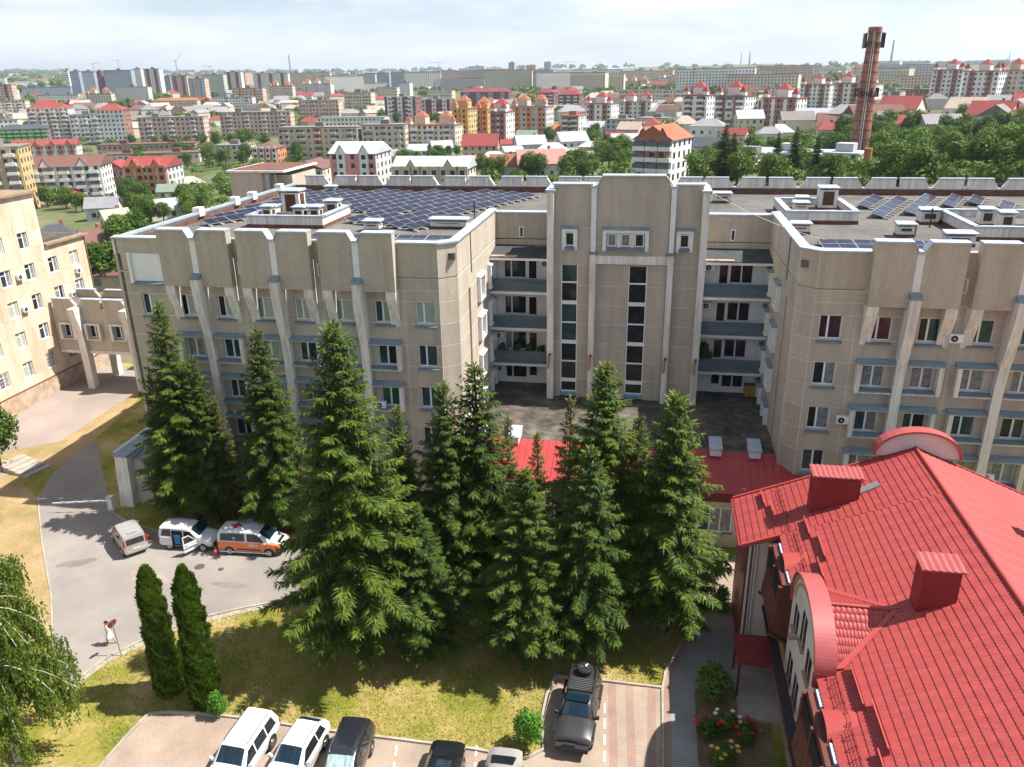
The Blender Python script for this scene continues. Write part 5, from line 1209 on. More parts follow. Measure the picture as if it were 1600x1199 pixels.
SED = [(-2.3, .44, .78, .86, .72, .64), (-2.22, .36, .90, 1.0, .85, .74), (-1.75, .30, .93, 1.05, .90, .74), (-1.25, .27, .92, 1.20, .91, .68), (-.75, .26, .91, 1.42, .915, .62), (-.1, .26, .90, 1.46, .92, .62), (.4, .26, .89, 1.39, .92, .62), (1.1, .27, .88, 1.0, .91, .74), (1.5, .29, .85, .93, .89, .76), (2.05, .33, .74, .80, .84, .68), (2.3, .42, .64, .67, .68, .55)]
car('black_saloon', 'black saloon with a glass roof, its tail to the grass', (-5.65, -25.9, 0), R(-88), SED, 1.84, M['p_black'], (-1.36, 1.4), .33, ((-1.15, -.42, -.75, -.42), (-.34, .9, -.34, .35)), (1.05, .42), (-1.7, -.85), mirrors=.75, roofglass=(-.6, .3))
car('silver_saloon', 'silver saloon parked beside the green sapling, right of the black saloon', (-2.75, -25.9, 0), R(-89), SED, 1.78, M['p_silver'], (-1.36, 1.4), .32, ((-1.15, -.42, -.75, -.42), (-.34, .9, -.34, .35)), (1.05, .42), (-1.62, -.85), mirrors=.75)
OFF = [(-2.35, .55, 1.05, 1.12, .88, .76), (-2.32, .48, 1.08, 1.62, .92, .74), (-2.1, .44, 1.10, 1.83, .96, .72), (-1.0, .42, 1.10, 1.88, .97, .72), (.2, .42, 1.09, 1.86, .97, .71), (.55, .42, 1.08, 1.80, .97, .70), (.98, .42, 1.08, 1.22, .97, .82), (1.4, .43, 1.06, 1.18, .97, .86), (2.1, .46, 1.0, 1.12, .96, .84), (2.25, .5, .92, 1.02, .94, .8), (2.32, .54, .84, .88, .9, .74)]
t, at_ = car('black_offroader', 'satin black off-roader with a roof rack and a spare wheel on top', (.55, -20.35, 0), R(-93.5), OFF, 1.95, M['p_matt'], (-1.42, 1.42), .41, ((-2.0, -1.1, -2.0, -1.1), (-1.0, -.15, -1.0, -.15), (-.05, .9, -.05, .5)), (.95, .57), None, mirrors=.78)
MB().box(-.02, .55, -.60, .60, 1.885, 1.905).build('glass_roof', M['screen'], t)
rk = put('roof_rack', None, t, (0, 0, 0)); q = MB()
for y in (-.68, .68): q.box(-2.1, -.15, y-.025, y+.025, 1.93, 1.98)
q.box(-2.12, -2.07, -.7, .7, 1.93, 1.98).box(-.2, -.15, -.7, .7, 1.93, 1.98).build('rack_frame', M['plastic'], rk)
for k in range(15): MB().box(-1.15+k*.065, -1.125+k*.065, -.62, .62, 1.935, 1.96).build('rack_slat', M['steel'] if k % 2 else M['plastic'], rk)
for x in (-2.0, -1.2, -.3):
    for y in (-.62, .62): MB().box(x-.03, x+.03, y-.03, y+.03, 1.84, 1.94).build('rack_foot', M['plastic'], rk)
MB().box(1.1, 1.16, -.55, .25, 1.195, 1.215).build('bonnet_slot', M['black'], t)
MB().box(2.3, 2.62, -.85, .85, .52, .78).box(2.5, 2.64, -.4, .2, .62, .98).build('winch_bumper', M['plastic'], t)
for s in (1, -1):
    for x in (-1.42, 1.42): MB().box(x-.52, x+.52, s*.94 if s > 0 else -1.06, s*1.06 if s > 0 else -.94, .88, .98).build('arch_flare', M['plastic'], t)
sw = thing('spare_wheel', 'spare wheel with a bright alloy rim lying on the off-roader roof rack', 'wheel', Matrix.Rotation(R(-93.5), 3, 'Z') @ Vector((-1.68, .05, 1.99))+Vector((.55, -20.35, 0)))
b = MB(); b.tube((0, 0, 0), (0, 0, .07), .40, .43, 22).tube((0, 0, .07), (0, 0, .20), .43, .43, 22).tube((0, 0, .20), (0, 0, .27), .43, .36, 22); b.build('tyre', M['black'], sw)
MB().tube((0, 0, .2), (0, 0, .275), .25, n=18).build('rim', M['plastic'], sw); q = MB()
for k in range(6):
    a = k*1.047; q.tube((math.cos(a)*.03, math.sin(a)*.03, .285), (math.cos(a)*.235, math.sin(a)*.235, .285), .028, .05, 5)
q.tube((0, 0, .27), (0, 0, .30), .05, n=10).build('spokes', M['chrome'], sw)
# vans on the road
VAN = [(-2.05, .42, 1.0, 1.06, .80, .74), (-2.02, .34, 1.06, 1.50, .84, .72), (-1.9, .28, 1.07, 1.78, .86, .72), (-1.0, .27, 1.06, 1.84, .865, .74), (.1, .27, 1.04, 1.82, .87, .73), (.5, .27, 1.03, 1.72, .87, .70), (1.2, .28, 1.0, 1.14, .86, .74), (1.55, .30, .96, 1.04, .84, .76), (1.98, .34, .84, .90, .78, .68), (2.1, .42, .72, .76, .66, .55)]
t, _ = car('silver_van', 'silver compact van seen from behind, first of the three vans on the road', (-34.35, -8.05, 0), R(139.5), VAN, 1.75, M['p_silver'], (-1.3, 1.35), .31, ((-1.75, -1.0, -1.7, -1.0), (-.9, 0, -.9, 0), (.1, 1.0, .1, .5)), (1.12, .52), None, cat='van', mirrors=.95, tail=(.95, 1.5))
MB().hexa([(-2.075, -.62, 1.08), (-2.075, .62, 1.08), (-2.03, .62, 1.08), (-2.03, -.62, 1.08), (-2.055, -.60, 1.52), (-2.055, .60, 1.52), (-1.98, .60, 1.52), (-1.98, -.60, 1.52)]).build('rear_window', M['carglass'], t)
for k in range(3): MB().box(-1.75+k*.62, -1.35+k*.62, -.36, .36, 1.852, 1.862).build('roof_rib', M['p_silver'], t)
t, at_ = car('white_van', 'white compact van with its front and side doors open beside the ambulance', (-29.7, -7.35, 0), R(2), VAN, 1.75, M['p_white'], (-1.25, 1.38), .31, ((-1.8, -1.02, -1.7, -1.02),), (1.12, .52), None, cat='van', mirrors=None)
for s in (1,): MB().box(.1, 1.0, .86, .875, 1.12, 1.6).build('side_window', M['carglass'], t)
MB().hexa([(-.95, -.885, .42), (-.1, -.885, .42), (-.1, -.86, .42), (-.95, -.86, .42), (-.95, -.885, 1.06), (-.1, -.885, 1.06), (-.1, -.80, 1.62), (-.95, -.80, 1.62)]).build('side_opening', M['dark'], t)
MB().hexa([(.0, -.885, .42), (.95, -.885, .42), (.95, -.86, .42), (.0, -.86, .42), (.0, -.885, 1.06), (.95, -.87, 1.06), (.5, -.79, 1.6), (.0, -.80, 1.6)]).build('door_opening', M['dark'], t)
MB().box(-.75, -.3, -.895, -.70, .55, 1.25).build('blue_seat', mat('blue_cloth', (.04, .20, .45), .8), t)
d = put('front_door', None, t, (.95, -.88, 0), R(58)); MB().box(-1.0, 0, -.03, .03, .36, 1.04).build('door_panel', M['p_white'], d)
MB().prism([(-1.0, -.02, 1.04), (-.93, -.02, 1.04), (-.93, -.02, 1.62), (-1.0, -.02, 1.64)], [(-1.0, .02, 1.04), (-.93, .02, 1.04), (-.93, .02, 1.62), (-1.0, .02, 1.64)]).hexa([(-.99, -.02, 1.57), (-.5, -.02, 1.57), (-.5, .02, 1.57), (-.99, .02, 1.57), (-.99, -.02, 1.64), (-.5, -.02, 1.62), (-.5, .02, 1.62), (-.99, .02, 1.64)]).hexa([(-.06, -.02, 1.04), (0, -.02, 1.04), (0, .02, 1.04), (-.06, .02, 1.04), (-.55, -.02, 1.60), (-.48, -.02, 1.62), (-.48, .02, 1.62), (-.55, .02, 1.60)]).build('door_frame', M['p_white'], d)
MB().add([(-.93, 0, 1.05), (-.07, 0, 1.05), (-.52, 0, 1.57), (-.93, 0, 1.57)], [(0, 1, 2, 3)]).build('pane', M['carglass'], d); MB().box(-.9, -.72, -.05, -.03, .86, .9).build('handle', M['plastic'], d); MB().box(-.98, -.02, -.04, -.03, .60, .68).build('rub_strip', M['plastic'], d)
MB().box(-1.85, -1.0, -.885, -.80, .38, 1.05).build('slid_door', M['p_white'], t)
MB().box(1.9, 2.14, -.62, .62, .38, .62).build('dark_bumper', M['plastic'], t)
# ambulance
AMB = [(-2.4, .42, 1.0, 1.06, .86, .80), (-2.37, .34, 1.12, 1.62, .92, .78), (-2.25, .28, 1.12, 1.88, .94, .78), (-1.2, .27, 1.12, 1.94, .945, .79), (.4, .27, 1.11, 1.93, .95, .78), (.75, .27, 1.10, 1.84, .95, .76), (1.62, .28, 1.06, 1.22, .94, .78), (1.9, .30, 1.0, 1.10, .92, .80), (2.3, .34, .88, .95, .86, .72), (2.42, .42, .76, .80, .72, .6)]
t, at_ = car('ambulance', 'white and orange ambulance van with a red cross on its roof', (-24.65, -7.25, 0), R(3), AMB, 1.9, M['p_white'], (-1.5, 1.5), .33, ((-2.15, -.25, -2.1, -.25), (-.1, 1.25, -.1, .72)), (1.55, .78), None, cat='ambulance', mirrors=1.25, lower=(.2, 1.2))
MB().box(-1.55, -.75, -.14, .14, 1.957, 1.966).box(-1.29, -1.01, -.40, .40, 1.958, 1.967).build('red_cross', mat('cross_red', (.62, .03, .04), .4), t)
MB().box(-.9, .9, -.965, -.945, .52, .60).box(-.9, .9, .945, .965, .52, .60).build('rub_strip', M['plastic'], t)
ch = MB()
for i in range(8):
    for j in range(3):
        if (i+j) % 2 == 0: ch.box(.05+i*.085, .05+(i+1)*.085, -.962, -.95, .80+j*.065, .80+(j+1)*.065)
ch.build('chequer_mark', M['plate'], t); MB().box(-1.15, -.95, -.953, -.90, 1.28, 1.50).build('blue_mark', mat('mark_blue', (.05, .30, .70), .4), t)
MB().box(-.95, -.15, .55, .80, 1.95, 2.22).build('lamp_box', mat('lamp_casing', (.25, .32, .40), .4), t); MB().box(-2.3, 1.6, -.99, -.93, .28, .36).build('side_step', M['plate'], t)
MB().box(1.95, 2.44, -.7, .7, .36, .70).build('dark_bumper', M['plastic'], t); MB().box(1.7, 2.25, -.45, .45, 1.055, 1.075).build('bonnet_vent', M['plastic'], t)
# traffic cones
M['cone'] = mat('cone_orange', (.75, .08, .03), .5)
for i, (x, y, lab) in enumerate(((-33.45, -7.15, 'red traffic cone between the silver van and the white van'), (-27.2, -8.35, 'orange traffic cone at the ambulance rear bumper'))):
    t = thing('traffic_cone', lab, 'traffic cone', (x, y, 0), 0, 'traffic cones on the road'); MB().box(-.2, .2, -.2, .2, 0, .04).build('foot', M['cone'], t)
    MB().tube((0, 0, .04), (0, 0, .30), .14, .095, 12).tube((0, 0, .42), (0, 0, .72), .075, .025, 12).build('body', M['cone'], t); MB().tube((0, 0, .30), (0, 0, .42), .097, .073, 12).build('white_band', M['white'], t)
# road sign on a leaning pole
p = gz(190, 1025); t = thing('road_sign', 'round road sign on a thin leaning pole at the lawn kerb', 'sign', p)
MB().tube((0, 0, 0), (-.18, .05, 2.55), .03, n=8).build('pole', M['steel'], t); MB().tube((-.15, .04, 2.3), (-.21, .055, 2.32), .30, n=20).build('disc', mat('sign_back', (.25, .06, .06), .5), t)
# manhole covers
for i, (u, v) in enumerate(((312, 886), (345, 890))):
    q = gz(u, v); t = tag(MB().tube((0, 0, 0), (0, 0, .018), .36 if i == 0 else .2, n=20).build('manhole_cover', mat('iron_cover', (.10, .075, .06), .7) if i == 0 else bpy.data.materials['iron_cover'], None, loc=(q.x, q.y, .012)), ('larger' if i == 0 else 'smaller')+' dark iron cover set in the road below the ambulance', 'manhole cover')

# ================================================================ the walking woman
def skin_figure():
    V = {'pel': (0, 0, .95, .125, .105), 'wst': (.01, 0, 1.12, .10, .085), 'chs': (.03, 0, 1.33, .125, .095), 'nck': (.04, 0, 1.47, .05, .05), 'hd0': (.055, 0, 1.55, .065, .07), 'hd1': (.065, 0, 1.64, .078, .09), 'hd2': (.06, 0, 1.72, .05, .06),
         'lh': (0, .09, .90, .085, .085), 'lk': (.17, .09, .52, .055, .055), 'la': (.10, .08, .10, .036, .036), 'lt': (.24, .09, .045, .03, .028),
         'rh': (0, -.09, .90, .085, .085), 'rk': (-.06, -.09, .50, .055, .055), 'ra': (-.30, -.08, .14, .036, .036), 'rt': (-.20, -.09, .04, .03, .028),
         'ls': (.02, .17, 1.40, .05, .05), 'le': (-.10, .21, 1.13, .037, .037), 'lw': (.02, .23, .90, .027, .025), 'rs': (.02, -.17, 1.40, .05, .05), 're': (.05, -.21, 1.12, .037, .037), 'rw': (.22, -.19, .98, .027, .025)}
    for s, w, d in (('l', 'lw', (.5, 0, -.85)), ('r', 'rw', (.85, .1, -.4))):
        x, y, z = V[w][:3]; V[s+'p'] = (x+d[0]*.06, y, z+d[2]*.06, .03, .018)
        for k in range(4): V[s+'f%d' % k] = (x+d[0]*(.15-.012*abs(k-1.3)), y+(-.027+.018*k), z+d[2]*(.15-.012*abs(k-1.3)), .0085, .0085)
        V[s+'th'] = (x+d[0]*.09+.02, y-.045 if s == 'l' else y+.045, z+d[2]*.09, .009, .009)
    E_ = [('pel', 'wst'), ('wst', 'chs'), ('chs', 'nck'), ('nck', 'hd0'), ('hd0', 'hd1'), ('hd1', 'hd2'), ('pel', 'lh'), ('lh', 'lk'), ('lk', 'la'), ('la', 'lt'), ('pel', 'rh'), ('rh', 'rk'), ('rk', 'ra'), ('ra', 'rt'), ('chs', 'ls'), ('ls', 'le'), ('le', 'lw'), ('chs', 'rs'), ('rs', 're'), ('re', 'rw')]
    for s in 'lr': E_ += [(s+'w', s+'p')]+[(s+'p', s+'f%d' % k) for k in range(4)]+[(s+'p', s+'th')]
    ks = list(V); me = bpy.data.meshes.new('body'); me.from_pydata([V[k][:3] for k in ks], [(ks.index(a), ks.index(b)) for a, b in E_], [])
    o = bpy.data.objects.new('tmp', me); C.objects.link(o); sk = o.modifiers.new('s', 'SKIN')
    for i, k in enumerate(ks): me.skin_vertices[0].data[i].radius = V[k][3:]; me.skin_vertices[0].data[i].use_root = (k == 'pel')
    sb = o.modifiers.new('u', 'SUBSURF'); sb.levels = 2; sb.render_levels = 2
    dg = bpy.context.evaluated_depsgraph_get(); m2 = bpy.data.meshes.new_from_object(o.evaluated_get(dg)); bpy.data.objects.remove(o)
    for pl in m2.polygons: pl.use_smooth = True
    return m2
PW_ = thing('person', 'person in a white dress with dark tied hair walking across the road', 'person', gz(174, 1007), R(195))
bm_ = skin_figure(); bm_.materials.clear(); bm_.materials.append(mat('skin', (.50, .30, .21), .55)); put('body', bm_, PW_)
dr = MB(); prof = [(1.43, .155, .10), (1.38, .17, .115), (1.25, .145, .115), (1.10, .118, .10), (.98, .15, .135), (.82, .19, .175), (.62, .235, .21), (.56, .245, .22)]
n = 20; vs = [( (.03*(z-.5))+ry*math.cos(2*math.pi*i/n)*(1+.05*math.sin(i*3)*(1.3-z)), rx_*math.sin(2*math.pi*i/n)*(1+.05*math.cos(i*2.3)*(1.3-z)), z) for z, rx_, ry in prof for i in range(n)]
dr.add(vs, [(j*n+i, j*n+(i+1) % n, (j+1)*n+(i+1) % n, (j+1)*n+i) for j in range(len(prof)-1) for i in range(n)], 0, True); dr.build('dress', mat('white_dress', (.78, .75, .70), .8), PW_)
hb = MB(); k = 12
for i in range(7):
    for j in range(k):
        a0, a1 = math.pi*.62*i/7, math.pi*.62*(i+1)/7; b0, b1 = 2*math.pi*j/k, 2*math.pi*(j+1)/k
        f = lambda a, b: (.045+.105*math.sin(a)*math.cos(b)-.02, .088*math.sin(a)*math.sin(b), 1.655+.115*math.cos(a))
        hb.add([f(a0, b0), f(a0, b1), f(a1, b1), f(a1, b0)], [(0, 1, 2, 3)], 0, True)
hb.tube((-.07, 0, 1.66), (-.16, 0, 1.50), .05, .02, 8).build('hair', mat('dark_hair', (.035, .016, .010), .6), PW_)
sh = mat('shoe', (.55, .40, .30), .6); MB().box(.05, .28, .05, .13, 0, .05).build('shoe', sh, PW_); MB().box(-.34, -.12, -.13, -.05, 0, .06).build('shoe', sh, PW_)
for s in (-1, 1): MB().tube((.135, s*.03, 1.655), (.146, s*.03, 1.655), .010, n=8).build('eye', M['black'], PW_)
MB().tube((.14, 0, 1.63), (.165, 0, 1.61), .012, .015, 6).build('nose', bpy.data.materials['skin'], PW_); MB().box(.135, .147, -.022, .022, 1.575, 1.585).build('mouth', mat('lips', (.40, .12, .10), .5), PW_)
for s in (-1, 1): MB().tube((.05, s*.082, 1.63), (.05, s*.095, 1.635), .025, .02, 8).build('ear', bpy.data.materials['skin'], PW_)
# ================================================================ things on the hospital roof
M['cell'] = mat('solar_cells', (.012, .014, .034), .22, (.009, .010, .024), 3, spec=.16)
def cellmat():
    m = M['cell']; t = m.node_tree; n = t.nodes; p = n['Principled BSDF']; tcd = n.new('ShaderNodeTexCoord'); b = n.new('ShaderNodeTexBrick'); b.offset = 0; b.inputs['Scale'].default_value = 1
    b.inputs['Brick Width'].default_value = .165; b.inputs['Row Height'].default_value = .165; b.inputs['Mortar Size'].default_value = .006; b.inputs['Color1'].default_value = (.010, .011, .026, 1); b.inputs['Color2'].default_value = (.012, .013, .030, 1); b.inputs['Mortar'].default_value = (.03, .032, .05, 1)
    t.links.new(tcd.outputs['Object'], b.inputs['Vector']); t.links.new(b.outputs[0], p.inputs['Base Color'])
cellmat()
M['alum'] = mat('panel_frame', (.46, .47, .49), .4, metal=.3)
PLn, PWd = 2.3, 1.15
pm = MB(); f_ = .028; pm.box(f_, PLn-f_, f_, PWd-f_, .02, .04, 0); pm.box(0, PLn, 0, f_, 0, .042, 1); pm.box(0, PLn, PWd-f_, PWd, 0, .042, 1); pm.box(0, f_, f_, PWd-f_, 0, .042, 1); pm.box(PLn-f_, PLn, f_, PWd-f_, 0, .042, 1); pm.box(PLn/2-.008, PLn/2+.008, f_, PWd-f_, .03, .0405, 1)
PMESH = pm.mesh('panel', [M['cell'], M['alum']])
feet = MB().box(0, .25, 0, .4, 0, .14).mesh('ballast', M['kerb'])
def solar_row(label, x, y, ang, n, tilt, z=20.76, rows=1, grp='solar panel rows', lift=.16):
    t = thing('solar_panel_row', label, 'solar panels', (x, y, z), ang, grp)
    for k in range(n):
        for r in range(rows):
            o = put('panel', PMESH, t, (k*(PLn+.03), r*(PWd*math.cos(tilt)+.03), lift+r*PWd*math.sin(tilt))); o.rotation_euler = (tilt, 0, 0)
    b = MB(); h = lift+rows*PWd*math.sin(tilt); yy = rows*PWd*math.cos(tilt)
    for k in range(n+1):
        xx = min(n*(PLn+.03)-.1, k*(PLn+.03)); b.box(xx-.02, xx+.02, .05, .09, 0, lift).box(xx-.02, xx+.02, yy-.1, yy-.06, 0, h-.03)
    tag(b.build('rack', M['steel'], t), kind='stuff')
    for k in range(2*n+1): put('ballast', feet, t, (k*(PLn+.03)/2-.12, -.42, 0))
    return t
DA = R(65.5); dx, dy = math.cos(DA), math.sin(DA); nx, ny = -dy, dx
names = 'first second third fourth fifth sixth seventh eighth ninth tenth eleventh twelfth thirteenth fourteenth fifteenth sixteenth seventeenth eighteenth nineteenth twentieth'.split()
p0 = Vector((-15.77, 8.39)); BLOCK = (-31.3, -23.1, 8.2, 16.2)      # the raised vent court keeps clear
for r in range(20):
    o = p0+Vector((nx, ny))*(1.7*r); runs = []; cur = []; k = -10
    while k < 12:
        s_ = k*(PLn+.03)
        q = [o+Vector((dx, dy))*(s_+a)+Vector((nx, ny))*w for a in (0, PLn) for w in (-.3, 1.2)]
        ok = all(-36.0 < c.x < -7.4 and 6.4 < c.y < 31.2 and not (BLOCK[0] < c.x < BLOCK[1] and BLOCK[2] < c.y < BLOCK[3]) for c in q)
        ok = ok and not (r == 0 and (k < 0 or k > 2)) and not (r == 1 and k < 0) and not (r in (2, 3) and k < 0) and not (r in (4, 5) and k < 1 and q[0].y < 11) and not (r == 3 and k == 2) and not (r == 2 and k > 8)
        ok = ok and not any((c.x+19.3)**2+(c.y-8.6)**2 < 1.6 or (c.x+13.3)**2+(c.y-10.2)**2 < 1.0 for c in q)
        if ok: cur.append(s_)
        elif cur: runs.append(cur); cur = []
        k += 1
    if cur: runs.append(cur)
    runs = [c for c in runs if len(c) > 1]
    for j, c in enumerate(runs):
        a = o+Vector((dx, dy))*c[0]
        solar_row('%s row of dark solar panels on the left wing, counted from the court%s' % (names[r], '' if len(runs) == 1 else (', nearer stretch' if j == 0 else ', farther stretch')), a.x, a.y, DA, len(c), R(15), grp='solar panel rows on the left wing')
solar_row('flat pair of solar panel strips along the left wing front parapet', -22.9, 2.7, 0, 5, R(5), rows=2, grp='parapet solar strips')
solar_row('flat pair of solar panel strips along the right wing corner parapet', 14.9, 3.8, 0, 4, R(5), rows=2, grp='parapet solar strips')
for i, (a, b, lab) in enumerate((((22.1, 22.3), 3, 'leftmost'), ((22.1, 17.3), 5, 'second from left'), ((25.06, 18.9), 5, 'third from left'), ((29.4, 23.1), 3, 'third from right'), ((32.1, 24.8), 2, 'second from right'), ((33.4, 21.4), 2, 'rightmost'))):
    solar_row('tilted solar panel table on the right wing, %s of the six' % lab, a[0], a[1], DA, b, R(15), grp='tilted solar tables on the right wing')
# kerbed vent courts
def court(label, x0, x1, y0, y1, h=.95):
    t = thing('vent_court', label, 'roof kerb', ((x0+x1)/2, (y0+y1)/2, 20.75)); a, b = (x1-x0)/2, (y1-y0)/2
    for nm, q in (('kerb_wall', (-a, a, -b, -b+.3)), ('kerb_wall', (-a, a, b-.3, b)), ('kerb_wall', (-a, -a+.3, -b+.3, b-.3)), ('kerb_wall', (a-.3, a, -b+.3, b-.3))):
        w = MB().box(*q, .3, h).build(nm, M['conc'], t); MB().box(q[0]-.02, q[1]+.02, q[2]-.02, q[3]+.02, 0, .298).build('flashing', M['rust'], w)
        MB().box(q[0]-.1, q[1]+.1, q[2]-.1, q[3]+.1, h, h+.12).build('coping', M['cap'], w)
    MB().box(-a+.3, a-.3, -b+.3, b-.3, .02, .45).build('deck', M['bitumen'], t)
court('raised kerbed vent court on the left wing roof', -30.6, -23.8, 9.0, 15.4)
court('raised kerbed vent court at the left of the right wing roof', 13.9, 19.5, 14.6, 22.2)
court('raised kerbed vent court at the right edge of the right wing roof', 26.0, 38, 8.4, 16.6)
def shaft(label, x, y, w, d, h, z=20.75, ang=0.0):
    h *= .82
    t = thing('vent_shaft', label, 'roof vent', (x, y, z), ang, 'roof vents')
    MB().box(-w/2, w/2, -d/2, d/2, .22, h).build('shaft', M['conc'], t); MB().box(-w/2-.03, w/2+.03, -d/2-.03, d/2+.03, 0, .22).build('flashing', M['rust'], t)
    MB().box(-w*.3, w*.3, -d/2-.012, -d/2, .45, h-.12).build('louvre', mat('rusty_louvre', (.10, .045, .03), .8) if 'rusty_louvre' not in bpy.data.materials else bpy.data.materials['rusty_louvre'], t)
    MB().box(w/2, w/2+.012, -d*.3, d*.3, .45, h-.12).build('louvre', bpy.data.materials['rusty_louvre'], t)
    for sx_ in (-1, 1):
        for sy_ in (-1, 1): MB().box(sx_*w*.45-.04, sx_*w*.45+.04, sy_*d*.45-.04, sy_*d*.45+.04, h, h+.14).build('lid_post', M['steel'], t)
    MB().hexa([(-w/2-.15, -d/2-.15, h+.14), (w/2+.15, -d/2-.15, h+.14), (w/2+.15, d/2+.15, h+.14), (-w/2-.15, d/2+.15, h+.14), (-w/2-.15, -d/2-.15, h+.22), (w/2+.15, -d/2-.15, h+.22), (w/2+.05, d/2+.05, h+.30), (-w/2-.05, d/2+.05, h+.30)]).build('lid', M['cap'], t)
for a in (('tallest vent shaft, in the left vent court', -28.2, 13.4, 1.6, 1.4, 2.5, 21.1), ('small vent shaft left of the tallest one', -29.6, 11.2, .9, .9, 1.2, 21.1), ('first of two small vent shafts right of the tallest one', -26.6, 11.0, .9, .9, 1.2, 21.1), ('second of two small vent shafts right of the tallest one', -25.3, 11.3, .9, .9, 1.2, 21.1), ('mushroom-lidded vent at the rear corner of the left vent court', -24.9, 14.2, 1.2, 1.0, 1.3, 21.1),
          ('low metal vent between the solar rows of the left wing', -19.3, 8.6, 1.3, .9, .8), ('long low brick vent with a rusty lid near the court corner', -13.3, 10.2, 3.0, .9, .75), ('small vent before the rear parapet of the left wing', -31.6, 30.2, 1.1, .8, .7),
          ('tall vent shaft in the left court of the right wing', 18.0, 20.2, 1.5, 1.3, 2.1, 21.1), ('small vent at the rear of the same right-wing court', 16.0, 20.6, 1.0, .9, 1.0, 21.1), ('low double vent behind the right wing corner', 15.6, 18.6, 1.2, .9, .8, 21.1),
          ('vent box behind the right wing parapet, left one', 21.7, 9.8, 1.2, .9, .95), ('wide vent box behind the right wing parapet, right one', 24.4, 6.6, 1.9, 1.0, .9), ('rusty vent at the corner of the right vent court', 25.0, 15.6, 1.4, 1.0, 1.2), ('first vent shaft inside the right vent court', 28.2, 12.8, 1.0, .9, 1.4, 21.1), ('second vent shaft inside the right vent court', 29.0, 11.2, 1.0, .9, 1.4, 21.1), ('flat-lidded vent before the rear parapet near the tower', 9.6, 26.0, 1.6, .9, .9), ('low vent box at the right wing court edge', 14.3, 10.2, 1.4, .8, .8), ('vent shaft cut by the right picture edge', 31.8, 12.6, 1.3, 1.0, 1.4, 21.1)):
    shaft(*a)
# stair house at the rear left corner
SHs = MB().box(-43.4, -39.6, 30.3, 39, 0, 22.9).box(-39.6, -37.0, 32.45, 39, 0, 22.4).build('stair_house', M['pebble2'], H)
MB().box(-43.7, -36.8, 30.0, 39.3, 22.9, 23.1).build('roof_slab', M['conc'], SHs); MB().box(-43.3, -37.2, 30.4, 38.9, 23.1, 23.14).build('roof_deck', M['rust'], SHs)
MB().box(-39.58, -39.5, 31.0, 31.9, 20.8, 22.6).build('door', M['white'], SHs)
for i, (x, y, h) in enumerate(((-36.6, 27.5, 3.2), (-12.2, 14.9, 1.3), (24.6, 13.6, 1.4), (22.5, 9.9, .9))):
    tag(MB().tube((0, 0, 0), (0, 0, h), .05, .03 if i == 0 else .05, 8).tube((0, 0, h), (0, 0, h+.1), .08, n=8).build('vent_pipe' if i else 'aerial_mast', M['steel'] if i == 0 else M['black'], None, loc=(x, y, 20.75)), ('thin whip aerial by the stair house on the left wing', 'thin black vent pipe at the end of the solar rows by the court', 'black vent pipe at the right vent court corner', 'short black pipe beside a right-wing vent box')[i], 'pipe' if i else 'aerial')
# sagging cable from the tower to the right wing
cb = MB(); a, b = Vector((7.4, 10.6, 23.8)), Vector((20.5, 3.0, 20.9)); n = 14
pts = [a.lerp(b, i/n)+Vector((0, 0, -1.2*math.sin(math.pi*i/n)*.8)) for i in range(n+1)]
tag(cb.path([tuple(p) for p in pts], [.022]*(n+1), 5).build('cable', M['white'], None), 'pale cable sagging from the tower corner to the right wing', 'cable')
# split air conditioners
def ac(label, T, ang, u, v, z, s=1.0):
    t = thing('air_conditioner', label, 'air conditioner', T(u, v, z), ang, 'air conditioners'); w, h, d = .80*s, .56*s, .30*s
    MB().box(-w/2, w/2, -d-.08, -.08, 0, h).build('case', M['pvc'], t); b = MB(); b.tube((-.12*s, -d-.075, h/2), (-.12*s, -d-.10, h/2), .22*s, n=18); b.build('fan_grille', M['plastic'], t)
    MB().tube((-.12*s, -d-.10, h/2), (-.12*s, -d-.115, h/2), .08*s, n=12).build('fan_hub', M['steel'], t)
    MB().box(-w*.4, -w*.4+.04, -d-.08, 0, -.06, -.0).box(w*.4-.04, w*.4, -d-.08, 0, -.06, -.0).build('bracket', M['steel'], t)
TR15 = frame(0, 14.0, 0)
for a in (('air conditioner beside the upper left balcony door', TR15, 0, -5.75, 0, 16.9), ('air conditioner at the left end of the second lowest left balcony', TR15, 0, -9.95, 0, 10.3), ('air conditioner above the ground terrace on the left', TR15, 0, -9.95, 0, 7.1),
          ('air conditioner beside the top right balcony door', TR15, 0, 8.1, 0, 16.9), ('air conditioner beside the second right balcony door', TR15, 0, 8.1, 0, 13.6),
          ('air conditioner between two top windows of the right wing', TF, 0, 22.95, 0, 15.75), ('air conditioner beside the third-floor corner window of the right wing', TF, 0, 16.75, 0, 9.6), ('air conditioner in a window box of the left wing beside a green window', TF, 0, -16.55, 0, 8.85), ('air conditioner at the right picture edge below the red roof gable', TF, 0, 26.6, -.1, 5.9)):
    ac(*a)
TOw = frame(-62, 0, R(90))
for u, z, lab in ((17.9, 13.3, 'left of a fourth-floor window of the peach building'), (17.6, 9.9, 'left of a third-floor window of the peach building'), (26.6, 12.0, 'under the last top window of the peach building'), (25.0, 9.6, 'between two windows above the bridge roof'), ): ac('air conditioner '+lab, TOw, R(90), u, 0, z)

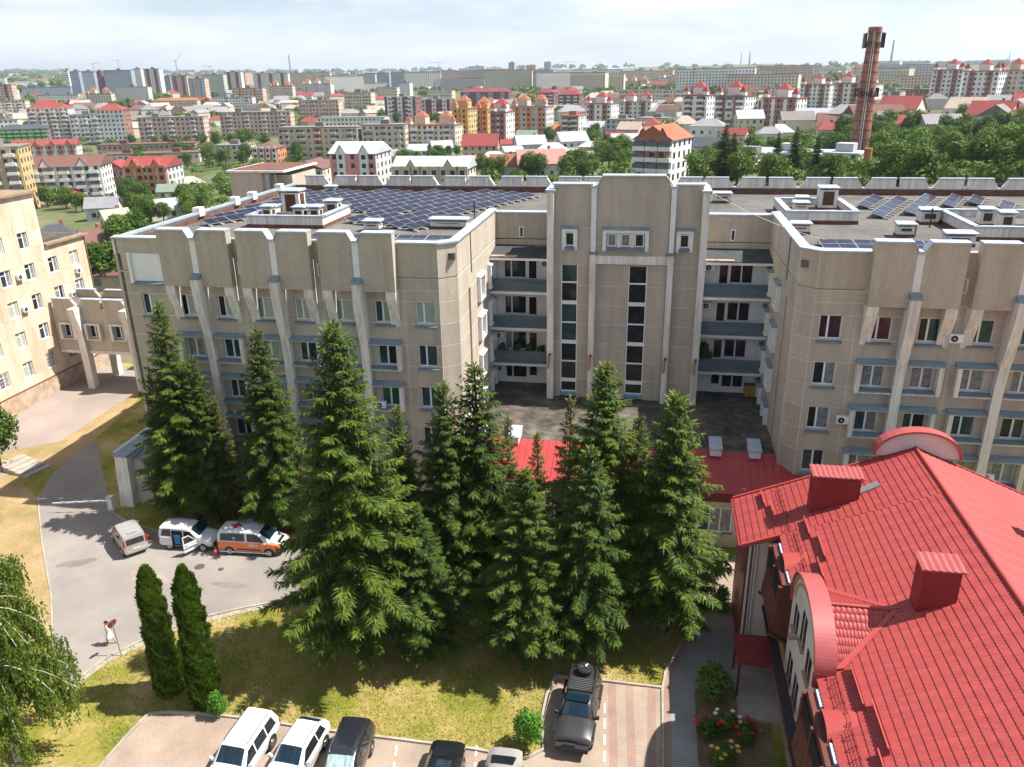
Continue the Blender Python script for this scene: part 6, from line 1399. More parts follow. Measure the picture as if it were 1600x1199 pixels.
# potted plants on the balconies
for i, (x, y, z, h, lab) in enumerate(((-9.6, 12.95, 8.44, 1.5, 'leftmost potted plant on the lowest left balcony'), (-8.3, 12.95, 8.44, 1.4, 'second potted plant on the lowest left balcony'), (-7.2, 12.95, 8.44, 1.5, 'third potted plant on the lowest left balcony'), (-6.1, 12.95, 8.44, 1.35, 'rightmost potted plant on the lowest left balcony'), (8.0, 13.1, 8.44, 2.2, 'large bushy potted plant on the lowest right balcony'))):
    t = thing('potted_plant', lab, 'plant', (x, y, z), 0, 'balcony plants'); MB().tube((0, 0, 0), (0, 0, .3), .13, .17, 10).build('pot', mat('clay_pot', (.30, .12, .07), .8) if i == 0 else bpy.data.materials['clay_pot'], t)
    o = put('foliage', BUSH[i % 2][1], t, (0, 0, .2)); k = h/2; o.scale = (k*.75, k*.75, k)
t = thing('yellow_cabinet', 'yellow cabinet on the terrace under the right balconies', 'cabinet', (12.2, 13.5, 5.96)); MB().box(-.45, .45, -.3, .3, 0, 1.0).build('case', mat('yellow_paint', (.45, .27, .06), .7), t); MB().box(-.48, .48, -.33, .33, 1.0, 1.05).build('lid', M['rust'], t); MB().box(-.02, .02, -.312, -.3, .05, .95).build('door_gap', M['dark'], t)
# ================================================================ the town behind
def wallm(name, c, d=.86): return mat(name, c, .9, tuple(x*d for x in c), .12, speck=.05, sscale=.8)
CW = {'cream': wallm('wall_cream', (.68, .59, .47)), 'beige': wallm('wall_beige', (.60, .50, .39)), 'white': wallm('wall_white', (.76, .74, .71)), 'grey': wallm('wall_grey', (.52, .51, .50)), 'blue': wallm('wall_blue_grey', (.36, .41, .49)),
      'pink': wallm('wall_pink', (.72, .30, .28)), 'rose': wallm('wall_rose', (.64, .46, .38)), 'brick': wallm('wall_brick', (.33, .16, .12)), 'orange': wallm('wall_orange', (.72, .36, .10)), 'maroon': wallm('wall_maroon', (.22, .11, .11)), 'ochre': wallm('wall_ochre', (.55, .42, .20)),
      'green': wallm('wall_green', (.20, .48, .12)), 'dgrey': wallm('wall_dark_grey', (.22, .22, .23)), 'paleg': wallm('wall_pale_green', (.50, .54, .44)), 'tan': wallm('wall_tan', (.47, .36, .26)), 'terra': wallm('wall_terracotta', (.62, .26, .13))}
CR = {'red': wallm('roof_red', (.27, .058, .05)), 'orange': wallm('roof_orange', (.34, .125, .07)), 'brown': wallm('roof_brown', (.17, .085, .07)), 'grey': wallm('roof_slate', (.27, .27, .28)), 'light': wallm('roof_zinc', (.44, .46, .48)), 'dark': wallm('roof_dark', (.075, .08, .095)), 'flat': wallm('roof_flat', (.22, .20, .19)), 'green': wallm('roof_green', (.20, .25, .20)), 'pink': wallm('roof_faded', (.42, .22, .20)), 'wine': wallm('roof_wine', (.25, .04, .06)), 'tan': wallm('roof_tan', (.42, .34, .28))}
GW = [mat('far_pane_dark', (.045, .05, .06), .15), mat('far_pane_mid', (.13, .15, .18), .15), mat('far_pane_light', (.32, .33, .33), .3)]
def height_to(p, v):                      # how tall a thing standing at p must be to reach the photo row v
    h = 10.0
    for _ in range(12):
        w_ = p+Vector((0, 0, h))-CAM; h += ((599.5-FPX*w_.dot(u2)/w_.dot(fwd))-v)*w_.dot(fwd)/FPX*.9
    return h
def facing(p): return -math.atan2(p.x-CAM.x, p.y-CAM.y)
TAKEN = []; LAB = []
def wallwins(b, T, L0, z0, nf, fh, nc, rg, w=1.35, h=1.45, off=-.07):
    for f in range(nf):
        for c in range(nc):
            u = L0*(c+.5)/nc; z = z0+f*fh+.95; ww = w*rg.uniform(.85, 1.1)
            m = 0 if rg.random() < .6 else (1 if rg.random() < .7 else 2)
            b.add([T(u-ww/2, off, z), T(u+ww/2, off, z), T(u+ww/2, off, z+h), T(u-ww/2, off, z+h)], [(0, 1, 2, 3)], m)
def pyr(b, x0, x1, y0, y1, z, h, m, over=.3):
    x0 -= over; x1 += over; y0 -= over; y1 += over; cx, cy = (x0+x1)/2, (y0+y1)/2
    b.add([(x0, y0, z), (x1, y0, z), (x1, y1, z), (x0, y1, z), (cx, cy, z+h)], [(0, 1, 4), (1, 2, 4), (2, 3, 4), (3, 0, 4), (0, 3, 2, 1)], m)
def hip(b, x0, x1, y0, y1, z, h, m, over=.4, gable=False):
    x0 -= over; x1 += over; y0 -= over; y1 += over; k = 0 if gable else min((x1-x0), (y1-y0))*.42
    if x1-x0 >= y1-y0: a, c = (x0+k, (y0+y1)/2, z+h), (x1-k, (y0+y1)/2, z+h); fs = [(0, 1, 5, 4), (2, 3, 4, 5), (1, 2, 5), (3, 0, 4), (0, 3, 2, 1)]
    else: a, c = ((x0+x1)/2, y0+k, z+h), ((x0+x1)/2, y1-k, z+h); fs = [(0, 1, 4), (1, 2, 5, 4), (2, 3, 5), (3, 0, 4, 5), (0, 3, 2, 1)]
    b.add([(x0, y0, z), (x1, y0, z), (x1, y1, z), (x0, y1, z), a, c], fs, m)
def block(label, u0, u1, vb, vt, wall='cream', roof='flat', rot=0, depth=13, fl=None, style='flat', side=None, balc=None, accent=None, grp=None, far=False, sink=6):
    rg = random.Random(int(u0*7+vb*13)); p, mpp = spot((u0+u1)/2, vb); rot = rot if rot < 0 and abs(rot) > 15 else -(abs(rot)*.6+14); rr = R(rot)
    wpx = (u1-u0)*mpp; W = max(6, (wpx-depth*abs(math.sin(rr)))/math.cos(rr)); Ht = max(4, height_to(p, vt))
    fl = fl or max(2, round(Ht/3.05)); fh = Ht/fl if style in ('flat', 'frame') else Ht*.93/fl
    back = depth/2
    d = Vector((p.x-CAM.x, p.y-CAM.y, 0)).normalized(); q = p+d*back
    t = thing('apartment_block' if fl > 4 or W > 26 else 'town_house', label, 'building', (q.x, q.y, p.z), facing(p)+rr, grp)
    TAKEN.append((u0-3, u1+3, vt, vb+2)); LAB.append(((u0+u1)/2, vb, label))
    x0, x1, y0, y1 = -W/2, W/2, -depth/2, depth/2; zt = fh*fl
    b = MB().box(x0, x1, y0, y1, -sink, zt); b.m = [0]*6
    if side: b.m = [0, 0, 0, 1, 0, 1]
    b.build('wall', [CW[wall], CW[side or wall]], t)
    wb = MB(); nc = max(3, round(W/3.1)); ns = max(2, round(depth/3.6))
    wallwins(wb, frame(x0, y0, 0), W, 0, fl, fh, nc, rg)
    if rot > 4: wallwins(wb, frame(x0, y1, R(-90)), depth, 0, fl, fh, ns, rg)
    if rot < -4: wallwins(wb, frame(x1, y0, R(90)), depth, 0, fl, fh, ns, rg)
    tag(wb.build('windows', GW, t), kind='stuff')
    if balc:                              # stacked balcony bays
        bb = MB(); n = balc[0]
        for k in range(n):
            xc = x0+W*(k+.5)/n
            for f in range(fl):
                bb.box(xc-1.6, xc+1.6, y0-1.1, y0-.02, f*fh+.1, f*fh+1.15)
                if rg.random() < .55: bb.box(xc-1.5, xc+1.5, y0-1.0, y0-.02, f*fh+1.2, f*fh+2.3, 1)
        tag(bb.build('balconies', [CW[balc[1]], GW[1]], t), kind='stuff')
    if accent:                            # full-height colour bays
        ab = MB()
        for k in range(accent[0]):
            xc = x0+W*(k+.5)/accent[0]; hw = accent[2] if len(accent) > 2 else 1.6
            ab.box(xc-hw, xc+hw, y0-.55, y0+.02, -.5, zt+(.8 if style != 'flat' else .3))
            wallwins(ab, frame(xc-hw, y0-.55, 0), 2*hw, 0, fl, fh, 1, rg); ab.m = [m if m < 3 else m for m in ab.m]
        nb = len(ab.f)
        # window faces of the bays take the pane material
        ab.m = [0 if len(ab.f[i]) == 4 and (i % (6+fl)) < 6 else 1 for i in range(nb)]
        tag(ab.build('colour_bays', [CW[accent[1]], GW[0]], t), kind='stuff')
    rb = MB()
    if style == 'flat':
        rb.box(x0-.25, x1+.25, y0-.25, y1+.25, zt, zt+.5)
        for k in range(max(1, int(W/22))):
            xc = x0+W*(k+.5)/max(1, int(W/22)); rb.box(xc-2.2, xc+2.2, -2, 2, zt+.5, zt+2.6)
        rb.build('roof', CR[roof], t)
    elif style == 'frame':
        rb.box(x0-.3, x1+.3, y0-.3, y1+.3, zt, zt+.3); rb.build('roof', CR['flat'], t)
    elif style == 'hip': hip(rb, x0, x1, y0, y1, zt, Ht*.07+2.2, 0); rb.build('roof', CR[roof], t)
    elif style == 'gable': hip(rb, x0, x1, y0, y1, zt, Ht*.07+2.2, 0, gable=True); rb.build('roof', CR[roof], t)
    elif style == 'dormer':
        hip(rb, x0, x1, y0, y1, zt, 3.4, 0, .5, True)
        n = max(2, int(W/9))
        for k in range(n):
            xc = x0+W*(k+.5)/n; rb.add([(xc-2, y0-.4, zt), (xc+2, y0-.4, zt), (xc, y0-.4, zt+3.0), (xc, 0, zt+3.0)], [(0, 2, 3), (2, 1, 3)], 0)
        rb.build('roof', CR[roof], t)
        gb_ = MB()
        for k in range(n):
            xc = x0+W*(k+.5)/n; gb_.prism([(xc-1.8, y0-.3, zt-.2), (xc+1.8, y0-.3, zt-.2), (xc, y0-.3, zt+2.6)], [(xc-1.8, y0+.3, zt-.2), (xc+1.8, y0+.3, zt-.2), (xc, y0+.3, zt+2.6)])
        tag(gb_.build('gablets', CW[accent[1]] if accent else CW[wall], t), kind='stuff')
    elif style == 'turret':
        rb.box(x0-.3, x1+.3, y0-.3, y1+.3, zt, zt+.5)
        n = max(1, round(W/14)); tb = MB()
        for k in range(n):
            xc = x0+W*(k+.5)/n; tb.box(xc-3, xc+3, -3.2, 3.2, zt+.5, zt+4.2); pyr(rb, xc-3, xc+3, -3.2, 3.2, zt+4.2, 3.2, 0)
        for s in (x0+1.6, x1-1.6): tb.box(s-1.5, s+1.5, y0-.3, y0+2.7, zt+.4, zt+2.2); pyr(rb, s-1.5, s+1.5, y0-.3, y0+2.7, zt+2.2, 3.0, 0, .2)
        tag(tb.build('turrets', CW[wall], t), kind='stuff'); tag(rb.build('turret_roofs', CR[roof], t), kind='stuff')
    return t
B = block
# -- far left skyline towers
B('small white slab block at the left end of the skyline', -10, 13, 143, 122, 'white')
B('unfinished grey-blue low block left of the skyline towers', 42, 112, 153, 136, 'blue', style='frame')
for i, (a, b, c, d, w, s) in enumerate(((108, 118, 150, 110, 'white', None), (117, 135, 152, 112, 'blue', None), (136, 157, 153, 112, 'blue', None), (157, 170, 152, 112, 'maroon', None), (171, 215, 152, 110, 'blue', None), (214, 230, 150, 108, 'white', None), (232, 260, 152, 108, 'white', 'maroon'), (259, 275, 150, 120, 'blue', None), (273, 300, 154, 119, 'rose', 'maroon'), (300, 330, 161, 123, 'rose', 'blue'), (322, 358, 153, 117, 'paleg', None), (356, 384, 150, 113, 'white', 'maroon'))):
    B('%s tower of the twelve tall new blocks on the left skyline' % ('first second third fourth fifth sixth seventh eighth ninth tenth eleventh twelfth'.split()[i]), a, b, c, d, w, accent=(2, s, 2.4) if s else None, depth=16, rot=(-8, 8, 0)[i % 3], grp='tall new blocks on the left skyline')
# -- left middle
B('white apartment complex with rose bays behind the green-trimmed block', 56, 122, 219, 166, 'white', 'red', 8, 14, style='hip', accent=(3, 'rose', 2.2), balc=(4, 'white'))
B('white apartment block with balconies beside the blank tall gable', 118, 168, 219, 180, 'white', 'flat', 6, 13, balc=(3, 'white'))
B('tall white block with a blank end wall', 162, 210, 223, 168, 'white', 'red', -20, 15, style='hip', side='brick')
B('white low block left of the tall blank gable', -15, 36, 214, 188, 'white', 'flat', 0, 12)
B('dark block striped with bright green balconies', 8, 80, 224, 200, 'dgrey', 'dark', 0, 12, style='hip', balc=(7, 'green'))
B('long rose slab block in the left middle distance', 225, 328, 223, 184, 'rose', 'flat', -8, 12, balc=(3, 'white'))
B('rose slab block right of the long rose slab', 350, 462, 214, 176, 'rose', 'flat', -4, 12, balc=(4, 'white'))
B('red-roofed house row with white arched gables', 30, 127, 252, 226, 'white', 'red', 0, 14, style='dormer', accent=(6, 'brick', 1.6))
B('long low brown flat-roofed block, upper of two', 160, 310, 238, 226, 'tan', 'brown', -3, 14)
B('long low cream flat-roofed block, lower of two', 165, 318, 256, 241, 'cream', 'brown', -3, 14)
B('cream workshop with a dark glazed front', 340, 402, 250, 228, 'cream', 'flat', -6, 16)
B('tall beige block with stacked balconies at the left edge', -30, 64, 330, 232, 'ochre', 'flat', -6, 14, balc=(3, 'white'), accent=(2, 'tan', 2.2))
B('white flats under a long brown roof', 62, 182, 322, 256, 'white', 'brown', 5, 15, style='dormer', balc=(5, 'white'))
B('white and orange flats with red gabled roofs', 205, 292, 313, 258, 'white', 'red', 18, 14, style='dormer', accent=(4, 'terra', 1.5), side='grey')
B('grey end house of the orange flats', 172, 214, 310, 262, 'grey', 'red', 0, 14, style='gable', accent=(1, 'brick', 2.0))
# -- centre left
B('white and maroon slab on the skyline behind the rose slabs', 400, 455, 147, 115, 'white', 'flat', 0, 13, accent=(3, 'maroon', 2.5))
B('long pale slab on the skyline', 455, 520, 144, 114, 'cream', 'flat', 0, 12)
B('pale slab with a blue end on the skyline', 520, 552, 140, 118, 'white', 'flat', 0, 12, side='blue')
for i, (a, b, c, d, w) in enumerate(((560, 590, 140, 116, 'grey'), (578, 612, 138, 114, 'blue'), (612, 650, 139, 113, 'blue'), (648, 690, 138, 114, 'grey'), (690, 716, 130, 110, 'rose'), (733, 760, 129, 104, 'white'), (775, 790, 124, 109, 'brick'), (795, 806, 126, 98, 'blue'), (850, 862, 118, 97, 'blue'), (822, 838, 118, 102, 'terra'))):
    B('%s of ten hazy blocks on the central skyline, counted from the left' % ('first second third fourth fifth sixth seventh eighth ninth tenth'.split()[i]), a, b, c, d, w, depth=14, grp='hazy central skyline blocks')
B('pinkish slab with a blue-grey end, left of three stepping back', 470, 538, 188, 157, 'rose', 'flat', -22, 12, balc=(4, 'cream'))
B('cream slab, middle of three stepping back', 540, 588, 176, 145, 'cream', 'flat', -22, 12, balc=(3, 'cream'))
B('cream slab, right of three stepping back', 590, 626, 160, 137, 'cream', 'flat', -18, 12)
B('white end block beyond the three stepping slabs', 624, 646, 153, 130, 'white', 'flat', 10, 12)
B('cream long slab among trees in the centre distance', 668, 712, 157, 142, 'cream', 'flat', -12, 12)
B('maroon and white stepped block, left part', 603, 660, 192, 152, 'maroon', 'flat', 12, 14, accent=(3, 'white', 2.0), balc=(2, 'white'))
B('maroon and white stepped block, right part', 655, 712, 188, 156, 'maroon', 'flat', -8, 14, accent=(3, 'white', 1.8))
B('maroon block behind the orange ones', 720, 800, 166, 142, 'maroon', 'wine', 0, 14, style='hip', accent=(4, 'blue', 1.8))
B('ochre orange block, left of the bright orange pair', 708, 748, 228, 166, 'ochre', 'orange', 14, 14, style='turret', accent=(2, 'orange', 2.2))
B('bright orange block beside the white and red one', 744, 772, 224, 168, 'orange', 'orange', 0, 14, style='turret', accent=(2, 'terra', 1.6))
B('white block with a red bay right of the bright orange one', 766, 805, 232, 172, 'white', 'red', -8, 14, style='turret', accent=(2, 'brick', 1.5))
B('unfinished white concrete frame block', 498, 610, 206, 184, 'white', 'flat', -4, 16, style='frame')
B('beige flats with a blue-grey end wall before the rear parapet', 440, 572, 248, 200, 'beige', 'flat', 8, 13, side='blue', balc=(5, 'cream'), accent=(1, 'brick', 1.8))
B('beige and brown flats beside them', 568, 645, 243, 196, 'beige', 'flat', -16, 13, balc=(3, 'grey'))
B('cream flats with red turret roofs', 636, 726, 238, 193, 'cream', 'orange', -10, 14, style='turret', balc=(3, 'white'))
B('pink and grey flats with a bright pink end, right behind the roof', 520, 616, 292, 236, 'pink', 'light', 12, 16, style='dormer', side='grey', accent=(2, 'white', 1.5))
B('row of small gabled town houses with zinc roofs', 615, 746, 290, 262, 'cream', 'light', -3, 12, style='dormer', accent=(8, 'beige', 1.8))
B('low brown-roofed hall left behind the roof', 455, 530, 292, 262, 'cream', 'brown', -10, 16, style='gable')
B('orange striped hall behind the stair house', 398, 450, 258, 230, 'terra', 'brown', 10, 14, style='hip', accent=(4, 'white', 1.0))
# -- centre right
for i, (a, b, c, d, w) in enumerate(((818, 868, 138, 110, 'grey'), (870, 905, 128, 112, 'grey'), (925, 960, 131, 112, 'beige'), (958, 1052, 130, 111, 'cream'), (1050, 1075, 129, 109, 'cream'), (1072, 1120, 126, 108, 'rose'), (1145, 1195, 123, 112, 'beige'), (1150, 1205, 137, 118, 'brick'), (1122, 1138, 138, 121, 'white'))):
    B('%s of nine long slabs on the right-centre skyline, counted from the left' % ('first second third fourth fifth sixth seventh eighth ninth'.split()[i]), a, b, c, d, w, depth=12, balc=(5, 'white') if i in (3, 4) else None, grp='long slabs on the right-centre skyline')
B('maroon and white block left of the turreted pair', 838, 872, 172, 143, 'maroon', 'wine', 8, 13, style='hip', balc=(3, 'white'))
B('maroon and white block, second beside the turreted pair', 872, 912, 174, 146, 'maroon', 'wine', -8, 13, style='hip', balc=(3, 'white'))
B('white turreted block with a red stair bay, left of a pair', 914, 966, 203, 160, 'white', 'red', 10, 14, style='turret', accent=(2, 'brick', 1.5))
B('white turreted block with a red stair bay, right of a pair', 968, 1026, 186, 158, 'white', 'red', -8, 14, style='turret', accent=(2, 'brick', 1.5))
B('white and brick block below the turreted pair', 876, 916, 216, 182, 'white', 'orange', -10, 13, accent=(2, 'brick', 2.0), balc=(2, 'white'))
B('orange-roofed block left of the turreted pair', 800, 866, 216, 164, 'grey', 'orange', -12, 14, style='turret', accent=(3, 'terra', 1.6))
B('cream slab with bays between the turreted blocks', 966, 1072, 166, 141, 'cream', 'flat', -6, 12, balc=(6, 'white'))
B('grey unfinished block behind the houses', 946, 1000, 212, 188, 'grey', 'flat', 6, 14)
B('grey and cream block beside the unfinished one', 992, 1064, 208, 186, 'cream', 'flat', -14, 14, side='grey')
B('tall white turreted block with red bays, left', 1064, 1118, 202, 146, 'white', 'red', 14, 15, style='turret', accent=(2, 'brick', 1.6), balc=(2, 'white'))
B('tall white turreted block with red bays, right', 1114, 1176, 206, 147, 'white', 'red', -10, 15, style='turret', accent=(2, 'brick', 1.6), balc=(3, 'white'))
B('brick and white block beside the tall turreted ones', 1172, 1232, 182, 158, 'brick', 'flat', 0, 13, accent=(3, 'white', 1.5))
B('cream slab with trees at the right centre', 1198, 1228, 158, 137, 'cream', 'flat', -8, 12)
B('white five-storey flats with orange gables and red roof, nearest behind the tower', 988, 1078, 284, 214, 'white', 'orange', 12, 14, style='dormer', accent=(2, 'brick', 1.9), balc=(3, 'white'))
# -- right
B('white turreted block left of the brick chimney', 1248, 1302, 172, 130, 'white', 'red', 8, 14, style='turret', accent=(2, 'brick', 1.6))
B('white turreted block just behind the brick chimney', 1300, 1372, 176, 128, 'white', 'red', -6, 14, style='turret', accent=(3, 'brick', 1.6))
B('brick and white block right of the chimney', 1372, 1410, 168, 144, 'white', 'flat', 0, 13, accent=(2, 'brick', 2.2), balc=(2, 'white'))
B('dark brick block right of the chimney', 1405, 1455, 164, 140, 'brick', 'flat', 6, 13)
B('big white turreted block at the right, left part', 1452, 1508, 166, 106, 'white', 'red', 16, 15, style='turret', accent=(2, 'brick', 1.6))
B('big white turreted block at the right, middle part', 1500, 1560, 168, 108, 'white', 'red', -6, 15, style='turret', accent=(2, 'brick', 1.6))
B('big white turreted block at the right edge', 1556, 1640, 166, 106, 'cream', 'red', -10, 15, style='turret', accent=(3, 'grey', 1.6))
for i, (a, b, c, d, w) in enumerate(((1208, 1234, 121, 108, 'rose'), (1236, 1262, 117, 107, 'grey'), (1268, 1300, 118, 105, 'cream'), (1302, 1322, 122, 109, 'grey'), (1385, 1420, 134, 116, 'white'), (1420, 1450, 130, 112, 'cream'), (1440, 1462, 126, 108, 'rose'), (1395, 1450, 107, 96, 'grey'), (1462, 1500, 106, 96, 'beige'), (1510, 1560, 104, 95, 'grey'))):
    B('%s of ten small blocks on the right skyline, counted from the left' % ('first second third fourth fifth sixth seventh eighth ninth tenth'.split()[i]), a, b, c, d, w, depth=12, grp='small blocks on the right skyline')
B('grey flat-roofed works building left of the chimney foot', 1150, 1312, 268, 246, 'grey', 'light', -4, 18)
B('low white outbuilding at the chimney foot', 1285, 1350, 270, 256, 'cream', 'light', 0, 9)
B('grey low block behind the trees right of the tower', 1140, 1200, 274, 254, 'cream', 'flat', 10, 12)
# -- more blocks filling the gaps of the town
ra_ = random.Random(21); k = tries = 0
ORD = {}
while k < 120 and tries < 9000:
    tries += 1; u = ra_.uniform(-20, 1610); v = 122+ra_.random()**.8*86
    p, mpp = spot(u, v); W_ = ra_.uniform(26, 60)/mpp; fl = ra_.choice([4, 5, 5, 7, 9]); hv = fl*3.0/mpp; w2 = min(W_/2, 34)
    if (v > 178 and 330 > u > 225) or (u > 1235 and v > 134): continue
    if any(a-2 < u+w2 and b+2 > u-w2 and c < v+1 and d > v-hv*.25 for a, b, c, d in TAKEN): continue
    wl = ra_.choice(['white', 'white', 'cream', 'rose', 'cream', 'white']); ac_ = ra_.choice([None, 'brick', 'terra', 'maroon', None]); rf_ = ra_.choice(['flat', 'flat', 'red', 'orange']); sty = 'flat' if rf_ == 'flat' else ra_.choice(['hip', 'turret'])
    q = min(LAB, key=lambda e: abs(e[0]-u)+2*abs(e[1]-v)); rel = 'left of' if q[0] > u else 'right of'
    lab = '%s block%s %s the %s' % (wl, ' with %s bays' % ac_ if ac_ else (' under a %s roof' % rf_ if rf_ != 'flat' else ''), rel, ' '.join(q[2].split(',')[0].split()[:7]))
    block(lab, u-w2, u+w2, v, v-hv, wl, rf_, ra_.choice([-14, -8, 8, 14]), 12, fl, sty, balc=(max(2, int(w2/7)), 'white') if ra_.random() < .6 else None, accent=(max(2, int(w2/9)), ac_, 1.7) if ac_ else None, grp='further blocks of the town'); k += 1
# -- houses with pitched roofs
def house(label, u, vb, w, roof, wall='white', rot=20, hs=.42, gable=True, chim=True, grp=None):
    rg = random.Random(int(u*3+vb*11)); p, mpp = spot(u, vb); W = max(6.5, w*mpp*.9); D = max(6, W*rg.uniform(.6, .85)); Hh = max(3.0, W*hs)
    t = thing('house', label, 'house', tuple(p), facing(p)+R(rot), grp); TAKEN.append((u-w/2, u+w/2, vb-w*.7, vb+2)); LAB.append((u, vb, label))
    x0, x1, y0, y1 = -W/2, W/2, -D/2, D/2
    b = MB().box(x0, x1, y0, y1, -4, Hh); rh = D*rg.uniform(.30, .42)
    if gable: b.prism([(x0+.01, y0, Hh), (x0+.01, y1, Hh), (x0+.01, 0, Hh+rh-.1)], [(x1-.01, y0, Hh), (x1-.01, y1, Hh), (x1-.01, 0, Hh+rh-.1)])
    b.build('wall', CW[wall], t); r = MB()
    if gable:
        o = .5; e = rh*o/(D/2)
        for s in (1, -1): r.hexa([(x0-o, s*(D/2+o), Hh-e), (x1+o, s*(D/2+o), Hh-e), (x1+o, 0, Hh+rh), (x0-o, 0, Hh+rh), (x0-o, s*(D/2+o), Hh-e+.18), (x1+o, s*(D/2+o), Hh-e+.18), (x1+o, 0, Hh+rh+.2), (x0-o, 0, Hh+rh+.2)])
    else: hip(r, x0, x1, y0, y1, Hh, rh, 0, .5)
    ro = r.build('roof', CR[roof], t)
    wb = MB(); nf = max(1, int(Hh/2.8)); wallwins(wb, frame(x0, y0, 0), W, 0, nf, 2.8, max(2, int(W/3)), rg, 1.1, 1.3)
    wallwins(wb, frame(x0, y1, R(-90)), D, 0, nf, 2.8, 2, rg, 1.1, 1.3); wallwins(wb, frame(x1, y0, R(90)), D, 0, nf, 2.8, 2, rg, 1.1, 1.3); tag(wb.build('windows', GW, t), kind='stuff')
    if chim: MB().box(W*.18-.4, W*.18+.4, -.5+D*.1, .4+D*.1, Hh+rh*.3, Hh+rh+1.0).build('chimney', CW['brick'], ro)
    return t
HS = [('pale house with a big arched zinc roof right of the orange-gabled flats', 1105, 228, 56, 'grey', 'white', -10, .5, False), ('white house with a white roof behind the grey barn roof', 1168, 206, 44, 'light', 'cream', 15, .5, True), ('red-roofed house beside the grey barn roof', 1148, 228, 40, 'red', 'cream', -15, .4, True), ('blue-roofed house at the right of the red one', 1200, 224, 40, 'grey', 'white', 10, .4, False), ('dark-roofed long house below the grey barn roof', 1110, 250, 58, 'dark', 'white', -8, .35, True),
      ('house with a tan roof behind the orange-gabled flats', 985, 217, 38, 'tan', 'rose', -20, .4, True), ('wine-roofed house beside the tan one', 958, 228, 26, 'wine', 'white', 10, .4, True), ('white-roofed long shed left of the orange-gabled flats', 975, 240, 44, 'light', 'cream', 8, .25, True), ('yellowish two-storey house before the white shed', 922, 252, 34, 'light', 'ochre', -18, .6, False), ('white house with a white gable, centre right', 892, 246, 50, 'light', 'white', 24, .5, True), ('pale house with a light roof above it', 928, 214, 36, 'light', 'white', -12, .45, True),
      ('orange-roofed small house, centre right', 870, 216, 32, 'orange', 'cream', 20, .4, False), ('green-roofed house at the centre', 824, 228, 34, 'green', 'cream', -15, .45, True), ('pale green house with a white roof at the centre', 828, 244, 50, 'light', 'paleg', 14, .4, True), ('cream hipped house below it', 862, 258, 52, 'light', 'ochre', -10, .4, False), ('green gabled house behind the tower', 905, 270, 46, 'green', 'cream', 18, .45, True), ('long house with a faded red roof behind the tower', 845, 276, 80, 'pink', 'white', 6, .3, True), ('small white house with a zinc roof', 800, 250, 34, 'light', 'white', 24, .45, True), ('orange-roofed white house behind the left wing parapet', 790, 278, 50, 'orange', 'white', -12, .45, True),
      ('red-roofed house among the centre trees', 752, 246, 60, 'red', 'rose', -6, .35, True), ('second red-roofed house behind it', 785, 236, 30, 'red', 'cream', 12, .4, True), ('zinc-roofed house by the centre trees', 772, 260, 40, 'light', 'white', 10, .4, False), ('house with a tan roof before the zinc one', 742, 270, 40, 'tan', 'cream', -18, .4, True), ('white-roofed house left of the centre trees', 690, 242, 36, 'light', 'white', 16, .35, True), ('white shed roof behind the town house row', 655, 244, 32, 'light', 'white', -8, .3, True), ('pale gabled house behind the town house row', 620, 256, 36, 'grey', 'cream', 20, .4, True),
      ('red-roofed house right of the chimney, largest', 1405, 198, 62, 'red', 'white', -18, .45, True), ('bright red low roof before it', 1440, 200, 44, 'red', 'cream', 10, .3, False), ('blue-grey roofed house among the right trees', 1465, 212, 62, 'grey', 'rose', 24, .3, True), ('red-roofed cream house at the right', 1545, 208, 66, 'red', 'cream', -16, .45, True), ('brown-roofed house at the right edge', 1585, 190, 50, 'brown', 'cream', 14, .4, True), ('grey-roofed house behind it', 1560, 172, 40, 'grey', 'white', -10, .4, True), ('red roof behind the chimney', 1325, 199, 50, 'red', 'cream', 12, .4, True), ('white-roofed long house left of the chimney', 1270, 206, 60, 'light', 'white', -8, .35, True), ('red low roof left of the chimney', 1290, 218, 38, 'red', 'white', 16, .4, False), ('light blue roof left of the chimney', 1215, 222, 46, 'light', 'white', 10, .35, False), ('small orange house on the right hillside', 1500, 176, 26, 'orange', 'cream', 20, .4, True),
      ('wine-red roofed house between the peach building and the left wing', 178, 400, 44, 'wine', 'rose', -25, .25, True), ('brown shed roof below the wine-red roof', 172, 412, 40, 'brown', 'tan', -20, .2, True), ('dark hipped roof behind the low peach wing', 88, 372, 66, 'dark', 'cream', -8, .3, False), ('red-roofed house before the white flats on the left', 122, 322, 36, 'red', 'white', 14, .4, False), ('grey house with a curved side roof at the left', 165, 340, 50, 'grey', 'grey', -16, .45, True), ('tan roofed cottage above the left wing corner', 182, 350, 40, 'tan', 'cream', 15, .3, True), ('cream cottage among the left trees', 150, 372, 40, 'brown', 'cream', 22, .45, True), ('white tin-roofed shed beside the left wing parapet', 258, 338, 48, 'light', 'cream', 10, .25, True), ('dark green garage roof by the left wing', 268, 316, 34, 'green', 'paleg', -14, .4, True), ('zinc roof before the left parapet', 300, 300, 40, 'tan', 'cream', 12, .35, False),
      ('white-roofed house far left of the chimney', 1240, 190, 30, 'grey', 'white', 0, .4, True), ('red-roofed shed under the centre flats', 735, 222, 26, 'red', 'white', 12, .4, True)]
for a in HS: house(a[0], a[1], a[2], a[3], a[4], a[5], a[6], a[7], a[8])
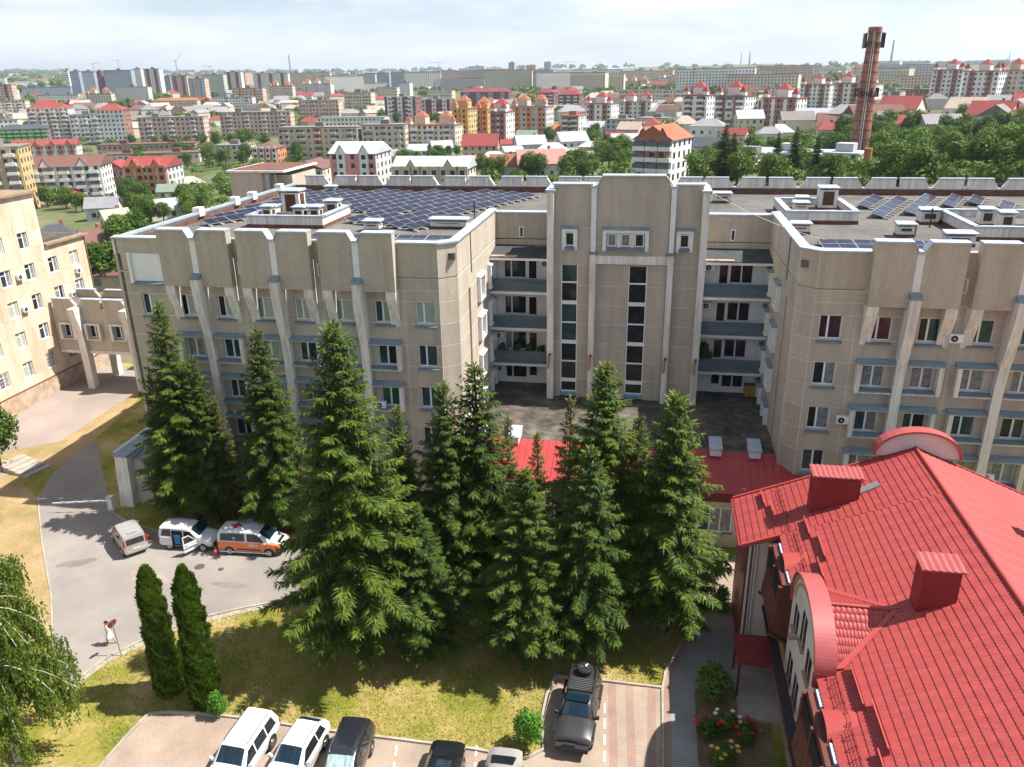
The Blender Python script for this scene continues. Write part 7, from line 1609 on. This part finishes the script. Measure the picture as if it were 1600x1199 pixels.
# barrel-roofed hall with solar panels
p, mpp = spot(196, 328); t = thing('barrel_hall', 'barrel-roofed hall with dark panels on its curve at the left', 'hall', tuple(p), facing(p)+R(-12)); W, D = 62*mpp, 26*mpp*.7; h0 = 8*mpp
MB().box(-W/2, W/2, -D/2, D/2, -3, h0).build('wall', CW['grey'], t); rb = MB(); n = 12; arcp = [(-D/2*math.cos(math.pi*i/n), h0+D*.42*math.sin(math.pi*i/n)) for i in range(n+1)]
rb.prism([(-W/2, a, c) for a, c in arcp], [(W/2, a, c) for a, c in arcp]); rb.build('barrel_roof', CR['dark'], t)
for i in range(1, 5):
    for k in range(8):
        (a, c), (a2, c2) = arcp[i], arcp[i+1]; xx = -W/2+.4+(W-.8)*k/8; ww = (W-.8)/8-.25
        MB().quad((xx, a-.1, c+.12), (xx+ww, a-.1, c+.12), (xx+ww, a2-.1, c2+.10), (xx, a2-.1, c2+.10)).build('panel', M['cell'], t)
# brick chimney stack
p, mpp = spot(1338, 264); Hc = 20.0
for _ in range(40):
    w_ = p+Vector((0, 0, Hc))-CAM; Hc += ((599.5-FPX*w_.dot(u2)/w_.dot(fwd))-50)*mpp*.7
rb0, rt0 = 15.5*mpp, 8.6*mpp
t = thing('brick_chimney', 'tall red brick factory chimney with aerials near its top', 'chimney', tuple(p))
M['stack'] = mat('stack_brick', (.36, .155, .105), .9, (.25, .105, .075), .35, speck=.25, sscale=1.2)
n = 14
for i in range(n):
    f0, f1 = i/n, (i+1)/n; MB().tube((0, 0, Hc*f0), (0, 0, Hc*f1-.12), lerp(rb0, rt0, f0), lerp(rb0, rt0, f1), 24).build('brick_course', M['stack'], t)
    MB().tube((0, 0, Hc*f1-.25), (0, 0, Hc*f1+.1), lerp(rb0, rt0, f1)+.05, n=24).build('iron_band', M['rust'], t)
for zf in (.54, .90):
    r = lerp(rb0, rt0, zf); MB().tube((0, 0, Hc*zf), (0, 0, Hc*zf+.9), r+.32, n=24).build('gallery', M['rust'], t)
MB().tube((0, 0, Hc-.2), (0, 0, Hc+1.2), rt0*1.15, rt0*1.1, 24).build('rim', M['stack'], t)
for k in range(7):
    a = k*.9; r = rt0+1.0; MB().box(math.cos(a)*r-.25, math.cos(a)*r+.25, math.sin(a)*r-.25, math.sin(a)*r+.25, Hc*.90-.5, Hc*.90+3.2).build('aerial', M['kerb'] if k % 2 else M['plastic'], t)
    a = k*.9+.4; r = lerp(rb0, rt0, .54)+.8; MB().box(math.cos(a)*r-.2, math.cos(a)*r+.2, math.sin(a)*r-.2, math.sin(a)*r+.2, Hc*.53, Hc*.53+2.4).build('aerial', M['plastic'], t)
d_ = (CAM-p).normalized(); q = MB()
for s in (-.25, .25): q.tube((d_.x*(rb0+.2)+s, d_.y*(rb0+.2), 0), (d_.x*(rt0+.2)+s, d_.y*(rt0+.2), Hc), .09, n=5)
q.build('ladder', M['conc'], t)
# ladder tower at its foot
q0, mp2 = spot(1352, 270); t = thing('rusty_tank_tower', 'small rusty tank tower at the foot of the brick chimney', 'tower', tuple(q0)); MB().tube((0, 0, 0), (0, 0, 22*mp2), 4*mp2, n=14).build('shaft', M['stack'], t); MB().tube((0, 0, 14*mp2), (0, 0, 34*mp2), 6*mp2, n=14).build('tank', mat('rust_orange', (.42, .17, .06), .8), t)
# far thin stacks, cranes, church
for i, (u, vb, vt, w, lab) in enumerate(((454, 114, 87, 1.3, 'thin dark stack on the left skyline'), (1157, 108, 87, 1.1, 'left of two thin stacks on the right-centre skyline'), (1170, 108, 86, 1.2, 'right of two thin stacks on the right-centre skyline'), (1391, 104, 68, 1.6, 'slanting-looking thin stack right of the brick chimney'))):
    p, mpp = spot(u, vb); t = thing('distant_stack', lab, 'chimney', tuple(p), 0, 'thin stacks on the skyline'); MB().tube((0, 0, -20), (0, 0, (vb-vt)*mpp), w*mpp*1.25, w*mpp*.8, 12).build('shaft', CW['dgrey'] if i != 1 else CW['rose'], t); MB().tube((0, 0, (vb-vt)*mpp), (0, 0, (vb-vt)*mpp+2), w*mpp*.95, n=12).build('rim', CW['maroon'], t)
for i, (u, vb, vt, j, lab) in enumerate(((152, 140, 100, 10, 'leftmost tower crane over the new blocks'), (190, 130, 95, -9, 'tower crane above the widest blue block'), (281, 140, 96, 12, 'luffing crane right of the blue tower'), (331, 130, 104, -14, 'crane above the pale green block'), (686, 120, 99, -18, 'crane on the central skyline'), (884, 116, 98, 16, 'crane beside the two small central towers'), (74, 140, 118, 9, 'yellow crane at the unfinished low block'))):
    p, mpp = spot(u, vb); t = thing('tower_crane', lab, 'crane', tuple(p), facing(p), 'construction cranes'); Hm = (vb-vt)*mpp; b = MB(); b.box(-.9, .9, -.9, .9, -5, Hm*.92); b.build('mast', CW['ochre'], t)
    up_ = 1.2 if i == 2 else .12; MB().hexa([(0, -.5, Hm*.9), (j*mpp, -.5, Hm*(.9+up_*.25)), (j*mpp, .5, Hm*(.9+up_*.25)), (0, .5, Hm*.9), (0, -.5, Hm*.9+1.6), (j*mpp, -.5, Hm*(.9+up_*.25)+1), (j*mpp, .5, Hm*(.9+up_*.25)+1), (0, .5, Hm*.9+1.6)]).build('jib', CW['ochre'], t); MB().box(-.4*j*mpp if j < 0 else -.4*j*mpp, 0, -.5, .5, Hm*.9, Hm*.9+1.3).build('counter_jib', CW['ochre'], t) if j > 0 else MB().box(0, -.4*j*mpp, -.5, .5, Hm*.9, Hm*.9+1.3).build('counter_jib', CW['ochre'], t)
p, mpp = spot(1574, 106); t = thing('domed_church', 'grey domed church tower on the right skyline', 'church', tuple(p)); MB().tube((0, 0, -10), (0, 0, 8*mpp), 4.2*mpp, n=12).build('drum', CW['grey'], t)
b = MB()
for i in range(6):
    a0, a1 = i*.26, (i+1)*.26; b.tube((0, 0, 8*mpp+5*mpp*math.sin(a0)), (0, 0, 8*mpp+5*mpp*math.sin(a1)), 4.6*mpp*math.cos(a0), 4.6*mpp*math.cos(a1), 14, cap=False)
b.build('dome', CW['blue'], t); MB().tube((0, 0, 12.5*mpp), (0, 0, 24*mpp), .9*mpp, .2*mpp, 8).build('lantern', CW['blue'], t)
# -- trees between the houses
rt = random.Random(11)
def free(u, v, pad=4):
    return not any(a-pad < u < b+pad and c+4 < v < d+1 for a, b, c, d in TAKEN)
GRP = {}
def town_tree(u, v, h, var, lab, grp, wide=1.0):
    p, mpp = spot(u, v); size = 'low' if h < 7.6 else ('tall' if h > 9.2 else 'rounded')
    if 'grove' in lab:
        lab = '%s tree in the %s row of the grove, %s' % (size, 'front' if v > 270 else 'back' if v < 228 else 'second' if v > 248 else 'third', 'under the brick chimney' if u < 1365 else 'right of the chimney' if u < 1430 else 'behind the tilted solar tables' if u < 1500 else 'below the red-roofed cream house' if u < 1560 else 'at the right picture edge')
    else:
        q = min(LAB, key=lambda a: abs(a[0]-u)+2.2*abs(a[1]-v)); du, dv = u-q[0], v-q[1]
        rel = ('left of' if du < 0 else 'right of') if abs(du) > 2*abs(dv) else ('before' if dv > 0 else 'behind')
        lab = '%s leafy tree %s the %s' % (size, rel, ' '.join(q[2].split(',')[0].split()[:10]))
    if 'grove' not in lab: grp = 'leafy trees among the town blocks and houses'
    tree('leafy_tree', lab, 'tree', var, p.x, p.y, p.z-.3, h, rt.uniform(0, 6), grp, wide)
n = 0
ZONES = [(1290, 1610, 200, 292, 118, 7, 11, 'leafy tree in the dense grove behind the right wing'), (1078, 1260, 236, 292, 26, 6, 9, 'leafy tree behind the right court bay among the houses'), (925, 990, 232, 284, 12, 7, 10, 'leafy tree left of the orange-gabled flats'), (725, 930, 205, 282, 36, 6, 10, 'leafy tree among the houses behind the tower'), (600, 730, 205, 270, 14, 6, 9, 'leafy tree among the houses behind the solar rows'), (60, 330, 300, 345, 26, 6, 9, 'leafy tree in the gardens behind the left wing corner'), (140, 215, 350, 470, 12, 7, 10, 'leafy tree in the gap between the peach building and the left wing'), (190, 480, 196, 262, 34, 8, 12, 'leafy tree around the rose slab blocks'), (1180, 1610, 166, 206, 34, 7, 10, 'leafy tree on the right hillside among red roofs'), (560, 900, 168, 205, 18, 8, 11, 'leafy tree around the orange and maroon blocks')]
for (u0, u1, v0, v1, cnt, h0, h1, lab) in ZONES:
    k = 0; tries = 0
    while k < cnt and tries < 900:
        tries += 1; u, v = rt.uniform(u0, u1), rt.uniform(v0, v1)
        if not free(u, v): continue
        if 1310 < u < 1362 and v > 250: continue
        town_tree(u, v, rt.uniform(h0, h1), BRO[rt.randrange(4)], lab, 'trees '+lab[11:], rt.uniform(.95, 1.3)); k += 1; n += 1
for u, v, h, w_ in ((1128, 290, 13, 'tallest dark conifer right of the tower, left of a close pair'), (1142, 288, 11, 'dark conifer right of the tower, right of a close pair'), (1238, 282, 11, 'dark conifer before the middle of the grey works building'), (1210, 284, 10, 'dark conifer before the left end of the grey works building'), (1272, 282, 9, 'dark conifer before the right end of the grey works building')):
    p, mpp = spot(u, v); tree('spruce_tree', w_, 'spruce', SPR[3], p.x, p.y, p.z, h, None, 'conifers behind the right wing', 1.1)
# hillside woods and small far roofs too many to tell apart
fw = MB(); rf = random.Random(5)
def blob(b, c, r, h, k, qs=.34):
    for j in range(k):
        d = Vector((rf.gauss(0, 1), rf.gauss(0, 1), abs(rf.gauss(.2, .8)))).normalized(); q_ = rf.uniform(.7, 1.12); p = Vector((c.x+d.x*r*q_, c.y+d.y*r*q_, c.z+h*.30+d.z*h*.6*q_)); u = d.orthogonal().normalized()*r*qs; v = d.cross(u).normalized()*r*qs*.9
        u = u+Vector((rf.uniform(-1, 1), rf.uniform(-1, 1), rf.uniform(-1, 1)))*r*qs*.6
        b.add([tuple(p-u), tuple(p+v), tuple(p+u), tuple(p-v)], [(0, 1, 2, 3)], 0 if rf.random() < .7 else 1)
cnt = 0
def woods(k, u0, u1, v0, v1, r0, r1):
    global cnt
    for _ in range(k):
        u, v = rf.uniform(u0, u1), rf.uniform(v0, v1)
        if not free(u, v, 0): continue
        p, mpp = spot(u, v); r = rf.uniform(r0, r1)*(1+max(0, mpp-.8)*.5); blob(fw, p, r, r*1.5, *((26, .34) if v < 200 else (150, .13))); cnt += 1
woods(1500, -60, 1660, 118, 165, 4, 7); woods(800, -60, 1660, 148, 215, 3.5, 6); woods(420, -60, 120, 112, 150, 6, 11); woods(260, 20, 420, 150, 172, 4, 7); woods(800, -60, 1660, 104, 128, 5, 9); woods(160, 400, 640, 146, 200, 4, 6); woods(420, 780, 1240, 130, 160, 4, 7); woods(200, 1200, 1600, 118, 150, 4, 7); woods(260, 0, 480, 215, 330, 2.5, 4.5); woods(240, 560, 1300, 205, 290, 2, 3.6); woods(420, 1285, 1640, 205, 292, 1.6, 3.2)
tag(fw.build('far_woods', [M['leaf'], M['leaf2']]), 'tree belts and gardens between the far blocks, up to the skyline', 'trees', kind='stuff')
fr = MB(); frw = MB(); k = 0
while k < 330:
    u, v = rf.uniform(-40, 1640), 118+rf.random()**1.5*95
    if not free(u, v, 0): continue
    p, mpp = spot(u, v); W, D, hh = rf.uniform(9, 22), rf.uniform(8, 14), rf.uniform(3, 7); a = facing(p)+rf.uniform(-.6, .6); c, s = math.cos(a), math.sin(a)
    if v < 150 and rf.random() < .45: W, D, hh = rf.uniform(30, 75), 12, rf.uniform(12, 28)
    X = lambda x, y, z: (p.x+x*c-y*s, p.y+x*s+y*c, p.z+z)
    b2 = MB(X).box(-W/2, W/2, -D/2, D/2, -3, hh); frw.add(b2.v, b2.f, rf.randrange(4))
    b3 = MB(X)
    if W < 25: hip(b3, -W/2, W/2, -D/2, D/2, hh, D*.33, 0, .4, rf.random() < .6)
    else: b3.box(-W/2-.3, W/2+.3, -D/2-.3, D/2+.3, hh, hh+.8)
    fr.add(b3.v, b3.f, rf.randrange(5) if W < 25 else 3)
    if W > 25:
        wb = MB(); wallwins(wb, lambda u_, v_, z_: X(u_-W/2, v_-D/2, z_), W, 0, int(hh/3), 3, int(W/3.4), rf); frw.add(wb.v, wb.f, 4)
    k += 1
tag(frw.build('far_house_walls', [CW['white'], CW['cream'], CW['rose'], CW['grey'], GW[0]]), 'walls of countless small far houses and slabs across the town', 'houses', kind='stuff')
tag(fr.build('far_house_roofs', [CR['red'], CR['tan'], CR['grey'], CR['flat'], CR['brown']]), 'roofs of countless small far houses and slabs across the town', 'houses', kind='stuff')
# ================================================================ the air over the town
hm = bpy.data.materials.new('thin_haze'); hm.use_nodes = True; t = hm.node_tree
for n in list(t.nodes):
    if n.type != 'OUTPUT_MATERIAL': t.nodes.remove(n)
pv = t.nodes.new('ShaderNodeVolumePrincipled'); pv.inputs['Color'].default_value = (.80, .88, 1.0, 1); pv.inputs['Density'].default_value = .00009; pv.inputs['Anisotropy'].default_value = .25
t.links.new(pv.outputs[0], [n for n in t.nodes if n.type == 'OUTPUT_MATERIAL'][0].inputs['Volume'])
hb_ = MB().box(-13200, 13200, -13200, 13200, -90, 230).build('haze', hm); tag(hb_, 'thin pale summer haze over the whole town', 'haze', kind='stuff')
